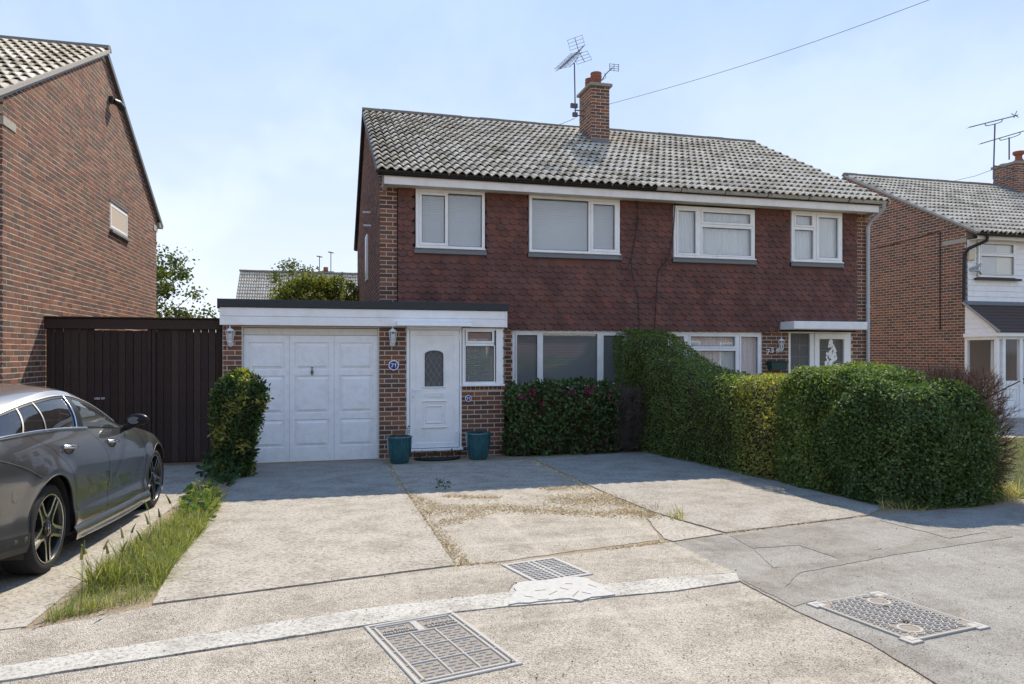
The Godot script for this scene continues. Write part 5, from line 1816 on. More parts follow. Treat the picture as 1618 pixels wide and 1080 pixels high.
func ground() -> void:
	# one sheet of earth to the horizon, following the fall of the drive
	var e := MB.new()
	var zs := [-160.0, -40.0, 1.0, 11.5, 20.0, 160.0]
	for i in zs.size() - 1:
		e.flat(Vector3(-160, ground_y(zs[i]) - 0.008, zs[i]), Vector3(160, ground_y(zs[i]) - 0.008, zs[i]), Vector3(160, ground_y(zs[i + 1]) - 0.008, zs[i + 1]), Vector3(-160, ground_y(zs[i + 1]) - 0.008, zs[i + 1]), Vector3.UP)
	setting("ground", e.mesh(), M.soil, "bare earth under the paving")
	# drive in front of the garage: two bays of concrete
	slab("driveway", [[392, 735], [602, 727.5], [614, 737], [643, 778], [354, 791], [364, 768]], M.concrete_grey, 0.0, false, 0.006, "smooth concrete bay at the garage door", 0.05, 0.002)  # darker concrete than the next bay: house shade put into its colour
	slab("driveway", [[344, 792], [643, 779], [683, 838], [720, 892], [240, 954], [275, 885], [318, 830]], M.concrete, 0.002, false, 0.006, "smooth sunlit concrete bay of the garage drive", 0.05, 0.002)
	slab("driveway", [[616, 734], [838, 725], [925, 765], [962, 782], [1038, 812], [1021, 819], [1046, 851], [880, 873], [787, 886], [745, 892], [722, 892], [685, 838], [645, 779]], M.aggregate_worn, -0.004, false, 0.007, "rough worn strip of exposed aggregate before the front door", 0.05, 0.006)
	slab("driveway", [[843, 724.5], [1030, 713], [1110, 731], [1210, 753], [1310, 781], [1400, 799], [1372, 813.6], [1218.6, 832.5], [1145, 841], [1040, 811], [963, 781], [928, 765]], M.concrete_grey, 0.003, false, 0.008, "concrete bay beside the clipped hedge", 0.05, 0.003)
	slab("driveway", [[1022, 819], [1041, 812], [1144, 842], [1063, 854.5], [1048, 850]], M.concrete, 0.0, false, 0.006, "small concrete corner bay", 0.05, 0.003)
	# footway of exposed aggregate
	slab("pavement", [[-60, 1008], [66, 990], [262, 953], [720, 894], [790, 888], [1063, 856], [1164, 904], [1040, 913], [953, 922], [926, 913], [912, 911], [813, 920], [804, 934], [574, 961], [0, 1052], [-60, 1061]], M.aggregate, 0.0, false, 0.004, "exposed aggregate pavement behind the pale strip", 0.05, 0.002)
	slab("pavement", [[-60, 1088], [0, 1078], [573, 990], [716, 968], [804, 958.5], [898, 952], [970, 943], [1060, 935], [1168, 919.5], [1250, 962], [1300, 985], [1370, 1015], [1500, 1095], [1560, 1180], [700, 1180], [-60, 1180]], M.aggregate, 0.0, false, 0.004, "exposed aggregate pavement in front of the pale strip", 0.05, 0.002)
	# pale cement strip
	slab("cement_strip", [[-60, 1062], [0, 1053], [573, 962], [804, 935], [813, 922], [822, 925], [912, 912], [926, 914], [953, 923], [1040, 914], [1163, 905], [1168, 918], [1060, 934], [970, 942], [898, 951], [804, 957.5], [715, 967], [574, 988], [0, 1076], [-60, 1086]], M.strip_cement, 0.004, false, 0.0, "pale cement strip along the pavement", 0.05, 0.003)
	var rep := slab("cement_repair", [[818, 922], [912, 913], [928, 915], [972, 941], [935, 945], [918, 951], [900, 947], [804, 957], [812, 930]], M.new_cement, 0.011, false, 0.0, "smooth pale cement repair beside the small grating", 0.02, 0.008)
	# tread dashes pressed into the repair
	for q in [[845, 936, 862, 934], [868, 942, 880, 936], [885, 931, 898, 934], [905, 945, 914, 936], [920, 938, 934, 941], [828, 944, 842, 946], [893, 924, 905, 925], [930, 926, 942, 930], [850, 950, 868, 949]]:
		var dash := MB.new()
		dash.tube([gp(q[0], q[1]) + Vector3(0, 0.0105, 0), gp(q[2], q[3]) + Vector3(0, 0.0105, 0)], 0.0035, -1, 5)
		put(rep, "tread_mark", dash.mesh(), M.iron_dirt)
	# tarmac to the right, with trench reinstatements
	slab("footpath", [[1066, 856], [1143, 844], [1218, 833], [1373, 814.5], [1480, 806], [1590, 800], [1760, 800], [2300, 860], [2300, 1180], [1570, 1180], [1502, 1094], [1372, 1014], [1302, 984], [1252, 961], [1170, 918]], M.tarmac, -0.002, false, 0.005, "fine grey tarmac footpath", 0.05, 0.003)
	slab("tarmac_patch", [[1152, 846], [1296, 827], [1394, 866], [1330, 884], [1262, 861], [1190, 866]], M.tarmac_dark, 0.0015, false, 0.003, "darker square tarmac patch", 0.02, 0.004)
	slab("tarmac_patch", [[1190, 868], [1262, 862], [1328, 885], [1222, 897]], M.tarmac, 0.0018, false, 0.003, "pale tarmac patch inside the dark one", 0.02, 0.004)
	slab("tarmac_patch", [[1172, 916], [1222, 898], [1420, 862], [1588, 838], [1600, 848], [1420, 875], [1262, 905], [1240, 930], [1290, 948], [1255, 958]], M.tarmac_dark, 0.0012, false, 0.002, "long narrow tarmac trench patch", 0.02, 0.004)
	slab("tarmac_patch", [[1390, 822], [1440, 812], [1560, 840], [1500, 850]], M.tarmac, 0.002, false, 0.002, "short tarmac patch in the hedge's shade", 0.02, 0.004)
	# next door's drive under the car
	slab("driveway", [[-4.80, 1.0], [-2.50, 1.0], [-2.42, 3.4], [-2.48, 8.35], [-4.80, 8.7]], M.concrete, 0.0, true, 0.0, "concrete drive under the parked car", 0.05)
	slab("driveway", [[-9.5, 2.5], [-4.81, 2.5], [-4.81, 8.7], [-9.5, 8.9]], M.concrete_grey, -0.003, true, 0.0, "concrete front yard of the left house", 0.05)
	slab("pavement", [[-14.0, 9.0], [-4.82, 8.72], [-2.5, 8.37], [-2.44, 8.9], [-2.42, 11.4], [-14, 11.6]], M.aggregate, -0.001, true, 0.0, "exposed aggregate pavement before the left house", 0.05)
	# right: path and lawn of the next house, its kerb
	slab("path", [[5.6, -1.2], [24.0, -1.2], [24.0, 1.4], [5.6, 1.4]], M.concrete, 0.0, true, 0.0, "pale path before the house with the glazed porch", 0.04)
	slab("lawn", [[5.2, 1.45], [30.0, 1.45], [30.0, 6.6], [6.2, 6.9], [5.7, 6.4]], M.lawn_soil, 0.0, true, 0.0, "sunlit lawn beyond the brown hedge", 0.04)
	slab("kerb", [[11.0, -1.42], [24.0, -1.42], [24.0, -1.24], [11.0, -1.24]], M.concrete_trim, 0.09, true, 0.0, "low concrete kerb before the glazed porch", 0.13)
	slab("road", [[-80, 13.2], [80, 13.2], [80, 20.5], [-80, 20.5]], M.tarmac_dark, -0.02, true, 0.0, "tarmac road behind the viewer", 0.03)
	slab("pavement", [[-14.0, 11.6], [-2.42, 11.45], [14.0, 11.0], [14.0, 13.1], [-14.0, 13.1]], M.aggregate_worn, -0.003, true, 0.0, "pavement at the road's edge", 0.05)

# ---------------------------------------------------------------- plants
func many(parent: Node, called: String, mesh: Mesh, m: Material, list: Array, kind := "stuff") -> MultiMeshInstance3D:
	var mm := MultiMesh.new()
	mm.transform_format = MultiMesh.TRANSFORM_3D
	mm.use_colors = true
	mm.mesh = mesh
	mm.instance_count = list.size()
	var inv := gx(parent).affine_inverse()
	for i in list.size():
		mm.set_instance_transform(i, inv * (list[i][0] as Transform3D))
		mm.set_instance_color(i, list[i][1])
	var o := MultiMeshInstance3D.new()
	o.name = called
	o.multimesh = mm
	o.material_override = m
	if kind:
		o.set_meta("kind", kind)
	parent.add_child(o, true)
	return o

# a leaf one unit long along y, folded along its rib
func leaf_mesh(w: float, fold := 0.12) -> ArrayMesh:
	var mb := MB.new()
	var L := [Vector3(0, 0, 0), Vector3(-w * 0.5, 0.38, fold * w), Vector3(-w * 0.36, 0.72, fold * w * 0.7), Vector3(0, 1, -0.04), Vector3(w * 0.36, 0.72, fold * w * 0.7), Vector3(w * 0.5, 0.38, fold * w)]
	for t in [[0, 1, 2], [0, 2, 3], [0, 3, 4], [0, 4, 5]]:
		var n: Vector3 = (L[t[1]] - L[t[0]]).cross(L[t[2]] - L[t[0]]).normalized()
		if n.z < 0:
			n = -n
		mb.tri(L[t[0]], L[t[1]], L[t[2]], n, n, n)
	return mb.mesh()

func blade_mesh(w: float, bend: float) -> ArrayMesh:
	var mb := MB.new()
	var pts := []
	for i in 4:
		var f := i / 3.0
		pts.append(Vector3(0, f * (1.0 - 0.25 * bend * f), bend * f * f))
	for i in 3:
		var wa := w * (1.0 - pow(i / 3.0, 1.6)) * 0.5
		var wb := w * (1.0 - pow((i + 1) / 3.0, 1.6)) * 0.5
		var a: Vector3 = pts[i]
		var b: Vector3 = pts[i + 1]
		var d := (b - a).normalized()
		var n := Vector3.RIGHT.cross(d).normalized()
		mb.quad(a + Vector3(-wa, 0, 0), a + Vector3(wa, 0, 0), b + Vector3(wb, 0, 0), b + Vector3(-wb, 0, 0), n)
	return mb.mesh()

func leaf_at(p: Vector3, n: Vector3, size: float, loose: float) -> Transform3D:
	var z := (n + Vector3(rng.randfn(), rng.randfn(), rng.randfn()) * loose).normalized()
	var up := Vector3(rng.randfn(), rng.randfn() * 0.7 + 0.4, rng.randfn())
	var y := (up - z * up.dot(z)).normalized()
	return Transform3D(Basis(y.cross(z), y, z) * size, p)

func pick(cols: Array, spread := 0.25) -> Color:
	var c: Color = cols[rng.randi() % cols.size()]
	var k := 1.0 + rng.randfn() * spread
	k = clampf(k, 0.5, 1.7)
	return Color(c.r * k * (1.0 + rng.randfn() * 0.06), c.g * k, c.b * k)

# clipped hedge along z: rows of [z, centre x, half width, top]
func prof_at(rows: Array, z: float) -> Array:
	if z <= rows[0][0]:
		return rows[0]
	for i in rows.size() - 1:
		if z <= rows[i + 1][0]:
			var f: float = (z - rows[i][0]) / (rows[i + 1][0] - rows[i][0])
			f = f * f * (3 - 2 * f) * 0.5 + f * 0.5
			return [z, lerpf(rows[i][1], rows[i + 1][1], f), lerpf(rows[i][2], rows[i + 1][2], f), lerpf(rows[i][3], rows[i + 1][3], f)]
	return rows[-1]

var bumps: FastNoiseLite
func hedge_sdf(p: Vector3, rows: Array, r: float, rough: float) -> float:
	var q := prof_at(rows, p.z)
	var zc: float = (rows[0][0] + rows[-1][0]) / 2
	var hz: float = (rows[-1][0] - rows[0][0]) / 2
	var dx: float = absf(p.x - q[1]) - q[2] + r
	# sides draw in a little towards the ground
	dx += 0.10 * clampf(0.35 - p.y, 0.0, 0.35)
	var dy: float = p.y - q[3] + r
	var dz: float = absf(p.z - zc) - hz + r
	var o := Vector3(maxf(dx, 0), maxf(dy, 0), maxf(dz, 0)).length() + minf(maxf(dx, maxf(dy, dz)), 0.0) - r
	return o + bumps.get_noise_3dv(p) * rough

func hedge(called: String, label: String, rows: Array, r: float, count: int, size: Vector2, color: Callable, depth := 0.11, rough := 0.06, leafw := 0.55, loose := 0.5, group := "hedges along the boundary", cover = null) -> Node3D:
	var x0 := 1e9
	var x1 := -1e9
	var yt := 0.0
	for q in rows:
		x0 = minf(x0, q[1] - q[2])
		x1 = maxf(x1, q[1] + q[2])
		yt = maxf(yt, q[3])
	var z0: float = rows[0][0]
	var z1: float = rows[-1][0]
	var h := thing(called, label, "hedge", Vector3((x0 + x1) / 2, ground_y((z0 + z1) / 2), (z0 + z1) / 2), group)
	var list := []
	var tries := 0
	while list.size() < count and tries < count * 40:
		tries += 1
		var p := Vector3(rng.randf_range(x0 - 0.05, x1 + 0.05), 0.0, rng.randf_range(z0 - 0.05, z1 + 0.05))
		p.y = ground_y(p.z) + rng.randf_range(0.0, yt + 0.08)
		var s := hedge_sdf(p, rows, r, rough)
		if s > 0.02 or s < -depth or rng.randf() > exp(s * 9.0):
			continue
		if cover != null and not cover.call(p):
			continue
		var e := 0.03
		var n := Vector3(hedge_sdf(p + Vector3(e, 0, 0), rows, r, 0.0) - s, hedge_sdf(p + Vector3(0, e, 0), rows, r, 0.0) - s, hedge_sdf(p + Vector3(0, 0, e), rows, r, 0.0) - s)
		n = (n.normalized() + Vector3(0, 0.25, 0)).normalized()
		list.append([leaf_at(p, n, rng.randf_range(size.x, size.y), loose), color.call(p)])
	many(h, "foliage", leaf_mesh(leafw), M.leaf, list)
	# dense twig mass inside, and stems at the foot
	var core := MB.new()
	var g := []
	var steps := 16
	for i in steps + 1:
		var z := lerpf(z0 + 0.16, z1 - 0.16, float(i) / steps)
		var endf := clampf(minf(z - z0, z1 - z) / maxf(r, 0.2), 0.0, 1.0)
		var q := prof_at(rows, z)
		var row := []
		var hw: float = q[2] - 0.13
		hw *= lerpf(0.72, 1.0, endf)
		var tp: float = q[3] - 0.14 - (1.0 - endf) * r * 0.35
		var gy := ground_y(z) + 0.02
		for k in 13:
			var a := PI * k / 12.0
			var cx := signf(cos(a)) * pow(absf(cos(a)), 0.45)
			var cy := pow(sin(a), 0.45)
			row.append(Vector3(q[1] + cx * hw, gy + (tp - gy) * cy, z))
		g.append(row)
	core.grid(g)
	for e2 in [0, steps]:
		for k in range(1, 12):
			var nz := Vector3(0, 0, -1 if e2 == 0 else 1)
			core.tri(g[e2][0], g[e2][k], g[e2][k + 1], nz, nz, nz)
	put(h, "inner_branches", core.mesh(), M.thicket)
	return h

func twigs(parent: Node, called: String, count: int, point: Callable, cols: Array, len: Vector2, out: Callable) -> void:
	var mb := MB.new()
	mb.tube([Vector3.ZERO, Vector3(0.06, 0.5, 0.03), Vector3(0.0, 1.0, 0.0)], 0.02, 0.006, 4)
	mb.tube([Vector3(0.05, 0.4, 0.02), Vector3(0.25, 0.75, 0.1)], 0.014, 0.005, 3)
	mb.tube([Vector3(0.04, 0.6, 0.02), Vector3(-0.2, 0.9, -0.12)], 0.012, 0.005, 3)
	var list := []
	for i in count:
		var p: Vector3 = point.call()
		var d: Vector3 = out.call(p)
		var y := (d + Vector3(rng.randfn(), rng.randfn(), rng.randfn()) * 0.45).normalized()
		var s := Vector3(rng.randfn(), rng.randfn(), rng.randfn())
		var x := (s - y * s.dot(y)).normalized()
		list.append([Transform3D(Basis(x, y, x.cross(y)) * rng.randf_range(len.x, len.y), p), pick(cols, 0.2)])
	many(parent, called, mb.mesh(), M.twig, list)

const PRIVET := [Color(0.124, 0.177, 0.045), Color(0.153, 0.212, 0.052), Color(0.100, 0.144, 0.040), Color(0.189, 0.242, 0.061), Color(0.242, 0.283, 0.073)]
const GOLD := [Color(0.330, 0.300, 0.060), Color(0.400, 0.345, 0.080), Color(0.250, 0.250, 0.055), Color(0.170, 0.190, 0.045)]
const IVY := [Color(0.088, 0.142, 0.045), Color(0.112, 0.175, 0.053), Color(0.073, 0.116, 0.038), Color(0.147, 0.212, 0.068)]

func hedges() -> void:
	bumps = FastNoiseLite.new()
	bumps.frequency = 1.3
	bumps.fractal_octaves = 3
	bumps.seed = 8
	# tall end against the wall, stepping down
	hedge("clipped_hedge", "dark green clipped hedge, tallest at the house wall, sloping down towards the street", [[0.05, 4.80, 0.50, 2.06], [0.6, 4.80, 0.52, 2.10], [1.0, 4.80, 0.53, 1.98], [1.4, 4.80, 0.53, 1.79], [1.9, 4.81, 0.53, 1.60], [2.6, 4.82, 0.53, 1.44], [3.3, 4.84, 0.53, 1.35], [4.4, 4.87, 0.53, 1.33]], 0.22, 46000, Vector2(0.030, 0.046), func(p: Vector3):
		return pick(PRIVET, 0.22), 0.09, 0.07)
	hedge("clipped_hedge", "golden yellow length of clipped hedge between two green ones", [[4.05, 4.92, 0.58, 1.36], [4.5, 4.92, 0.59, 1.38], [5.1, 4.95, 0.58, 1.40]], 0.18, 11000, Vector2(0.030, 0.048), func(_p):
		return pick(GOLD, 0.22) if rng.randf() < 0.85 else pick(PRIVET, 0.22), 0.09, 0.05)
	hedge("clipped_hedge", "big rounded green hedge with ivy, at the street end", [[4.80, 5.08, 0.66, 1.43], [5.2, 5.10, 0.72, 1.51], [5.7, 5.11, 0.74, 1.49], [6.2, 5.11, 0.73, 1.44], [6.6, 5.11, 0.72, 1.37], [7.02, 5.11, 0.68, 1.26]], 0.36, 60000, Vector2(0.026, 0.044), func(p: Vector3):
		var ivy: bool = p.z > 5.9 + 0.5 * bumps.get_noise_3dv(p * 1.5)
		return pick(IVY, 0.3) if ivy else pick(PRIVET, 0.25), 0.10, 0.09, 0.6, 0.55, "hedges along the boundary", func(p: Vector3):
			return not (p.x > 5.52 and p.z > 5.7 and rng.randf() < 0.85))
	# the dead end: bare brown twigs
	var dead := thing("dead_hedge", "bare brown twiggy hedge end beside the big rounded hedge", "hedge", Vector3(5.6, 0.17, 6.3), "hedges along the boundary")
	twigs(dead, "branches", 5200, func():
		var a := rng.randf() * TAU
		var f := sqrt(rng.randf())
		var y := rng.randf_range(0.25, 1.40)
		var w := 0.52 * (0.55 + 0.45 * sin(clampf(y / 1.40, 0, 1) * PI * 0.85))
		return Vector3(5.60 + cos(a) * w * f, y, 6.3 + sin(a) * (w + 0.1) * f), [Color(0.125, 0.075, 0.058), Color(0.165, 0.105, 0.080), Color(0.095, 0.060, 0.048), Color(0.20, 0.14, 0.105)], Vector2(0.10, 0.22), func(p: Vector3):
			return (p - Vector3(5.60, 0.5, 6.3)).normalized() + Vector3(0, 0.3, 0))
	var st := MB.new()
	for k in 9:
		var b := Vector3(5.62 + rng.randfn() * 0.12, 0.15, 6.25 + rng.randfn() * 0.15)
		st.tube([b, b + Vector3(rng.randfn() * 0.08, 0.3, rng.randfn() * 0.08), b + Vector3(rng.randfn() * 0.25 + 0.05, 0.8, rng.randfn() * 0.22), b + Vector3(rng.randfn() * 0.4 + 0.05, 1.25, rng.randfn() * 0.35)], 0.022, 0.006, 6)
	put(dead, "stems", st.mesh(), M.bark)
	# low flowering bush under the window
	var fb := hedge("flowering_shrub", "leafy shrub with magenta flowers under the ground-floor window with blinds", [[0.62, 2.95, 0.98, 1.16], [1.0, 2.95, 1.0, 1.20], [1.45, 2.95, 0.96, 1.10]], 0.20, 9000, Vector2(0.045, 0.085), func(p: Vector3):
		return pick([Color(0.085, 0.155, 0.045), Color(0.110, 0.190, 0.055), Color(0.065, 0.120, 0.038), Color(0.150, 0.220, 0.070), Color(0.110, 0.070, 0.048)], 0.3), 0.14, 0.14, 0.6, 0.7)
	fb.set_meta("category", "shrub")
	var fl := []
	for c in [[2.32, 1.07], [2.38, 1.02], [2.20, 0.98], [3.02, 1.07], [3.06, 1.03], [3.30, 1.13], [3.34, 1.05], [3.40, 1.09], [3.26, 1.04], [2.50, 0.92], [3.70, 1.0], [2.1, 0.95]]:
		for k in 7:
			fl.append([leaf_at(Vector3(c[0] + rng.randfn() * 0.035, c[1] + rng.randfn() * 0.04, 1.42 + rng.randf() * 0.08), Vector3(0, 0.3, 1), rng.randf_range(0.03, 0.055), 0.9), pick([Color(0.20, 0.008, 0.055), Color(0.26, 0.012, 0.075), Color(0.14, 0.005, 0.035)], 0.2)])
	many(fb, "flowers", leaf_mesh(0.8), M.petal, fl)
	# bare corner between the two
	var bg := thing("dead_shrub", "dead brown twiggy shrub between the flowering shrub and the tall hedge", "shrub", Vector3(4.1, 0.02, 1.3))
	twigs(bg, "branches", 2600, func():
		return Vector3(rng.randf_range(3.82, 4.36), rng.randf_range(0.05, 1.02), rng.randf_range(0.7, 1.5)), [Color(0.13, 0.105, 0.085), Color(0.17, 0.14, 0.112), Color(0.10, 0.08, 0.066)], Vector2(0.10, 0.22), func(_p):
			return Vector3(rng.randfn() * 0.5, 0.7, 0.5))
	gate_shrub()
	hedge_opposite()

# a hedge across the road, mirrored in the ground-floor windows
func hedge_opposite() -> void:
	var h := thing("clipped_hedge", "long low hedge before the houses over the road", "hedge", Vector3(9.5, 0.3, 24.0), "hedges along the boundary")
	var list := []
	for k in 9000:
		var x := rng.randf_range(1.0, 18.0)
		var a := rng.randf() * PI
		var n := Vector3(0, sin(a), -cos(a))
		list.append([leaf_at(Vector3(x, 0.3 + pow(sin(a), 0.5) * 1.15, 23.0 - signf(cos(a)) * pow(absf(cos(a)), 0.5) * 0.45), n, rng.randf_range(0.10, 0.17), 0.5), pick(PRIVET, 0.25)])
	many(h, "foliage", leaf_mesh(0.6), M.leaf, list)
	var core := MB.new()
	core.box(Vector3(1.0, 0.28, 22.65), Vector3(18.0, 1.35, 23.35))
	put(h, "inner_branches", core.mesh(), M.thicket)

func gate_shrub() -> void:
	var base := Vector3(-2.08, 0.04, 2.5)
	var sh := thing("variegated_shrub", "golden-leaved rounded shrub at the garage door's edge", "shrub", base)
	var radii := [[0.0, 0.20], [0.25, 0.23], [0.55, 0.28], [0.85, 0.345], [1.05, 0.37], [1.2, 0.32], [1.32, 0.21], [1.40, 0.05]]
	var R := func(y: float) -> float:
		for i in radii.size() - 1:
			if y <= radii[i + 1][0]:
				return lerpf(radii[i][1], radii[i + 1][1], (y - radii[i][0]) / (radii[i + 1][0] - radii[i][0]))
		return 0.0
	var list := []
	var nz := FastNoiseLite.new()
	nz.frequency = 2.6
	nz.seed = 3
	while list.size() < 7500:
		var y := rng.randf() * 1.4
		var a := rng.randf() * TAU
		var f := 1.0 - absf(rng.randfn()) * 0.16
		var lean := 0.07 * smoothstep(0.5, 1.2, y)
		var d := Vector3(cos(a), 0, sin(a))
		var r: float = R.call(y) * f
		var p := base + Vector3(lean, y, 0) + d * r
		p += d * nz.get_noise_3dv(p * 2.0) * 0.09
		var gold := nz.get_noise_3dv(p) > 0.08
		var n := (d + Vector3(0, 0.6 if y > 1.0 else 0.2, 0)).normalized()
		list.append([leaf_at(p, n, rng.randf_range(0.05, 0.085), 0.75), pick([Color(0.34, 0.32, 0.075), Color(0.42, 0.37, 0.10), Color(0.22, 0.25, 0.055)] if gold and rng.randf() < 0.75 else [Color(0.055, 0.095, 0.025), Color(0.080, 0.125, 0.032), Color(0.040, 0.070, 0.020)], 0.25)])
	many(sh, "foliage", leaf_mesh(0.36), M.leaf, list)
	var st := MB.new()
	for k in 6:
		var b := base + Vector3(rng.randfn() * 0.06, 0, rng.randfn() * 0.06)
		st.tube([b, b + Vector3(rng.randfn() * 0.06, 0.4, rng.randfn() * 0.06), b + Vector3(rng.randfn() * 0.15 + 0.05, 1.05, rng.randfn() * 0.15)], 0.016, 0.005, 6)
	put(sh, "stems", st.mesh(), M.bark)
	var core := MB.new()
	core.lathe(Transform3D(Basis(), base + Vector3(0.03, 0, 0)), [[0.10, 0.1], [0.16, 0.5], [0.24, 0.9], [0.22, 1.1], [0.10, 1.25], [0.0, 1.27]], 10)
	put(sh, "inner_branches", core.mesh(), M.thicket)

# ---------------------------------------------------------------- trees beyond
func tree(called: String, label: String, base: Vector3, height: float, spread: float, crown0: float, clumps: int, per: int, leaf: Vector2, cols: Array, open: float, sd: int) -> void:
	var r2 := RandomNumberGenerator.new()
	r2.seed = sd
	var t := thing(called, label, "tree", base, "trees and bushes behind the houses")
	var wood := MB.new()
	var trunk := []
	for i in 6:
		trunk.append(base + Vector3(r2.randfn() * 0.05 * i, height * 0.75 * i / 5.0, r2.randfn() * 0.05 * i))
	wood.tube(smooth_line(trunk, 3), 0.05 * spread + 0.03, 0.02, 8)
	var list := []
	for c in clumps:
		var a := r2.randf() * TAU
		var f := r2.randf()
		var y := lerpf(crown0, height, f)
		var wide := spread * sqrt(maxf(0.05, sin(PI * clampf(0.12 + 0.85 * f, 0, 1)))) * sqrt(r2.randf_range(open, 1.0))
		var centre := base + Vector3(cos(a) * wide, y, sin(a) * wide)
		var root: Vector3 = base + Vector3(0, maxf(0.3, y - wide * 0.7), 0)
		wood.tube(smooth_line([root, root.lerp(centre, 0.5) + Vector3(0, -0.08, 0), centre], 3), 0.012 + 0.012 * spread, 0.004, 5)
		var cr := r2.randf_range(0.16, 0.34) * (0.55 + 0.28 * spread)
		for k in per:
			var d := Vector3(r2.randfn(), r2.randfn() * 0.7, r2.randfn()) * cr * 0.6
			list.append([leaf_at(centre + d, (d.normalized() + Vector3(0, 0.6, 0)).normalized(), r2.randf_range(leaf.x, leaf.y), 0.8), pick(cols, 0.25)])
	put(t, "trunk", wood.mesh(), M.bark)
	many(t, "crown", leaf_mesh(0.6), M.leaf_soft, list)

func trees() -> void:
	var g1 := [Color(0.120, 0.150, 0.040), Color(0.090, 0.125, 0.034), Color(0.150, 0.170, 0.050), Color(0.065, 0.090, 0.028)]
	var p := wp(240, 558, -9.0)
	tree("garden_tree", "loose green tree behind the brick house with the gable window", Vector3(p.x - 0.55, 0, -9.0), 4.55, 2.1, 1.5, 140, 95, Vector2(0.07, 0.12), g1, 0.15, 31)
	var g2 := [Color(0.210, 0.215, 0.036), Color(0.160, 0.180, 0.034), Color(0.260, 0.245, 0.050), Color(0.090, 0.120, 0.028)]
	var g3 := [Color(0.110, 0.135, 0.034), Color(0.080, 0.110, 0.030), Color(0.140, 0.155, 0.042)]
	tree("garden_tree", "yellow-green bushy tree standing behind the garage", Vector3(wp(492, 558, -8.2).x, 0, -8.2), 3.72, 1.15, 1.7, 120, 90, Vector2(0.06, 0.10), g2, 0.1, 33)
	tree("garden_tree", "yellow-green bushy tree against the side wall of the tile-hung house", Vector3(wp(540, 558, -8.6).x, 0, -8.6), 3.78, 1.15, 1.7, 110, 90, Vector2(0.06, 0.10), g2, 0.1, 34)
	tree("garden_tree", "thin grey-green tree top rising over the bushes behind the garage", Vector3(wp(463, 558, -12.5).x, 0, -12.5), 4.75, 0.75, 3.2, 26, 42, Vector2(0.06, 0.10), g3, 0.2, 35)

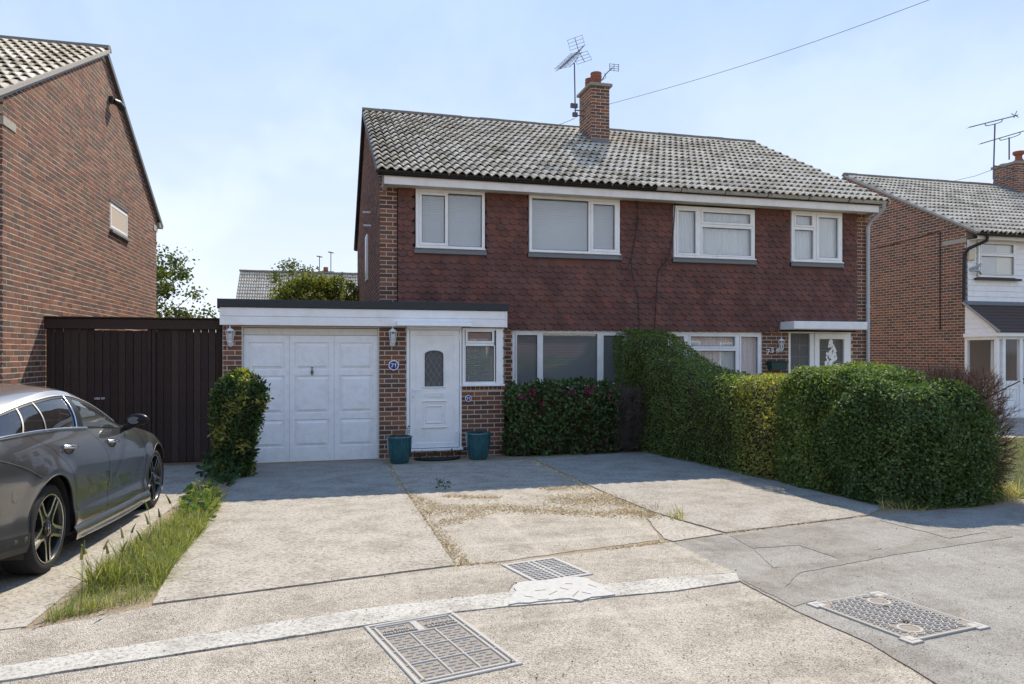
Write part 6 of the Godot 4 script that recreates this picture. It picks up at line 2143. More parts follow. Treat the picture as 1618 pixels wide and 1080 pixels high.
# ---------------------------------------------------------------- grass and weeds
func weeds() -> void:
	var fresh := [Color(0.210, 0.255, 0.055), Color(0.280, 0.300, 0.075), Color(0.150, 0.205, 0.045), Color(0.340, 0.325, 0.110), Color(0.460, 0.420, 0.190)]
	var strip := thing("grass_clump", "overgrown grass and weeds in the strip between the two drives", "grass", Vector3(-2.2, 0.16, 6.3))
	strip.set_meta("kind", "stuff")
	var outline := PackedVector2Array()
	for q in [[66, 985], [150, 965], [240, 948], [285, 880], [322, 838], [348, 790], [330, 768], [305, 800], [268, 838], [225, 862], [175, 900], [120, 945]]:
		var g := gp(q[0], q[1])
		outline.append(Vector2(g.x, g.z))
	var variants := [[], [], []]
	var n := 0
	var nz := FastNoiseLite.new()
	nz.frequency = 1.1
	nz.seed = 12
	while n < 15000:
		var x := rng.randf_range(-2.65, -1.75)
		var z := rng.randf_range(3.2, 8.5)
		if not Geometry2D.is_point_in_polygon(Vector2(x, z), outline):
			continue
		var thick := nz.get_noise_2d(x * 2.0, z * 1.6)
		if rng.randf() > 0.75 + thick * 0.9 and z > 7.0:
			continue
		n += 1
		var hgt := rng.randf_range(0.08, 0.20) * (1.0 + 0.5 * thick)
		if z > 7.7:
			hgt *= 0.62
		if z < 4.6:
			hgt *= 0.6
		var turn := rng.randf() * TAU
		var lean := Vector3(rng.randfn() * 0.32, 1, rng.randfn() * 0.32).normalized()
		var b := Basis(Vector3.UP.cross(lean).normalized(), Vector3.UP.angle_to(lean)) * Basis(Vector3.UP, turn)
		variants[rng.randi() % 3].append([Transform3D(b.scaled_local(Vector3(hgt, hgt, hgt)), Vector3(x, ground_y(z) - 0.02, z)), pick(fresh, 0.25)])
	for k in 3:
		many(strip, "grass_blades", blade_mesh(0.036, [0.2, 0.5, 0.9][k]), M.blade, variants[k])
	# seed heads on thin stalks
	var stalk := MB.new()
	stalk.tube([Vector3.ZERO, Vector3(0.02, 0.5, 0.02), Vector3(0.08, 0.84, 0.06)], 0.006, 0.004, 4)
	stalk.tube([Vector3(0.08, 0.80, 0.06), Vector3(0.12, 0.92, 0.09), Vector3(0.16, 1.0, 0.12)], 0.028, 0.006, 5)
	var sl := []
	for k in 110:
		var g := gp(rng.randf_range(90, 330), rng.randf_range(790, 960))
		if not Geometry2D.is_point_in_polygon(Vector2(g.x, g.z), outline):
			continue
		sl.append([Transform3D(Basis(Vector3.UP, rng.randf() * TAU) * rng.randf_range(0.22, 0.40), Vector3(g.x, ground_y(g.z) - 0.01, g.z)), pick([Color(0.24, 0.25, 0.09), Color(0.32, 0.29, 0.12), Color(0.17, 0.21, 0.06)], 0.2)])
	many(strip, "seed_heads", stalk.mesh(), M.blade, sl)
	# broad-leaved weeds near the shrub
	weed_patch("broad_leaved_weed", "broad-leaved weeds at the far end of the grass strip", [[285, 800], [330, 775], [345, 800], [325, 830], [295, 830]], 700, Vector2(0.04, 0.09), 0.16, [Color(0.070, 0.130, 0.034), Color(0.095, 0.160, 0.042), Color(0.050, 0.095, 0.028), Color(0.20, 0.22, 0.06)])
	weed_patch("broad_leaved_weed", "large dark-leaved weeds at the foot of the golden shrub", [[318, 752], [330, 725], [400, 728], [398, 745], [365, 768], [330, 765]], 600, Vector2(0.06, 0.15), 0.24, [Color(0.050, 0.095, 0.030), Color(0.070, 0.120, 0.038), Color(0.040, 0.075, 0.026)])
	weed_patch("broad_leaved_weed", "small green weed in the rough strip near the door", [[690, 762], [712, 762], [712, 772], [690, 772]], 40, Vector2(0.02, 0.05), 0.05, [Color(0.060, 0.110, 0.030), Color(0.080, 0.130, 0.036)])
	weed_patch("broad_leaved_weed", "low weeds along the wall under the front door", [[655, 722], [738, 717], [738, 722], [655, 728]], 160, Vector2(0.02, 0.06), 0.10, [Color(0.055, 0.080, 0.026), Color(0.080, 0.100, 0.034), Color(0.10, 0.08, 0.04)])
	weed_patch("broad_leaved_weed", "low ivy and weeds at the foot of the tall sloping hedge", [[1030, 716], [1200, 750], [1300, 778], [1400, 797], [1405, 792], [1300, 770], [1200, 742], [1035, 708]], 1500, Vector2(0.025, 0.05), 0.12, IVY)
	weed_patch("broad_leaved_weed", "weeds in the bare bed beside the porch pier", [[797, 722], [812, 722], [830, 715], [800, 712]], 160, Vector2(0.02, 0.06), 0.22, [Color(0.050, 0.075, 0.026), Color(0.09, 0.07, 0.045)])
	# dry moss and straw in the joints
	var straw := [Color(0.720, 0.564, 0.324), Color(0.600, 0.444, 0.228), Color(0.792, 0.660, 0.420), Color(0.360, 0.240, 0.120), Color(0.660, 0.540, 0.312)]
	var bl := blade_mesh(0.16, 0.5)
	var seams := [[[640, 780], [690, 800], 8.0, 260], [[650, 792], [735, 890], 6.0, 420], [[666, 806], [800, 800], 12.0, 620], [[700, 826], [770, 806], 10.0, 260], [[800, 803], [985, 812], 10.0, 800], [[860, 772], [930, 768], 6.0, 300], [[875, 790], [960, 790], 18.0, 900], [[940, 780], [1050, 808], 14.0, 900], [[700, 783], [790, 786], 4.0, 260], [[980, 805], [1045, 818], 9.0, 420], [[842, 728], [924, 764], 3.0, 240], [[612, 737], [640, 778], 3.0, 160], [[720, 893], [790, 888], 4.0, 90], [[960, 868], [1055, 855], 3.0, 110], [[1145, 842], [1370, 814], 2.0, 160]]
	var all := thing("dry_moss", "straw-coloured dry moss and grass in the joints of the rough strip", "moss", gp(820, 805))
	all.set_meta("kind", "stuff")
	var ml := []
	for s in seams:
		for k in int(s[3]) * 4:
			var f := rng.randf()
			var clump := nz.get_noise_2d(f * 60.0 + s[0][0], s[0][1])
			if clump < -0.12 and rng.randf() < 0.8:
				continue
			var g := gp(lerpf(s[0][0], s[1][0], f) + rng.randfn() * s[2] * 1.1, lerpf(s[0][1], s[1][1], f) + rng.randfn() * s[2] * 0.32)
			var lean := Vector3(rng.randfn(), 0.32, rng.randfn()).normalized()
			var b := Basis(Vector3.UP.cross(lean).normalized(), Vector3.UP.angle_to(lean)) * Basis(Vector3.UP, rng.randf() * TAU)
			ml.append([Transform3D(b * rng.randf_range(0.015, 0.04), g + Vector3(0, -0.004, 0)), pick(straw, 0.25)])
	many(all, "tufts", bl, M.straw, ml)
	# crumbs of earth and dead leaf blown over the drives
	var lit := thing("leaf_litter", "scattered crumbs of earth and dead leaf on the drives and pavement", "litter", gp(700, 850))
	lit.set_meta("kind", "stuff")
	var crumbs := []
	for k in 500:
		var g := gp(rng.randf_range(200, 1600), 740.0 + 340.0 * pow(rng.randf(), 0.7))
		crumbs.append([leaf_at(g + Vector3(0, 0.006, 0), Vector3.UP, rng.randf_range(0.004, 0.013), 0.35), pick([Color(0.05, 0.04, 0.03), Color(0.10, 0.075, 0.05), Color(0.18, 0.14, 0.09)], 0.3)])
	many(lit, "crumbs", leaf_mesh(0.7, 0.4), M.straw, crumbs)
	# grass tufts at the hedge foot and drive edge
	for q in [[[1390, 803], [1475, 798], 340, "dry grass tuft at the street end of the big rounded hedge"], [[1060, 812], [1080, 822], 60, "small grass tuft in the joint of the concrete bays"], [[1560, 790], [1612, 772], 700, "long brown grass at the corner of the lawn by the dead hedge"]]:
		var tf := thing("grass_tuft", q[3], "grass", gp(q[0][0], q[0][1]))
		tf.set_meta("kind", "stuff")
		var tl := []
		for k in int(q[2]):
			var g := gp(rng.randf_range(q[0][0], q[1][0]) + rng.randfn() * 2.0, lerpf(q[0][1], q[1][1], rng.randf()) + rng.randfn() * 2.5)
			var lean := Vector3(rng.randfn() * 0.5, 0.8, rng.randfn() * 0.5).normalized()
			var b := Basis(Vector3.UP.cross(lean).normalized(), Vector3.UP.angle_to(lean)) * Basis(Vector3.UP, rng.randf() * TAU)
			tl.append([Transform3D(b * rng.randf_range(0.05, 0.14), g), pick(fresh + straw, 0.25)])
		many(tf, "grass_blades", blade_mesh(0.06, 0.5), M.blade, tl)
	# lawn
	var lawn := thing("lawn_grass", "sunlit short grass of the lawn beyond the dead hedge", "grass", Vector3(9.5, 0.1, 4.0))
	lawn.set_meta("kind", "stuff")
	var ll := []
	for k in 26000:
		var x := rng.randf_range(5.6, 13.0)
		var z := rng.randf_range(1.5, 6.8)
		if not in_frame(Vector3(x, 0.1, z), 60.0):
			continue
		var patch := nz.get_noise_2d(x * 3.0, z * 3.0)
		var lean := Vector3(rng.randfn() * 0.5, 1, rng.randfn() * 0.5).normalized()
		var b := Basis(Vector3.UP.cross(lean).normalized(), Vector3.UP.angle_to(lean)) * Basis(Vector3.UP, rng.randf() * TAU)
		ll.append([Transform3D(b * rng.randf_range(0.03, 0.075), Vector3(x, ground_y(z) - 0.002, z)), pick([Color(0.16, 0.20, 0.045), Color(0.22, 0.24, 0.06), Color(0.12, 0.165, 0.038)] if patch > -0.1 else [Color(0.28, 0.25, 0.09), Color(0.20, 0.20, 0.06)], 0.2)])
	many(lawn, "grass_blades", blade_mesh(0.10, 0.5), M.blade, ll)

func weed_patch(called: String, label: String, px: Array, count: int, size: Vector2, height: float, cols: Array) -> void:
	var poly := PackedVector2Array()
	var c := Vector3()
	var lo := Vector2(1e9, 1e9)
	var hi := -lo
	for q in px:
		var g := gp(q[0], q[1])
		c += g / px.size()
		poly.append(Vector2(g.x, g.z))
		lo = lo.min(Vector2(g.x, g.z))
		hi = hi.max(Vector2(g.x, g.z))
	var t := thing(called, label, "weeds", c, "weeds in cracks and edges")
	var list := []
	var tries := 0
	while list.size() < count and tries < count * 60:
		tries += 1
		var p := Vector2(rng.randf_range(lo.x, hi.x), rng.randf_range(lo.y, hi.y))
		if not Geometry2D.is_point_in_polygon(p, poly):
			continue
		var y := ground_y(p.y) + height * pow(rng.randf(), 1.5)
		list.append([leaf_at(Vector3(p.x, y, p.y), Vector3(0, 0.8, 0.4), rng.randf_range(size.x, size.y), 0.7), pick(cols, 0.25)])
	many(t, "leaves", leaf_mesh(0.5), M.leaf, list)

# ---------------------------------------------------------------- the parked car
# car axes: a forward from the rear axle, y up from the road, c to the car's right from its centre line
func curve(tab: Array, x: float) -> float:
	if x <= tab[0][0]:
		return tab[0][1]
	for i in tab.size() - 1:
		if x <= tab[i + 1][0]:
			var t: float = (x - tab[i][0]) / (tab[i + 1][0] - tab[i][0])
			var m0: float = (tab[i + 1][1] - tab[maxi(i - 1, 0)][1]) / (tab[i + 1][0] - tab[maxi(i - 1, 0)][0])
			var m1: float = (tab[mini(i + 2, tab.size() - 1)][1] - tab[i][1]) / (tab[mini(i + 2, tab.size() - 1)][0] - tab[i][0])
			var d: float = tab[i + 1][0] - tab[i][0]
			var t2 := t * t
			var t3 := t2 * t
			return (2 * t3 - 3 * t2 + 1) * tab[i][1] + (t3 - 2 * t2 + t) * m0 * d + (-2 * t3 + 3 * t2) * tab[i + 1][1] + (t3 - t2) * m1 * d
	return tab[-1][1]

const C_PLAN := [[-0.93, 0.60], [-0.86, 0.70], [-0.70, 0.775], [-0.4, 0.815], [0.0, 0.828], [0.6, 0.832], [1.3, 0.832], [1.9, 0.828], [2.5, 0.815], [2.9, 0.765], [3.15, 0.67], [3.30, 0.50], [3.36, 0.36]]
const C_BELT := [[-0.93, 0.86], [-0.70, 0.945], [-0.38, 0.963], [0.0, 0.962], [0.43, 0.946], [0.68, 0.930], [1.02, 0.908], [1.38, 0.882], [1.62, 0.872], [1.9, 0.848], [2.25, 0.800], [2.6, 0.735], [2.95, 0.650], [3.2, 0.56], [3.36, 0.46]]
const C_LOW := [[-0.93, 0.33], [-0.7, 0.25], [-0.36, 0.22], [0.0, 0.20], [0.35, 0.165], [1.0, 0.155], [2.1, 0.15], [2.5, 0.17], [2.9, 0.17], [3.36, 0.20]]
const C_EDGE := [[-0.93, 0.90], [-0.74, 0.965], [-0.50, 1.065], [-0.25, 1.125], [0.0, 1.172], [0.25, 1.205], [0.5, 1.228], [0.75, 1.226], [0.98, 1.195], [1.2, 1.135], [1.4, 1.05], [1.55, 0.965], [1.68, 0.878], [1.9, 0.850], [2.25, 0.802], [2.6, 0.737], [2.95, 0.652], [3.2, 0.562], [3.36, 0.462]]
const C_EDGE_C := [[-0.93, 0.50], [-0.7, 0.57], [-0.4, 0.575], [0.0, 0.575], [0.5, 0.57], [1.0, 0.565], [1.3, 0.60], [1.55, 0.66], [1.70, 0.735], [1.9, 0.742], [2.5, 0.70], [2.95, 0.62], [3.36, 0.22]]
const C_TOP := [[-0.93, 0.95], [-0.85, 1.10], [-0.6, 1.185], [-0.3, 1.235], [0.0, 1.268], [0.4, 1.292], [0.75, 1.288], [1.0, 1.255], [1.3, 1.165], [1.6, 1.04], [1.85, 0.935], [2.0, 0.905], [2.4, 0.865], [2.8, 0.80], [3.1, 0.70], [3.3, 0.57], [3.36, 0.47]]
const C_SEAM_R := [[0.15, 0.33], [0.27, 0.378], [0.375, 0.41], [0.49, 0.406], [0.584, 0.346], [0.70, 0.22], [0.773, 0.10], [0.84, 0.0], [0.918, -0.20], [0.97, -0.28]]
const C_SEAM_M := [[0.15, 0.99], [0.247, 1.04], [0.308, 1.083], [0.461, 1.108], [0.597, 1.075], [0.708, 1.013], [0.823, 0.882], [0.923, 0.703], [0.96, 0.65]]
const C_SEAM_F := [[0.15, 2.03], [0.25, 2.05], [0.325, 2.06], [0.44, 2.095], [0.597, 2.07], [0.70, 2.03], [0.80, 1.93], [0.875, 1.72], [0.95, 1.6]]

func car_c(a: float, y: float) -> float:
	var belt := curve(C_BELT, a)
	var low := curve(C_LOW, a)
	var p := curve(C_PLAN, a)
	var f := (y - low) / maxf(0.05, belt - low)
	# lower hollow, crease, shoulder drawn in at the belt
	var k := curve([[0.0, -0.035], [0.12, -0.012], [0.30, -0.026], [0.48, -0.014], [0.62, 0.0], [0.76, -0.004], [0.88, -0.022], [1.0, -0.062]], clampf(f, 0.0, 1.0))
	for ax in [0.0, 2.49]:
		var d := Vector2(a - ax, y - 0.30).length()
		k += 0.016 * smoothstep(0.52, 0.38, d)
	return p + k

func car_at(root: Transform3D, a: float, y: float, c: float) -> Vector3:
	return root * Vector3(c, y, -a)

func car() -> void:
	var pr := gp(78, 904)
	var pf := gp(245, 801)
	var fwd := (pf - pr).normalized()
	var right := fwd.cross(Vector3(0, 1, SLOPE * -1.0).normalized()).normalized()
	var up := right.cross(fwd).normalized()
	var root := Transform3D(Basis(right, up, -fwd), pr - right * 0.80)
	var t := Node3D.new()
	t.name = numbered("estate_car")
	add_child(t)
	t.transform = root
	t.set_meta("label", "dark grey metallic estate car parked facing the dark boarded gate")
	t.set_meta("category", "car")
	var arch := [[0.0, 0.30, 0.358], [2.49, 0.30, 0.345]]
	var rows := 30
	# side surfaces, cut at the door seams
	var zones := [["body_side", func(_y): return -0.93, C_SEAM_R, 22], ["rear_door", C_SEAM_R, C_SEAM_M, 14], ["front_door", C_SEAM_M, C_SEAM_F, 16], ["front_wing", C_SEAM_F, func(_y): return 3.36, 26]]
	for sgn in [1.0, -1.0]:
		for zi in zones.size():
			var zo: Array = zones[zi]
			var cols: int = zo[3]
			var g := []
			var inside := []
			for i in cols + 1:
				var f := float(i) / cols
				var row := []
				var ins := []
				for j in rows + 1:
					# height first guessed at the column's middle, then refined
					var a := 0.0
					var y := 0.5
					for it in 3:
						var e0: float = zo[1].call(y) if zo[1] is Callable else curve(zo[1], y) + 0.004
						var e1: float = zo[2].call(y) if zo[2] is Callable else curve(zo[2], y) - 0.004
						a = lerpf(e0, e1, f)
						y = lerpf(curve(C_LOW, a), curve(C_BELT, a), float(j) / rows)
					var cut := -1
					for w in arch.size():
						var v = Vector2(a - arch[w][0], y - arch[w][1])
						if v.length() < arch[w][2]:
							cut = w
					ins.append(cut)
					row.append(Vector2(a, y))
				g.append(row)
				inside.append(ins)
			var moved := {}
			for i in cols + 1:
				for j in rows + 1:
					var w: int = inside[i][j]
					if w < 0:
						continue
					var near := false
					for di in [-1, 0, 1]:
						for dj in [-1, 0, 1]:
							var ii: int = clampi(i + di, 0, cols)
							var jj: int = clampi(j + dj, 0, rows)
							if inside[ii][jj] < 0:
								near = true
					if near:
						var v: Vector2 = Vector2(g[i][j].x - arch[w][0], g[i][j].y - arch[w][1]).normalized() * arch[w][2]
						g[i][j] = Vector2(arch[w][0], arch[w][1]) + v
						moved[Vector2i(i, j)] = true
			var pts := []
			for i in cols + 1:
				var row := []
				for j in rows + 1:
					var q: Vector2 = g[i][j]
					row.append(car_at(root, q.x, q.y, car_c(q.x, q.y) * sgn))
				pts.append(row)
			var mb := MB.new()
			mb.grid(pts, func(i, j):
				for k in [Vector2i(i, j), Vector2i(i + 1, j), Vector2i(i, j + 1), Vector2i(i + 1, j + 1)]:
					if inside[k.x][k.y] >= 0 and not moved.has(k):
						return true
				var all_in := true
				for k in [Vector2i(i, j), Vector2i(i + 1, j), Vector2i(i, j + 1), Vector2i(i + 1, j + 1)]:
					if inside[k.x][k.y] < 0:
						all_in = false
				return all_in)
			var panel := put(t, zo[0], mb.mesh(), M.car_paint)
			if zo[0].ends_with("door"):
				var hb := MB.new()
				var ha: float = 0.265 if zo[0] == "rear_door" else 1.16
				var hy: float = 0.826 if zo[0] == "rear_door" else 0.789
				var hc: float = car_c(ha, hy) * sgn
				var line := []
				for k in 9:
					var f := k / 8.0
					var bow := sin(PI * f)
					line.append(car_at(root, ha - 0.105 + 0.21 * f, hy + 0.012 - 0.02 * f, hc + sgn * (0.004 + 0.034 * pow(bow, 0.5))))
				hb.tube(line, 0.015, 0.013, 10)
				put(panel, "handle", hb.mesh(), M.chrome)
				var cup := MB.new()
				var ring := []
				for k in 16:
					var an := TAU * k / 16.0
					ring.append(car_at(root, ha + cos(an) * 0.085, hy - 0.012 + sin(an) * 0.038, car_c(ha + cos(an) * 0.085, hy - 0.012 + sin(an) * 0.038) * sgn + sgn * 0.003))
				var mid := car_at(root, ha, hy - 0.012, hc + sgn * 0.002)
				for k in 16:
					cup.tri(mid, ring[k], ring[(k + 1) % 16], right * sgn, right * sgn, right * sgn)
				put(panel, "handle_cup", cup.mesh(), M.car_trim)
		# dark body shell just behind the panels, seen in the seams and wheel wells
		var sh := MB.new()
		var sp := []
		for i in 41:
			var a := lerpf(-0.88, 3.28, i / 40.0)
			var row := []
			for j in 9:
				var y := lerpf(curve(C_LOW, a) + 0.02, curve(C_BELT, a) - 0.01, j / 8.0)
				row.append(car_at(root, a, y, (car_c(a, y) - 0.03) * sgn))
			sp.append(row)
		sh.grid(sp, func(i, j):
			var a := lerpf(-0.88, 3.28, (i + 0.5) / 40.0)
			var y := lerpf(curve(C_LOW, a), curve(C_BELT, a), (j + 0.5) / 8.0)
			return Vector2(a, y - 0.30).length() < 0.42 or Vector2(a - 2.49, y - 0.30).length() < 0.42)
		put(t, "inner_shell", sh.mesh(), M.car_trim)
		# wheel wells and arch lips
		for w in arch:
			var well := MB.new()
			var gw := []
			for k in 17:
				var an := -0.35 + (PI + 0.7) * k / 16.0
				var row := []
				for cc in [0.40, 0.62, 0.79]:
					row.append(car_at(root, w[0] + cos(an) * (w[2] + 0.012), w[1] + sin(an) * (w[2] + 0.012), cc * sgn))
				gw.append(row)
			well.grid(gw)
			for k in 16:
				var nn: Vector3 = right * sgn
				well.tri(car_at(root, w[0], w[1], 0.42 * sgn), gw[k][0], gw[k + 1][0], nn, nn, nn)
			put(t, "wheel_well", well.mesh(), M.car_trim)
			var lip := MB.new()
			var lp := []
			for k in 25:
				var an := -0.22 + (PI + 0.44) * k / 24.0
				var la: float = w[0] + cos(an) * (w[2] + 0.004)
				var ly: float = w[1] + sin(an) * (w[2] + 0.004)
				lp.append(car_at(root, la, ly, (car_c(la, ly) - 0.002) * sgn))
			lip.tube(lp, 0.006, -1, 6)
			put(t, "arch_lip", lip.mesh(), M.car_trim)
		greenhouse(t, root, sgn, right)
		# sill skirt with its bright edge
		var sk := MB.new()
		var g2 := []
		for i in 21:
			var a := lerpf(0.33, 2.16, i / 20.0)
			var y0 := curve(C_LOW, a)
			g2.append([car_at(root, a, y0 + 0.075, (car_c(a, y0 + 0.075) + 0.003) * sgn), car_at(root, a, y0 + 0.03, (car_c(a, y0 + 0.05) + 0.030) * sgn), car_at(root, a, y0 - 0.02, (car_c(a, y0 + 0.04) + 0.026) * sgn), car_at(root, a, y0 - 0.05, (car_c(a, y0 + 0.02) - 0.03) * sgn), car_at(root, a, y0 - 0.05, 0.5 * sgn)])
		sk.grid(g2)
		put(t, "side_skirt", sk.mesh(), M.car_paint)
		var sk2 := MB.new()
		var l2 := []
		for i in 13:
			var a := lerpf(0.42, 1.95, i / 12.0)
			l2.append(car_at(root, a, curve(C_LOW, a) - 0.012 - 0.012 * sin(PI * i / 12.0), (car_c(a, curve(C_LOW, a) + 0.04) + 0.030) * sgn))
		sk2.tube(l2, 0.009, -1, 6)
		put(t, "skirt_trim", sk2.mesh(), M.chrome)
		# rear bumper seam
		var bs := MB.new()
		var bl := []
		for q in [[-0.86, 0.87], [-0.70, 0.846], [-0.461, 0.776], [-0.30, 0.715], [-0.20, 0.668]]:
			bl.append(car_at(root, q[0], q[1], (car_c(q[0], q[1]) + 0.0005) * sgn))
		bs.tube(smooth_line(bl, 4), 0.0035, -1, 5)
		put(t, "bumper_seam", bs.mesh(), M.car_trim)
		# lower bumper in black
		var bb := MB.new()
		var gb := []
		for i in 9:
			var a := lerpf(-0.93, -0.34, i / 8.0)
			var yl := curve(C_LOW, a)
			gb.append([car_at(root, a, yl + 0.12, (car_c(a, yl + 0.12) + 0.004) * sgn), car_at(root, a, yl + 0.05, (car_c(a, yl + 0.05) + 0.004) * sgn), car_at(root, a, yl, (car_c(a, yl) + 0.002) * sgn), car_at(root, a, yl - 0.01, (car_c(a, yl) - 0.1) * sgn)])
		bb.grid(gb)
		put(t, "bumper_valance", bb.mesh(), M.car_trim)
		mirror(t, root, sgn)
		for w in 2:
			wheel(t, root, [0.0, 2.49][w], sgn, 0.0)
	roof_and_ends(t, root)
	# floor and seats
	var fl := MB.new()
	var gf := []
	for i in 9:
		var a := lerpf(-0.9, 3.3, i / 8.0)
		gf.append([car_at(root, a, 0.16, -0.42), car_at(root, a, 0.16, 0.42)])
	fl.grid(gf)
	put(t, "underbody", fl.mesh(), M.car_trim)
	for s in [-0.36, 0.36]:
		for a in [0.25, 1.12]:
			var st := MB.new()
			st.cbox(root * Transform3D(Basis(Vector3.UP, PI) * Basis(Vector3.RIGHT, -0.3), Vector3(s, 0.72, -a)), Vector3(0.42, 0.55, 0.12), 0.04)
			st.cbox(root * Transform3D(Basis(Vector3.UP, PI) * Basis(Vector3.RIGHT, -0.2), Vector3(s, 1.06, -a + 0.10)), Vector3(0.22, 0.13, 0.08), 0.03)
			st.cbox(root * Transform3D(Basis(Vector3.RIGHT, -PI / 2), Vector3(s, 0.46, -a - 0.22)), Vector3(0.42, 0.42, 0.14), 0.04)
			put(t, "seat", st.mesh(), M.seat_cloth)

# band between belt and roof edge: glass, pillars, bright trim
func greenhouse(t: Node3D, root: Transform3D, sgn: float, right: Vector3) -> void:
	var P := func(a: float, f: float, off: float) -> Vector3:
		var yb := curve(C_BELT, a)
		var ye := maxf(curve(C_EDGE, a), yb + 0.001)
		var cb := car_c(a, yb)
		var ce := curve(C_EDGE_C, a)
		var y := lerpf(yb, ye, f)
		var c := lerpf(cb, ce, f) + 0.035 * sin(PI * f) * clampf((ye - yb) / 0.25, 0.0, 1.0)
		return car_at(root, a, y, (c + off) * sgn)
	var strip := func(f0: Callable, f1: Callable, a0: float, a1: float, off: float, n: int, m: int) -> ArrayMesh:
		var mb := MB.new()
		var g := []
		for i in n + 1:
			var a := lerpf(a0, a1, float(i) / n)
			var row := []
			for j in m + 1:
				row.append(P.call(a, lerpf(f0.call(a), f1.call(a), float(j) / m), off))
			g.append(row)
		mb.grid(g)
		return mb.mesh()
	put(t, "roof_pillar", strip.call(func(_a): return 0.86, func(_a): return 1.0, -0.86, 1.66, 0.0, 40, 2), M.car_paint)
	put(t, "window_frame", strip.call(func(_a): return 0.80, func(_a): return 0.865, -0.76, 1.62, 0.002, 40, 1), M.car_black)
	put(t, "window_frame", strip.call(func(_a): return 0.0, func(_a): return 0.06, -0.80, 1.62, 0.0, 40, 1), M.car_black)
	# slanted pillars: [bottom a, top a]
	var pil := [[-0.312, -0.038], [0.011, 0.176], [0.60, 0.77]]
	var X := func(p: Array, f: float) -> float: return lerpf(p[0], p[1], f)
	var ends := [[-0.74, -0.30], pil[0], pil[1], pil[2], [1.66, 1.30]]
	var names := ["quarter_glass", "rear_fixed_glass", "rear_door_glass", "front_door_glass"]
	for k in 4:
		var mb := MB.new()
		var g := []
		for i in 15:
			var row := []
			for j in 9:
				var f := lerpf(0.06, 0.80, j / 8.0)
				var e0: Array = ends[k]
				var e1: Array = ends[k + 1]
				var a0: float = X.call(e0, f) + (0.012 if k < 3 else 0.055)
				var a1: float = X.call(e1, f) - (0.012 if k != 2 else 0.075)
				if k == 0:
					a0 = -0.76
				if k == 3:
					a1 = 1.63
				row.append(P.call(lerpf(a0, a1, i / 14.0), f, -0.004))
			g.append(row)
		mb.grid(g)
		put(t, names[k], mb.mesh(), M.car_glass_clear if k == 3 else M.car_glass)
	for k in 3:
		var mb := MB.new()
		var g := []
		for j in 9:
			var f := lerpf(0.02, 0.84, j / 8.0)
			var a: float = X.call(pil[k], f)
			var w0: float = 0.009 if k < 2 else 0.078
			var w1: float = 0.009 if k < 2 else 0.058
			g.append([P.call(a - w0, f, 0.003), P.call(a + w1, f, 0.003)])
		mb.grid(g)
		put(t, "pillar_trim", mb.mesh(), M.dull_metal if k < 2 else M.car_black)
	var ln := MB.new()
	var l1 := []
	for j in 7:
		var f := lerpf(0.04, 0.84, j / 6.0)
		l1.append(P.call(X.call(pil[2], f) - 0.075, f, 0.005))
	ln.tube(l1, 0.006, -1, 6)
	put(t, "pillar_trim", ln.mesh(), M.chrome)
	# bright line along the belt and over the windows
	var bt := MB.new()
	var b1 := []
	for i in 31:
		b1.append(P.call(lerpf(-0.78, 0.71, i / 30.0), 0.015, 0.006))
	bt.tube(b1, 0.012, -1, 8)
	put(t, "belt_trim", bt.mesh(), M.chrome)
	var tt := MB.new()
	var b2 := []
	for i in 31:
		b2.append(P.call(lerpf(-0.74, 1.58, i / 30.0), 0.865, 0.004))
	tt.tube(b2, 0.006, -1, 6)
	put(t, "window_trim", tt.mesh(), M.steel)

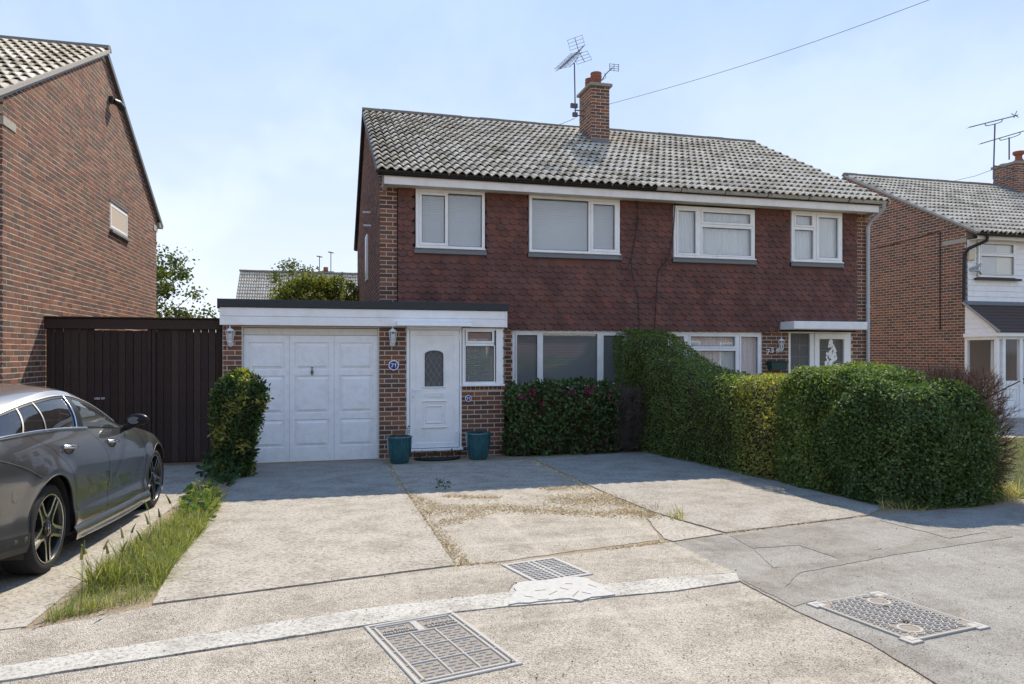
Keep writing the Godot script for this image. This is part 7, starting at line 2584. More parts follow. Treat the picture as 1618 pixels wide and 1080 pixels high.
func roof_and_ends(t: Node3D, root: Transform3D) -> void:
	# roof, screen and bonnet: arcs from edge to edge
	var defs := [["tailgate", -0.93, -0.80, "car_paint", 4], ["roof", -0.80, 1.02, "car_paint", 30], ["windscreen", 1.02, 1.86, "car_glass_clear", 14], ["bonnet", 1.86, 3.36, "car_paint", 26]]
	for d in defs:
		var mb := MB.new()
		var g := []
		for i in int(d[4]) + 1:
			var a := lerpf(d[1], d[2], float(i) / d[4])
			var ye := curve(C_EDGE, a)
			var ce := curve(C_EDGE_C, a)
			var yt := maxf(curve(C_TOP, a), ye)
			var row := []
			for j in 25:
				var s := -1.0 + 2.0 * j / 24.0
				var y := ye + (yt - ye) * pow(1.0 - pow(absf(s), 2.4), 0.75)
				row.append(car_at(root, a, y, ce * s))
			g.append(row)
		mb.grid(g)
		put(t, d[0], mb.mesh(), M[d[3]])
	# wings between belt and bonnet edge ahead of the windows
	for sgn in [1.0, -1.0]:
		var wb := MB.new()
		var g := []
		for i in 27:
			var a := lerpf(1.60, 3.36, i / 26.0)
			var yb := curve(C_BELT, a)
			var cb := car_c(a, yb)
			var row := []
			for j in 5:
				var f := j / 4.0
				row.append(car_at(root, a, lerpf(yb, curve(C_EDGE, a), f) + 0.02 * sin(PI * f * 0.5) * (1.0 - f), lerpf(cb, curve(C_EDGE_C, a), f) * sgn))
			g.append(row)
		wb.grid(g)
		put(t, "wing_top", wb.mesh(), M.car_paint)
		var tb := MB.new()
		var g2 := []
		for i in 5:
			var a := lerpf(-0.93, -0.74, i / 4.0)
			g2.append([car_at(root, a, curve(C_BELT, a), car_c(a, curve(C_BELT, a)) * sgn), car_at(root, a, curve(C_EDGE, a), curve(C_EDGE_C, a) * sgn)])
		tb.grid(g2)
		put(t, "rear_quarter", tb.mesh(), M.car_paint)
	# tail and nose
	for e in [[-0.93, "rear_bumper", -1.0], [3.36, "front_grille", 1.0]]:
		var mb := MB.new()
		var g := []
		for j in 13:
			var f := j / 12.0
			var y: float = lerpf(curve(C_LOW, e[0]), curve(C_BELT, e[0]), f)
			var row := []
			for k in 13:
				var s := -1.0 + 2.0 * k / 12.0
				row.append(car_at(root, e[0] + e[2] * 0.07 * (1.0 - s * s) * (0.6 + 0.4 * sin(PI * f)), y, car_c(e[0], y) * s))
			g.append(row)
		mb.grid(g)
		put(t, e[1], mb.mesh(), M.car_paint if e[2] < 0 else M.car_trim)
	var tg := MB.new()
	var gg := []
	for j in 5:
		var f := j / 4.0
		var row := []
		for k in 13:
			var s := -1.0 + 2.0 * k / 12.0
			row.append(car_at(root, -0.93 - 0.06 * (1.0 - s * s) * (1.0 - f), lerpf(curve(C_BELT, -0.93), lerpf(curve(C_EDGE, -0.93), curve(C_TOP, -0.93), pow(1.0 - pow(absf(s), 2.4), 0.75)), f), lerpf(car_c(-0.93, curve(C_BELT, -0.93)), curve(C_EDGE_C, -0.93), f) * s))
		gg.append(row)
	tg.grid(gg)
	put(t, "tailgate_glass", tg.mesh(), M.car_glass)
	for sgn in [1.0, -1.0]:
		var tl := MB.new()
		tl.cbox(root * Transform3D(Basis(Vector3.UP, -0.5 * sgn), Vector3(0.56 * sgn, 0.78, 0.945)), Vector3(0.26, 0.10, 0.06), 0.02)
		put(t, "tail_light", tl.mesh(), M.tail_red)
		var hl := MB.new()
		hl.cbox(root * Transform3D(Basis(Vector3.UP, PI + 0.9 * sgn), Vector3(0.47 * sgn, 0.55, -3.16)), Vector3(0.22, 0.10, 0.06), 0.03)
		put(t, "headlight", hl.mesh(), M.chrome)

func mirror(t: Node3D, root: Transform3D, sgn: float) -> void:
	var mb := MB.new()
	var g := []
	for i in 11:
		var th := PI * i / 10.0
		var row := []
		for j in 17:
			var ph := TAU * j / 16.0
			var p := Vector3(cos(ph) * sin(th), sin(ph) * sin(th) , cos(th))
			# flattened towards the driver, pointed outwards
			var a := 1.60 + p.x * (0.080 if p.x > 0 else 0.045)
			var y := 0.940 + p.y * (0.058 if p.y > 0 else 0.048)
			var c := 0.890 + p.z * 0.095
			row.append(car_at(root, a, y, c * sgn))
		g.append(row)
	mb.grid(g)
	var m := put(t, "door_mirror", mb.mesh(), M.car_black)
	var st := MB.new()
	st.tube([car_at(root, 1.60, 0.872, 0.775 * sgn), car_at(root, 1.60, 0.885, 0.82 * sgn), car_at(root, 1.61, 0.905, 0.87 * sgn)], 0.03, 0.028, 8)
	put(m, "mirror_arm", st.mesh(), M.car_black)
	var gl := MB.new()
	var ring := []
	for k in 18:
		var an := TAU * k / 18.0
		ring.append(car_at(root, 1.551 + 0.01 * absf(cos(an)), 0.940 + sin(an) * 0.034, (0.868 + cos(an) * 0.05) * sgn))
	var nb := -(root.basis * Vector3(0, 0, -1)).normalized()
	for k in 18:
		gl.tri(car_at(root, 1.550, 0.945, 0.868 * sgn), ring[k], ring[(k + 1) % 18], nb, nb, nb)
	put(m, "mirror_glass", gl.mesh(), M.dull_metal)

func wheel(t: Node3D, root: Transform3D, a: float, sgn: float, steer: float) -> void:
	var R := 0.300
	# the wheel's own axes: y along the axle, outwards
	var c := car_at(root, a, R, 0.80 * sgn)
	var b := root.basis * Basis(Vector3.UP, steer) * Basis(Vector3(0, 0, 1) * sgn, Vector3(sgn, 0, 0), Vector3(0, 1, 0))
	var w := Transform3D(b, c)
	var ty := MB.new()
	ty.lathe(w, [[0.225, -0.20], [0.27, -0.205], [0.292, -0.19], [0.2985, -0.17], [R, -0.10], [0.2985, -0.03], [0.292, -0.012], [0.272, 0.0], [0.245, 0.002], [0.232, -0.006], [0.226, -0.02]], 48)
	# tread grooves
	for gx2 in [-0.145, -0.10, -0.055]:
		ty.lathe(w, [[R + 0.0006, gx2 - 0.004], [R - 0.004, gx2], [R + 0.0006, gx2 + 0.004]], 48)
	var wheel_m := put(t, "wheel", ty.mesh(), M.rubber)
	var rim := MB.new()
	rim.lathe(w, [[0.226, -0.03], [0.233, -0.006], [0.232, 0.001], [0.224, -0.001]], 48)
	put(wheel_m, "rim", rim.mesh(), M.alloy)
	var barrel := MB.new()
	barrel.lathe(w, [[0.224, -0.001], [0.218, -0.012], [0.212, -0.05], [0.205, -0.12]], 48)
	put(wheel_m, "rim_barrel", barrel.mesh(), M.alloy_black)
	var dk := MB.new()
	dk.lathe(w, [[0.0, -0.085], [0.15, -0.085], [0.15, -0.10]], 32)
	put(wheel_m, "brake_disc", dk.mesh(), M.brake)
	var bk := MB.new()
	bk.lathe(w, [[0.0, -0.15], [0.21, -0.15]], 24)
	put(wheel_m, "wheel_back", bk.mesh(), M.car_trim)
	for k in 5:
		var an := TAU * k / 5.0 + PI / 2
		var tr := w * Transform3D(Basis(Vector3.UP, an), Vector3.ZERO)
		# a pair of diverging bars from hub to rim: black flanks, machined faces
		for s in [-1.0, 1.0]:
			var bar := MB.new()
			var face := MB.new()
			var p0 := Vector2(0.066, s * 0.044)
			var p1 := Vector2(0.112, s * 0.029)
			var p2 := Vector2(0.224, s * 0.027)
			var wd := [0.008, 0.009, 0.010]
			var pts := [p0, p1, p2]
			var dep := [-0.012, -0.010, -0.004]
			for i in 2:
				var A: Vector2 = pts[i]
				var B: Vector2 = pts[i + 1]
				var d := (B - A).normalized().orthogonal()
				var q := [A - d * wd[i], A + d * wd[i], B + d * wd[i + 1], B - d * wd[i + 1]]
				var top := []
				var bot := []
				for z in 4:
					var dp: float = dep[i] if z < 2 else dep[i + 1]
					top.append(tr * Vector3(q[z].x, dp, q[z].y))
					bot.append(tr * Vector3(q[z].x, dp - 0.035, q[z].y))
				var yn := w.basis.y.normalized()
				bar.flat(bot[0], bot[3], top[3], top[0], tr.basis * Vector3(-d.x, 0, -d.y))
				bar.flat(bot[1], bot[2], top[2], top[1], tr.basis * Vector3(d.x, 0, d.y))
				face.flat(top[0], top[1], top[2], top[3], yn)
			put(wheel_m, "spoke", bar.mesh(), M.alloy_black)
			put(wheel_m, "spoke_face", face.mesh(), M.alloy)
		var web := MB.new()
		var A2 := [Vector3(0.04, -0.022, -0.036), Vector3(0.04, -0.022, 0.036), Vector3(0.218, -0.020, 0.022), Vector3(0.218, -0.020, -0.022)]
		web.flat(tr * A2[0], tr * A2[1], tr * A2[2], tr * A2[3], w.basis.y)
		put(wheel_m, "spoke_web", web.mesh(), M.alloy_black)
	var hub := MB.new()
	hub.lathe(w, [[0.055, -0.03], [0.052, -0.008], [0.03, -0.002], [0.0, 0.0]], 24)
	put(wheel_m, "hub_cap", hub.mesh(), M.alloy_black)
	var badge := MB.new()
	badge.lathe(w, [[0.027, -0.002], [0.030, 0.002], [0.024, 0.003]], 24)
	for k in 3:
		var an := TAU * k / 3.0
		badge.tube([w * Vector3(0, 0.002, 0), w * Vector3(cos(an) * 0.026, 0.002, sin(an) * 0.026)], 0.003, 0.0015, 4)
	put(wheel_m, "wheel_emblem", badge.mesh(), M.chrome)

# ---------------------------------------------------------------- covers in the ground
func covers() -> void:
	cover_large()
	cover_grating()
	cover_telecom()

func cover_frame(a: Vector3, b: Vector3, d: Vector3) -> Transform3D:
	# x along a->b, z along a->d (towards the viewer), y up
	var x := (b - a).normalized()
	var y := Vector3(0, 1, -SLOPE).normalized()
	return Transform3D(Basis(x, y, x.cross(y)), a + y * 0.0055)

func plate_box(mb: MB, t: Transform3D, x0: float, x1: float, z0: float, z1: float, y0: float, y1: float) -> void:
	if y1 > 0.0:
		y1 *= 0.42
	mb.cbox(t * Transform3D(Basis(Vector3.RIGHT, Vector3.FORWARD, Vector3.UP), Vector3((x0 + x1) / 2, (y0 + y1) / 2, (z0 + z1) / 2)), Vector3(x1 - x0, z1 - z0, y1 - y0), minf(0.003, (x1 - x0) * 0.3))

func cover_large() -> void:
	var a := gp(575, 991)
	var b := gp(715, 967)
	var d := gp(622, 1093)
	var t := cover_frame(a, b, d)
	var w := a.distance_to(b)
	var l := a.distance_to(d)
	var c := thing("access_cover", "rectangular cast-iron cover with lettering and a grid of ribs", "drain cover", a)
	var pl := MB.new()
	plate_box(pl, t, 0.004, w - 0.004, 0.004, l - 0.004, -0.03, -0.004)
	put(c, "cover_plate", pl.mesh(), M.iron_dirt)
	var fr := MB.new()
	for q in [[0.0, w, 0.0, 0.022], [0.0, w, l - 0.022, l], [0.0, 0.022, 0.022, l - 0.022], [w - 0.022, w, 0.022, l - 0.022], [0.045, w - 0.045, 0.036, 0.050], [0.045, w - 0.045, l - 0.05, l - 0.036], [0.036, 0.050, 0.05, l - 0.05], [w - 0.05, w - 0.036, 0.05, l - 0.05]]:
		plate_box(fr, t, q[0], q[1], q[2], q[3], -0.03, 0.007)
	put(c, "frame", fr.mesh(), M.iron)
	var bars := MB.new()
	var top := 0.05 + (l - 0.1) * 0.21
	for i in range(1, 3):
		var x := lerpf(0.05, w - 0.05, i / 3.0)
		plate_box(bars, t, x - 0.006, x + 0.006, top + 0.007, l - 0.05, -0.02, 0.006)
	var zs := [top]
	for i in range(1, 3):
		zs.append(lerpf(top, l - 0.05, i / 3.0))
	for z in zs:
		plate_box(bars, t, 0.05, w - 0.05, z - 0.006, z + 0.006, -0.02, 0.0065)
	plate_box(bars, t, w * 0.46, w * 0.54, 0.05, top - 0.006, -0.02, 0.0055)
	# short bars across the gap between the frames
	for i in range(0, 5):
		var z := lerpf(0.05, l - 0.05, i / 4.0)
		plate_box(bars, t, 0.022, 0.036, z - 0.006, z + 0.006, -0.02, 0.006)
		plate_box(bars, t, w - 0.036, w - 0.022, z - 0.006, z + 0.006, -0.02, 0.006)
	put(c, "ribs", bars.mesh(), M.iron)
	var studs := MB.new()
	for r in 3:
		for k in 3:
			var x0 := lerpf(0.05, w - 0.05, k / 3.0) + 0.012
			var x1 := lerpf(0.05, w - 0.05, (k + 1) / 3.0) - 0.012
			var z0 := lerpf(top, l - 0.05, r / 3.0) + 0.012
			var z1 := lerpf(top, l - 0.05, (r + 1) / 3.0) - 0.012
			for i in 5:
				for j in 2:
					var fx: float = (j + (0.28 if i % 2 == 0 else 0.68)) / 2.05
					var x := lerpf(x0, x1, minf(fx, 0.9))
					var z := lerpf(z0, z1, (i + 0.5) / 5.0)
					plate_box(studs, t, x - 0.017, x + 0.017, z - 0.0045, z + 0.0045, -0.01, 0.004)
	for s in [0.16, 0.26, 0.36, 0.64, 0.74, 0.84]:
		plate_box(studs, t, w * s - 0.017, w * s + 0.017, 0.066, 0.075, -0.01, 0.004)
	put(c, "raised_studs", studs.mesh(), M.iron)
	# lettering, upside down from here
	for q in [["ENGINEERING", 0.265, top - 0.028, 0.00125], ["ENGLAND", 0.265, top - 0.062, 0.00125], ["THE DOVER", 0.745, top - 0.028, 0.00125], ["WORKS LTD", 0.745, top - 0.062, 0.00125]]:
		var tm := TextMesh.new()
		tm.text = q[0]
		var sf := SystemFont.new()
		sf.font_weight = 700
		tm.font = sf
		tm.font_size = 24
		tm.pixel_size = q[3]
		tm.depth = 0.006
		place(c, "cast_lettering", tm, M.iron, t * Transform3D(Basis(Vector3.LEFT, Vector3.BACK, Vector3.UP), Vector3(w * q[1], 0.0, q[2] - 0.012)))

func cover_grating() -> void:
	var a := gp(792, 893)
	var b := gp(876, 881)
	var d := gp(822, 925)
	var t := cover_frame(a, b, d)
	var w := a.distance_to(b)
	var l := a.distance_to(d)
	var c := thing("gully_grating", "small square cast-iron grating set in the cement repair", "drain cover", a)
	var pit := MB.new()
	plate_box(pit, t, 0.01, w - 0.01, 0.01, l - 0.01, -0.025, -0.008)
	put(c, "sump", pit.mesh(), M.iron_dark)
	var fr := MB.new()
	for q in [[0.0, w, 0.0, 0.03], [0.0, w, l - 0.03, l], [0.0, 0.03, 0.03, l - 0.03], [w - 0.03, w, 0.03, l - 0.03]]:
		plate_box(fr, t, q[0], q[1], q[2], q[3], -0.03, 0.007)
	put(c, "frame", fr.mesh(), M.iron)
	var br := MB.new()
	for i in range(1, 9):
		var x := lerpf(0.03, w - 0.03, i / 9.0)
		plate_box(br, t, x - (0.010 if i == 4 or i == 5 else 0.0045), x + (0.010 if i == 4 or i == 5 else 0.0045), 0.03, l - 0.03, -0.02, 0.005)
	for i in range(1, 11):
		var z := lerpf(0.03, l - 0.03, i / 11.0)
		plate_box(br, t, 0.03, w - 0.03, z - (0.009 if i == 5 else 0.006), z + (0.009 if i == 5 else 0.006), -0.02, 0.0055)
	put(c, "bars", br.mesh(), M.iron)

func cover_telecom() -> void:
	var pts := [gp(1283, 955), gp(1388, 937), gp(1529, 996), gp(1418, 1018)]
	var a: Vector3 = pts[0]
	var t := cover_frame(a, pts[1], pts[3])
	var w: float = a.distance_to(pts[1])
	var l: float = a.distance_to(pts[3])
	var c := thing("access_cover", "cast-iron cover with raised dash tread and four corner lugs", "drain cover", a)
	var pl := MB.new()
	plate_box(pl, t, 0.012, w - 0.012, 0.012, l - 0.012, -0.03, 0.003)
	put(c, "cover_plate", pl.mesh(), M.iron_dirt)
	var fr := MB.new()
	for q in [[0.0, w, 0.0, 0.014], [0.0, w, l - 0.014, l], [0.0, 0.014, 0.014, l - 0.014], [w - 0.014, w, 0.014, l - 0.014]]:
		plate_box(fr, t, q[0], q[1], q[2], q[3], -0.03, 0.010)
	for q in [[0.0, 0.0, -1, -1], [w, 0.0, 1, -1], [0.0, l, -1, 1], [w, l, 1, 1]]:
		var x0: float = q[0] + (-0.035 if q[2] < 0 else -0.07)
		var z0: float = q[1] + (-0.035 if q[3] < 0 else -0.07)
		plate_box(fr, t, x0 + 0.012, x0 + 0.093, z0 + 0.012, z0 + 0.093, -0.03, 0.0045)
	put(c, "frame", fr.mesh(), M.iron)
	var r2 := RandomNumberGenerator.new()
	r2.seed = 4
	var st := MB.new()
	var circles := [Vector2(w * 0.72, l * 0.20), Vector2(w * 0.28, l * 0.80)]
	for i in 15:
		for j in 30:
			var p := Vector2(lerpf(0.04, w - 0.04, (i + (0.5 if j % 2 else 0.0)) / 15.0), lerpf(0.04, l - 0.04, j / 29.0))
			var skip := false
			for q in circles:
				if p.distance_to(q) < 0.075:
					skip = true
			if skip or p.x > w - 0.03 or (minf(p.x, w - p.x) < 0.08 and minf(p.y, l - p.y) < 0.08):
				continue
			var tr := t * Transform3D(Basis(Vector3.UP, (0.7 if (i + j) % 2 == 0 else -0.7) + r2.randfn() * 0.06), Vector3(p.x, 0.003, p.y))
			st.cbox(tr * Transform3D(Basis(Vector3.RIGHT, Vector3.FORWARD, Vector3.UP), Vector3.ZERO), Vector3(0.026, 0.007, 0.010), 0.002)
	put(c, "raised_tread", st.mesh(), M.iron)
	for q in circles:
		var rg := MB.new()
		rg.lathe(t * Transform3D(Basis(), Vector3(q.x, 0.0, q.y)), [[0.062, 0.0], [0.061, 0.0035], [0.050, 0.0035], [0.049, 0.0]], 24)
		put(c, "maker_ring", rg.mesh(), M.iron)
	for q in [Vector2(w * 0.62, l * 0.34), Vector2(w * 0.40, l * 0.68)]:
		var ky := MB.new()
		ky.lathe(t * Transform3D(Basis(), Vector3(q.x, 0.0, q.y)), [[0.016, 0.0], [0.015, 0.0085], [0.0, 0.0085]], 12)
		put(c, "key_hole", ky.mesh(), M.iron_dark)

# ---------------------------------------------------------------- small things
func wall_lantern(at: Vector3, label: String, turn := 0.0, arm := 0.09) -> void:
	# at: the point of the wall behind the lantern's middle
	var l := thing("wall_lantern", label, "lantern", at, "white wall lanterns", turn)
	var X := Transform3D(Basis(Vector3.UP, turn), at)
	var c := X * Vector3(0, 0, arm)
	var back := MB.new()
	back.lathe(X * Transform3D(Basis(Vector3.RIGHT, Vector3.BACK, Vector3.DOWN), Vector3(0, -0.12, 0.002)), [[0.045, 0], [0.045, 0.012], [0.02, 0.022], [0, 0.022]], 16)
	back.tube(smooth_line([X * Vector3(0, -0.12, 0.02), X * Vector3(0, -0.15, arm * 0.6), X * Vector3(0, -0.125, arm)], 5), 0.011, -1, 8)
	put(l, "bracket", back.mesh(), M.lantern_white)
	var cap := MB.new()
	cap.lathe(Transform3D(Basis(), c), [[0.0, 0.16], [0.008, 0.155], [0.006, 0.135], [0.012, 0.128], [0.010, 0.118], [0.035, 0.105], [0.058, 0.085], [0.072, 0.078], [0.072, 0.070], [0.0, 0.072]], 6, false)
	put(l, "cap", cap.mesh(), M.lantern_white)
	var base := MB.new()
	base.lathe(Transform3D(Basis(), c), [[0.042, -0.085], [0.045, -0.095], [0.034, -0.115], [0.02, -0.128], [0.012, -0.15], [0.0, -0.165]], 6, false)
	put(l, "base", base.mesh(), M.lantern_white)
	var glass := MB.new()
	glass.lathe(Transform3D(Basis(), c), [[0.038, -0.085], [0.060, 0.07]], 6, false)
	put(l, "glass", glass.mesh(), M.glass)
	for k in 6:
		var a := TAU * k / 6.0
		var d := Vector3(cos(a), 0, sin(a))
		var b := MB.new()
		b.tube([c + d * 0.040 + Vector3(0, -0.088, 0), c + d * 0.062 + Vector3(0, 0.073, 0)], 0.0045, -1, 5)
		put(l, "glazing_bar", b.mesh(), M.lantern_white)
	var bulb := MB.new()
	bulb.lathe(Transform3D(Basis(), c), [[0.012, -0.085], [0.013, -0.04], [0.024, -0.01], [0.026, 0.01], [0.015, 0.035], [0.0, 0.042]], 12)
	put(l, "bulb", bulb.mesh(), M.lantern_white)

func plaque(at: Vector3, r: float, text: String, label: String) -> void:
	var p := thing("house_number_plaque", label, "sign", at, "round blue number plaques")
	var b := Basis(Vector3.RIGHT, Vector3.BACK, Vector3.DOWN)
	var w := MB.new()
	w.lathe(Transform3D(b, at), [[r, 0], [r, 0.006], [r * 0.97, 0.010], [0, 0.010]], 32)
	put(p, "rim", w.mesh(), M.plaque_white)
	var bl := MB.new()
	bl.lathe(Transform3D(b, at), [[r * 0.80, 0.0105], [r * 0.80, 0.0125], [0, 0.0125]], 32)
	put(p, "disc", bl.mesh(), M.plaque_blue)
	var tm := TextMesh.new()
	tm.text = text
	var sf := SystemFont.new()
	sf.font_weight = 700
	tm.font = sf
	tm.font_size = 24
	tm.pixel_size = r * 1.05 / 24.0
	tm.depth = 0.003
	place(p, "numerals", tm, M.plaque_white, Transform3D(Basis(), at + Vector3(0, 0, 0.014)))

func pot(at: Vector3, h: float, r: float, label: String, sd: int) -> void:
	var p := thing("plant_pot", label, "plant pot", at, "teal pots either side of the front door")
	var mb := MB.new()
	mb.lathe(Transform3D(Basis(), at), [[0.0, 0.0], [r * 0.70, 0.0], [r * 0.76, h * 0.06], [r * 0.92, h * 0.40], [r * 0.99, h * 0.72], [r, h * 0.90], [r * 1.03, h * 0.93], [r * 1.03, h * 0.985], [r * 0.99, h], [r * 0.92, h * 0.99], [r * 0.90, h * 0.9], [r * 0.88, h * 0.85]], 40)
	put(p, "glazed_pot", mb.mesh(), M.teal_glaze)
	var so := MB.new()
	so.lathe(Transform3D(Basis(), at), [[r * 0.9, h * 0.88], [r * 0.5, h * 0.90], [0.0, h * 0.91]], 20)
	put(p, "compost", so.mesh(), M.compost)
	var list := []
	for k in 60:
		var a := rng.randf() * TAU
		var d := rng.randf() * r * 0.8
		list.append([leaf_at(at + Vector3(cos(a) * d, h * (0.90 + rng.randf() * 0.13), sin(a) * d), Vector3.UP, rng.randf_range(0.02, 0.05), 0.8), pick([Color(0.06, 0.085, 0.03), Color(0.10, 0.07, 0.04), Color(0.045, 0.06, 0.025)], 0.25)])
	if sd == 1:
		for k in 14:
			var y := rng.randf() * 0.14
			list.append([leaf_at(at + Vector3(r * 0.62 + y * 0.12, h + y, 0.02), Vector3(0, 0.3, 1), rng.randf_range(0.02, 0.04), 0.8), pick([Color(0.06, 0.085, 0.03)], 0.2)])
		var s := MB.new()
		s.tube([at + Vector3(r * 0.6, h * 0.88, 0.02), at + Vector3(r * 0.64, h + 0.14, 0.02)], 0.004, 0.002, 4)
		put(p, "stem", s.mesh(), M.bark)
	many(p, "withered_leaves", leaf_mesh(0.45), M.leaf, list)

func small_things() -> void:
	wall_lantern(Vector3(0.122, 1.955, 1.048), "white six-sided lantern on the brick pier left of the front door")
	wall_lantern(Vector3(-2.31, 1.945, 1.048), "white six-sided lantern on the narrow pier left of the garage door")
	wall_lantern(Vector3(7.90, 1.86, 0.008), "white lantern beside the figured glass door under the flat canopy", 0.0, 0.12)
	plaque(Vector3(0.142, 1.49, 1.050), 0.083, "71", "larger round blue plaque with white 71 on the brick pier")
	plaque(Vector3(1.36, 0.94, 1.050), 0.055, "71", "smaller round blue plaque under the porch window")
	# brass-white numerals of the other house
	var nm := thing("house_numerals", "white numerals 7 and 3 stepping up the brick pier by the lantern", "sign", Vector3(7.72, 1.74, 0.01))
	for q in [["7", 7.672, 1.665], ["3", 7.765, 1.70]]:
		var tm := TextMesh.new()
		tm.text = q[0]
		var sf := SystemFont.new()
		sf.font_weight = 800
		tm.font = sf
		tm.font_size = 24
		tm.pixel_size = 0.0062
		tm.depth = 0.012
		place(nm, "numeral", tm, M.plaque_white, Transform3D(Basis(), Vector3(q[1], q[2] + 0.05, 0.016)))
	# wall trough
	var tr := thing("wall_planter", "dark green wall planter under the numerals and lantern", "planter", Vector3(7.83, 1.43, 0.1))
	var mb := MB.new()
	var poly := PackedVector2Array([Vector2(-0.19, 0.08), Vector2(-0.155, -0.08), Vector2(0.155, -0.08), Vector2(0.19, 0.08)])
	mb.prism(Transform3D(Basis(), Vector3(7.83, 1.43, 0.17)), poly, 0.16)
	mb.cbox(Transform3D(Basis(), Vector3(7.83, 1.512, 0.095)), Vector3(0.41, 0.022, 0.18), 0.006)
	put(tr, "trough", mb.mesh(), M.green_trough)
	var so := MB.new()
	so.box(Vector3(7.66, 1.5235, 0.02), Vector3(8.0, 1.528, 0.165))
	put(tr, "compost", so.mesh(), M.compost)
	pot(Vector3(0.175, 0.015, 1.66), 0.41, 0.19, "teal glazed pot with a dry stem, left of the front door", 1)
	pot(Vector3(1.42, 0.015, 1.55), 0.42, 0.197, "teal glazed pot right of the front door", 2)
	# half-round door mat
	var poly2 := PackedVector2Array()
	for i in 17:
		var a := PI + PI * i / 16.0
		poly2.append(Vector2(0.80 + cos(a) * 0.36, sin(a) * 0.30))
	var dm := MB.new()
	dm.prism(Transform3D(Basis(Vector3.RIGHT, Vector3.FORWARD, Vector3.UP), Vector3(0, 0.032, 1.32)), poly2, 0.02)
	var mt := thing("door_mat", "black half-round mat under the white front door", "mat", Vector3(0.8, 0.012, 1.45))
	put(mt, "coir_pile", dm.mesh(), M.mat_coir)
	var ed := MB.new()
	var rim := []
	for q in poly2:
		rim.append(Vector3(q.x, 0.028, 1.32 - q.y))
	ed.tube(rim, 0.012, -1, 6)
	put(mt, "rubber_edge", ed.mesh(), M.rubber)

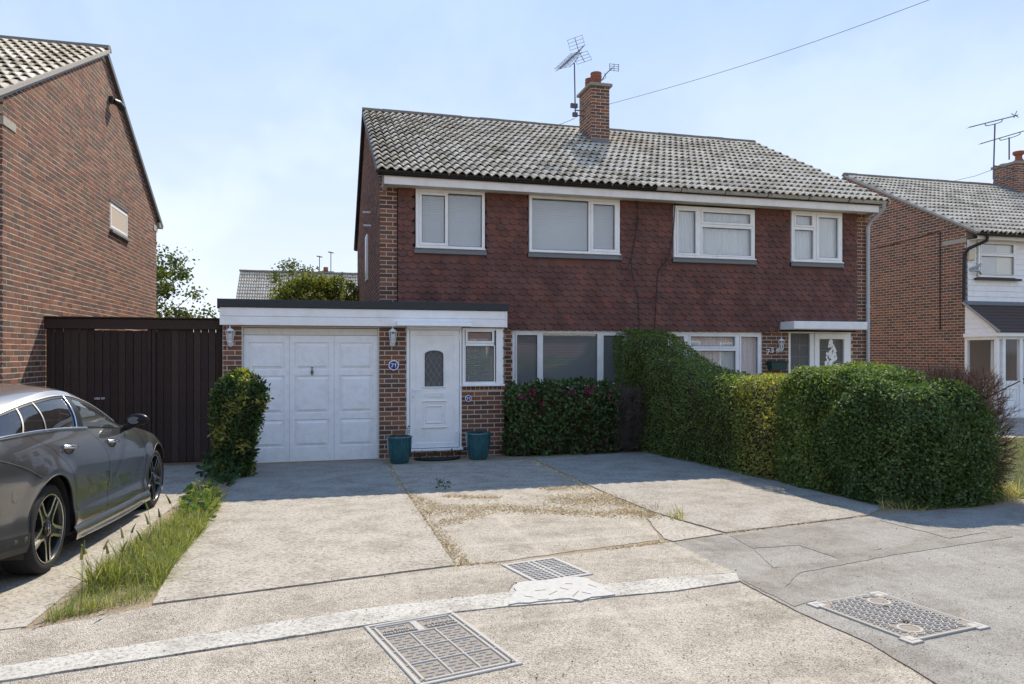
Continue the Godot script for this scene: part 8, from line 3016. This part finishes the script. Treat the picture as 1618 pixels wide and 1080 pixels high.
# ---------------------------------------------------------------- aerials and wires
func aerials_and_wires() -> void:
	# tall aerial strapped to the chimney
	var z := -3.2
	var b := wp(909, 185, z)
	var top := wp(907.5, 100, z)
	var m := thing("television_aerial", "tall aerial on a mast strapped to the chimney with a grid reflector", "aerial", b, "aerials on the chimneys")
	var ms := MB.new()
	ms.tube([b, top], 0.016, -1, 8)
	put(m, "mast", ms.mesh(), M.aerial_metal)
	var br := MB.new()
	for v in [174.0, 182.0]:
		var q := wp(908, v, z)
		br.tube([q, Vector3(4.955, q.y, z)], 0.014, -1, 6)
	br.box(wp(903, 170, z) + Vector3(-0.02, 0, -0.03), wp(911, 164, z) + Vector3(0.02, 0, 0.03))
	br.box(wp(906, 184, z) + Vector3(-0.02, 0, -0.03), wp(911, 178, z) + Vector3(0.02, 0, 0.03))
	put(m, "bracket", br.mesh(), M.aerial_metal)
	var tip := wp(885, 108, z + 0.35)
	var rear := wp(922, 73, z - 0.15)
	var boom := MB.new()
	boom.tube([tip, rear], 0.012, -1, 6)
	boom.tube([wp(899, 106, z), wp(907, 99, z), wp(914, 90, z)], 0.009, -1, 6)
	put(m, "boom", boom.mesh(), M.aerial_metal)
	var dir := (rear - tip).normalized()
	var side := dir.cross(Vector3.UP).normalized()
	var upv := side.cross(dir).normalized()
	for k in 11:
		var el := MB.new()
		var p := tip.lerp(rear, 0.02 + k * 0.066)
		el.tube([p - side * 0.17 + upv * 0.03, p + upv * 0.015, p + side * 0.17 + upv * 0.03], 0.006, -1, 4)
		el.tube([p - side * 0.17 - upv * 0.03, p - upv * 0.015, p + side * 0.17 - upv * 0.03], 0.006, -1, 4)
		put(m, "element", el.mesh(), M.aerial_metal)
	var rf := MB.new()
	var rc := tip.lerp(rear, 0.78)
	for s in [-1.0, 1.0]:
		rf.tube([rc, rc + upv * 0.30 * s + dir * 0.06], 0.008, -1, 5)
		for k in 4:
			var o: Vector3 = rc + (upv * (0.07 + 0.075 * k)) * s + dir * (0.02 + 0.012 * k)
			rf.tube([o - side * 0.22, o + side * 0.22], 0.005, -1, 4)
		for q in [-0.21, 0.21]:
			rf.tube([rc + upv * 0.06 * s + side * q, rc + upv * 0.30 * s + side * q + dir * 0.06], 0.004, -1, 4)
	put(m, "reflector", rf.mesh(), M.aerial_metal)
	# small aerial on an arm behind the pots
	var a2 := wp(956, 118, -3.3)
	var m2 := thing("television_aerial", "small grid aerial on a bent arm behind the chimney pots", "aerial", a2, "aerials on the chimneys")
	var arm := MB.new()
	arm.tube(smooth_line([wp(951, 127, -3.3), wp(957, 117, -3.3), wp(968, 107, -3.3)], 4), 0.013, -1, 6)
	arm.tube(smooth_line([wp(952, 126, -3.28), wp(957, 122, -3.28), wp(955, 115, -3.28)], 4), 0.006, -1, 5)
	put(m2, "arm", arm.mesh(), M.aerial_metal)
	var gr := MB.new()
	var gc := wp(970, 107, -3.3)
	for i in 4:
		var yy := -0.075 + 0.05 * i
		gr.tube([gc + Vector3(-0.12, yy + 0.01, 0), gc + Vector3(0.11, yy - 0.02, 0.06)], 0.006, -1, 4)
	for i in 3:
		var xx := -0.11 + 0.105 * i
		gr.tube([gc + Vector3(xx, -0.085, 0.015 * i), gc + Vector3(xx, 0.09, 0.015 * i)], 0.007, -1, 4)
	put(m2, "grid", gr.mesh(), M.aerial_metal)
	# two aerials on the right-hand house
	for q in [[[1569.0, 283.0], [1571.5, 196.0], [1531.0, 201.0], [1607.0, 182.0], -5.88, "long single-boom aerial on the left mast of the right-hand chimney"], [[1594.0, 252.0], [1594.0, 217.0], [1549.0, 227.0], [1640.0, 200.0], -6.6, "long single-boom aerial on the short mast of the right-hand chimney"]]:
		var zz: float = q[4]
		var base := wp(q[0][0], q[0][1], zz)
		var t := thing("television_aerial", q[5], "aerial", base, "aerials on the chimneys")
		var mst := MB.new()
		mst.tube([base, wp(q[1][0], q[1][1], zz)], 0.022, -1, 8)
		put(t, "mast", mst.mesh(), M.aerial_metal)
		var l0 := wp(q[2][0], q[2][1], zz)
		var l1 := wp(q[3][0], q[3][1], zz)
		var bm := MB.new()
		bm.tube([l0, l1], 0.018, -1, 6)
		var hook := (l0 + l1) / 2
		bm.tube(smooth_line([l0.lerp(l1, 0.33), l0.lerp(l1, 0.34) + Vector3(0, -0.08, 0), l0.lerp(l1, 0.5) + Vector3(0, -0.10, 0), l0.lerp(l1, 0.66) + Vector3(0, -0.08, 0), l0.lerp(l1, 0.68)], 3), 0.014, -1, 6)
		put(t, "boom", bm.mesh(), M.aerial_metal)
		for k in 9:
			var el := MB.new()
			var p := l0.lerp(l1, 0.02 + 0.115 * k)
			el.tube([p - Vector3(0, 0, 0.14), p + Vector3(0, 0, 0.14)], 0.006, -1, 4)
			put(t, "element", el.mesh(), M.aerial_metal)
		var en := MB.new()
		en.tube([l1 + Vector3(-0.15, -0.10, 0), l1 + Vector3(-0.02, 0.14, 0)], 0.012, -1, 5)
		en.tube([l1 + Vector3(-0.25, 0.03, 0), l1 + Vector3(0.05, -0.06, 0)], 0.012, -1, 5)
		put(t, "reflector", en.mesh(), M.aerial_metal)
		if q[0][0] < 1580:
			var bk := MB.new()
			for v in [262.0, 279.0]:
				bk.tube([wp(q[0][0] + 0.4, v, zz), Vector3(20.85, wp(q[0][0], v, zz).y, zz - 0.1)], 0.025, -1, 6)
			put(t, "bracket", bk.mesh(), M.aerial_metal)
	# aerials far behind on the roof over the garage
	for q in [[505.0, 430.0, 404.0, "thin short aerial on the far roof above the garage"], [523.0, 430.0, 397.5, "thin tall aerial on the far roof above the garage"]]:
		var p0 := wp(q[0], q[1] + 4, -37.0)
		var p1 := wp(q[0], q[2], -37.0)
		var t := thing("television_aerial", q[3], "aerial", p0, "aerials on the chimneys")
		var ms2 := MB.new()
		ms2.tube([p0, p1], 0.03, -1, 6)
		put(t, "mast", ms2.mesh(), M.aerial_metal)
		var hd := MB.new()
		hd.tube([p1 + Vector3(-0.16, -0.05, 0.2), p1 + Vector3(0.16, -0.05, -0.2)], 0.04, -1, 6)
		put(t, "head", hd.mesh(), M.aerial_metal)
	# service wires
	var w1 := MB.new()
	var e0 := Vector3(5.4, wp(966, 167, -3.0).y, -3.0)
	var far_end := Vector3(13.5, 9.6, 8.5)
	var d1 := wp(1437, 0, 3.0)
	var mid := []
	for i in 17:
		var f := i / 16.0
		var p := e0.lerp(e0 + (d1 - e0) * 1.35, f)
		p.y -= 0.16 * sin(PI * f)
		mid.append(p)
	w1.tube(mid, 0.0045, -1, 5)
	single("overhead_wire", w1.mesh(), M.batten, "telephone wire rising from the chimney to the upper right", "wire", "overhead wires")
	var w2 := MB.new()
	w2.tube(smooth_line([wp(908, 187, -3.2), wp(896, 192, -3.6), wp(880, 198, -4.2)], 4), 0.006, -1, 5)
	single("overhead_wire", w2.mesh(), M.aerial_metal, "short wire from the aerial mast down to the ridge", "wire", "overhead wires")
	var w3 := MB.new()
	w3.tube([wp(1570, 267, -5.9), wp(1540, 278, -7.0), wp(1505, 286, -9.0)], 0.008, -1, 5)
	single("overhead_wire", w3.mesh(), M.aerial_metal, "thin wire from the right-hand chimney to behind its ridge", "wire", "overhead wires")
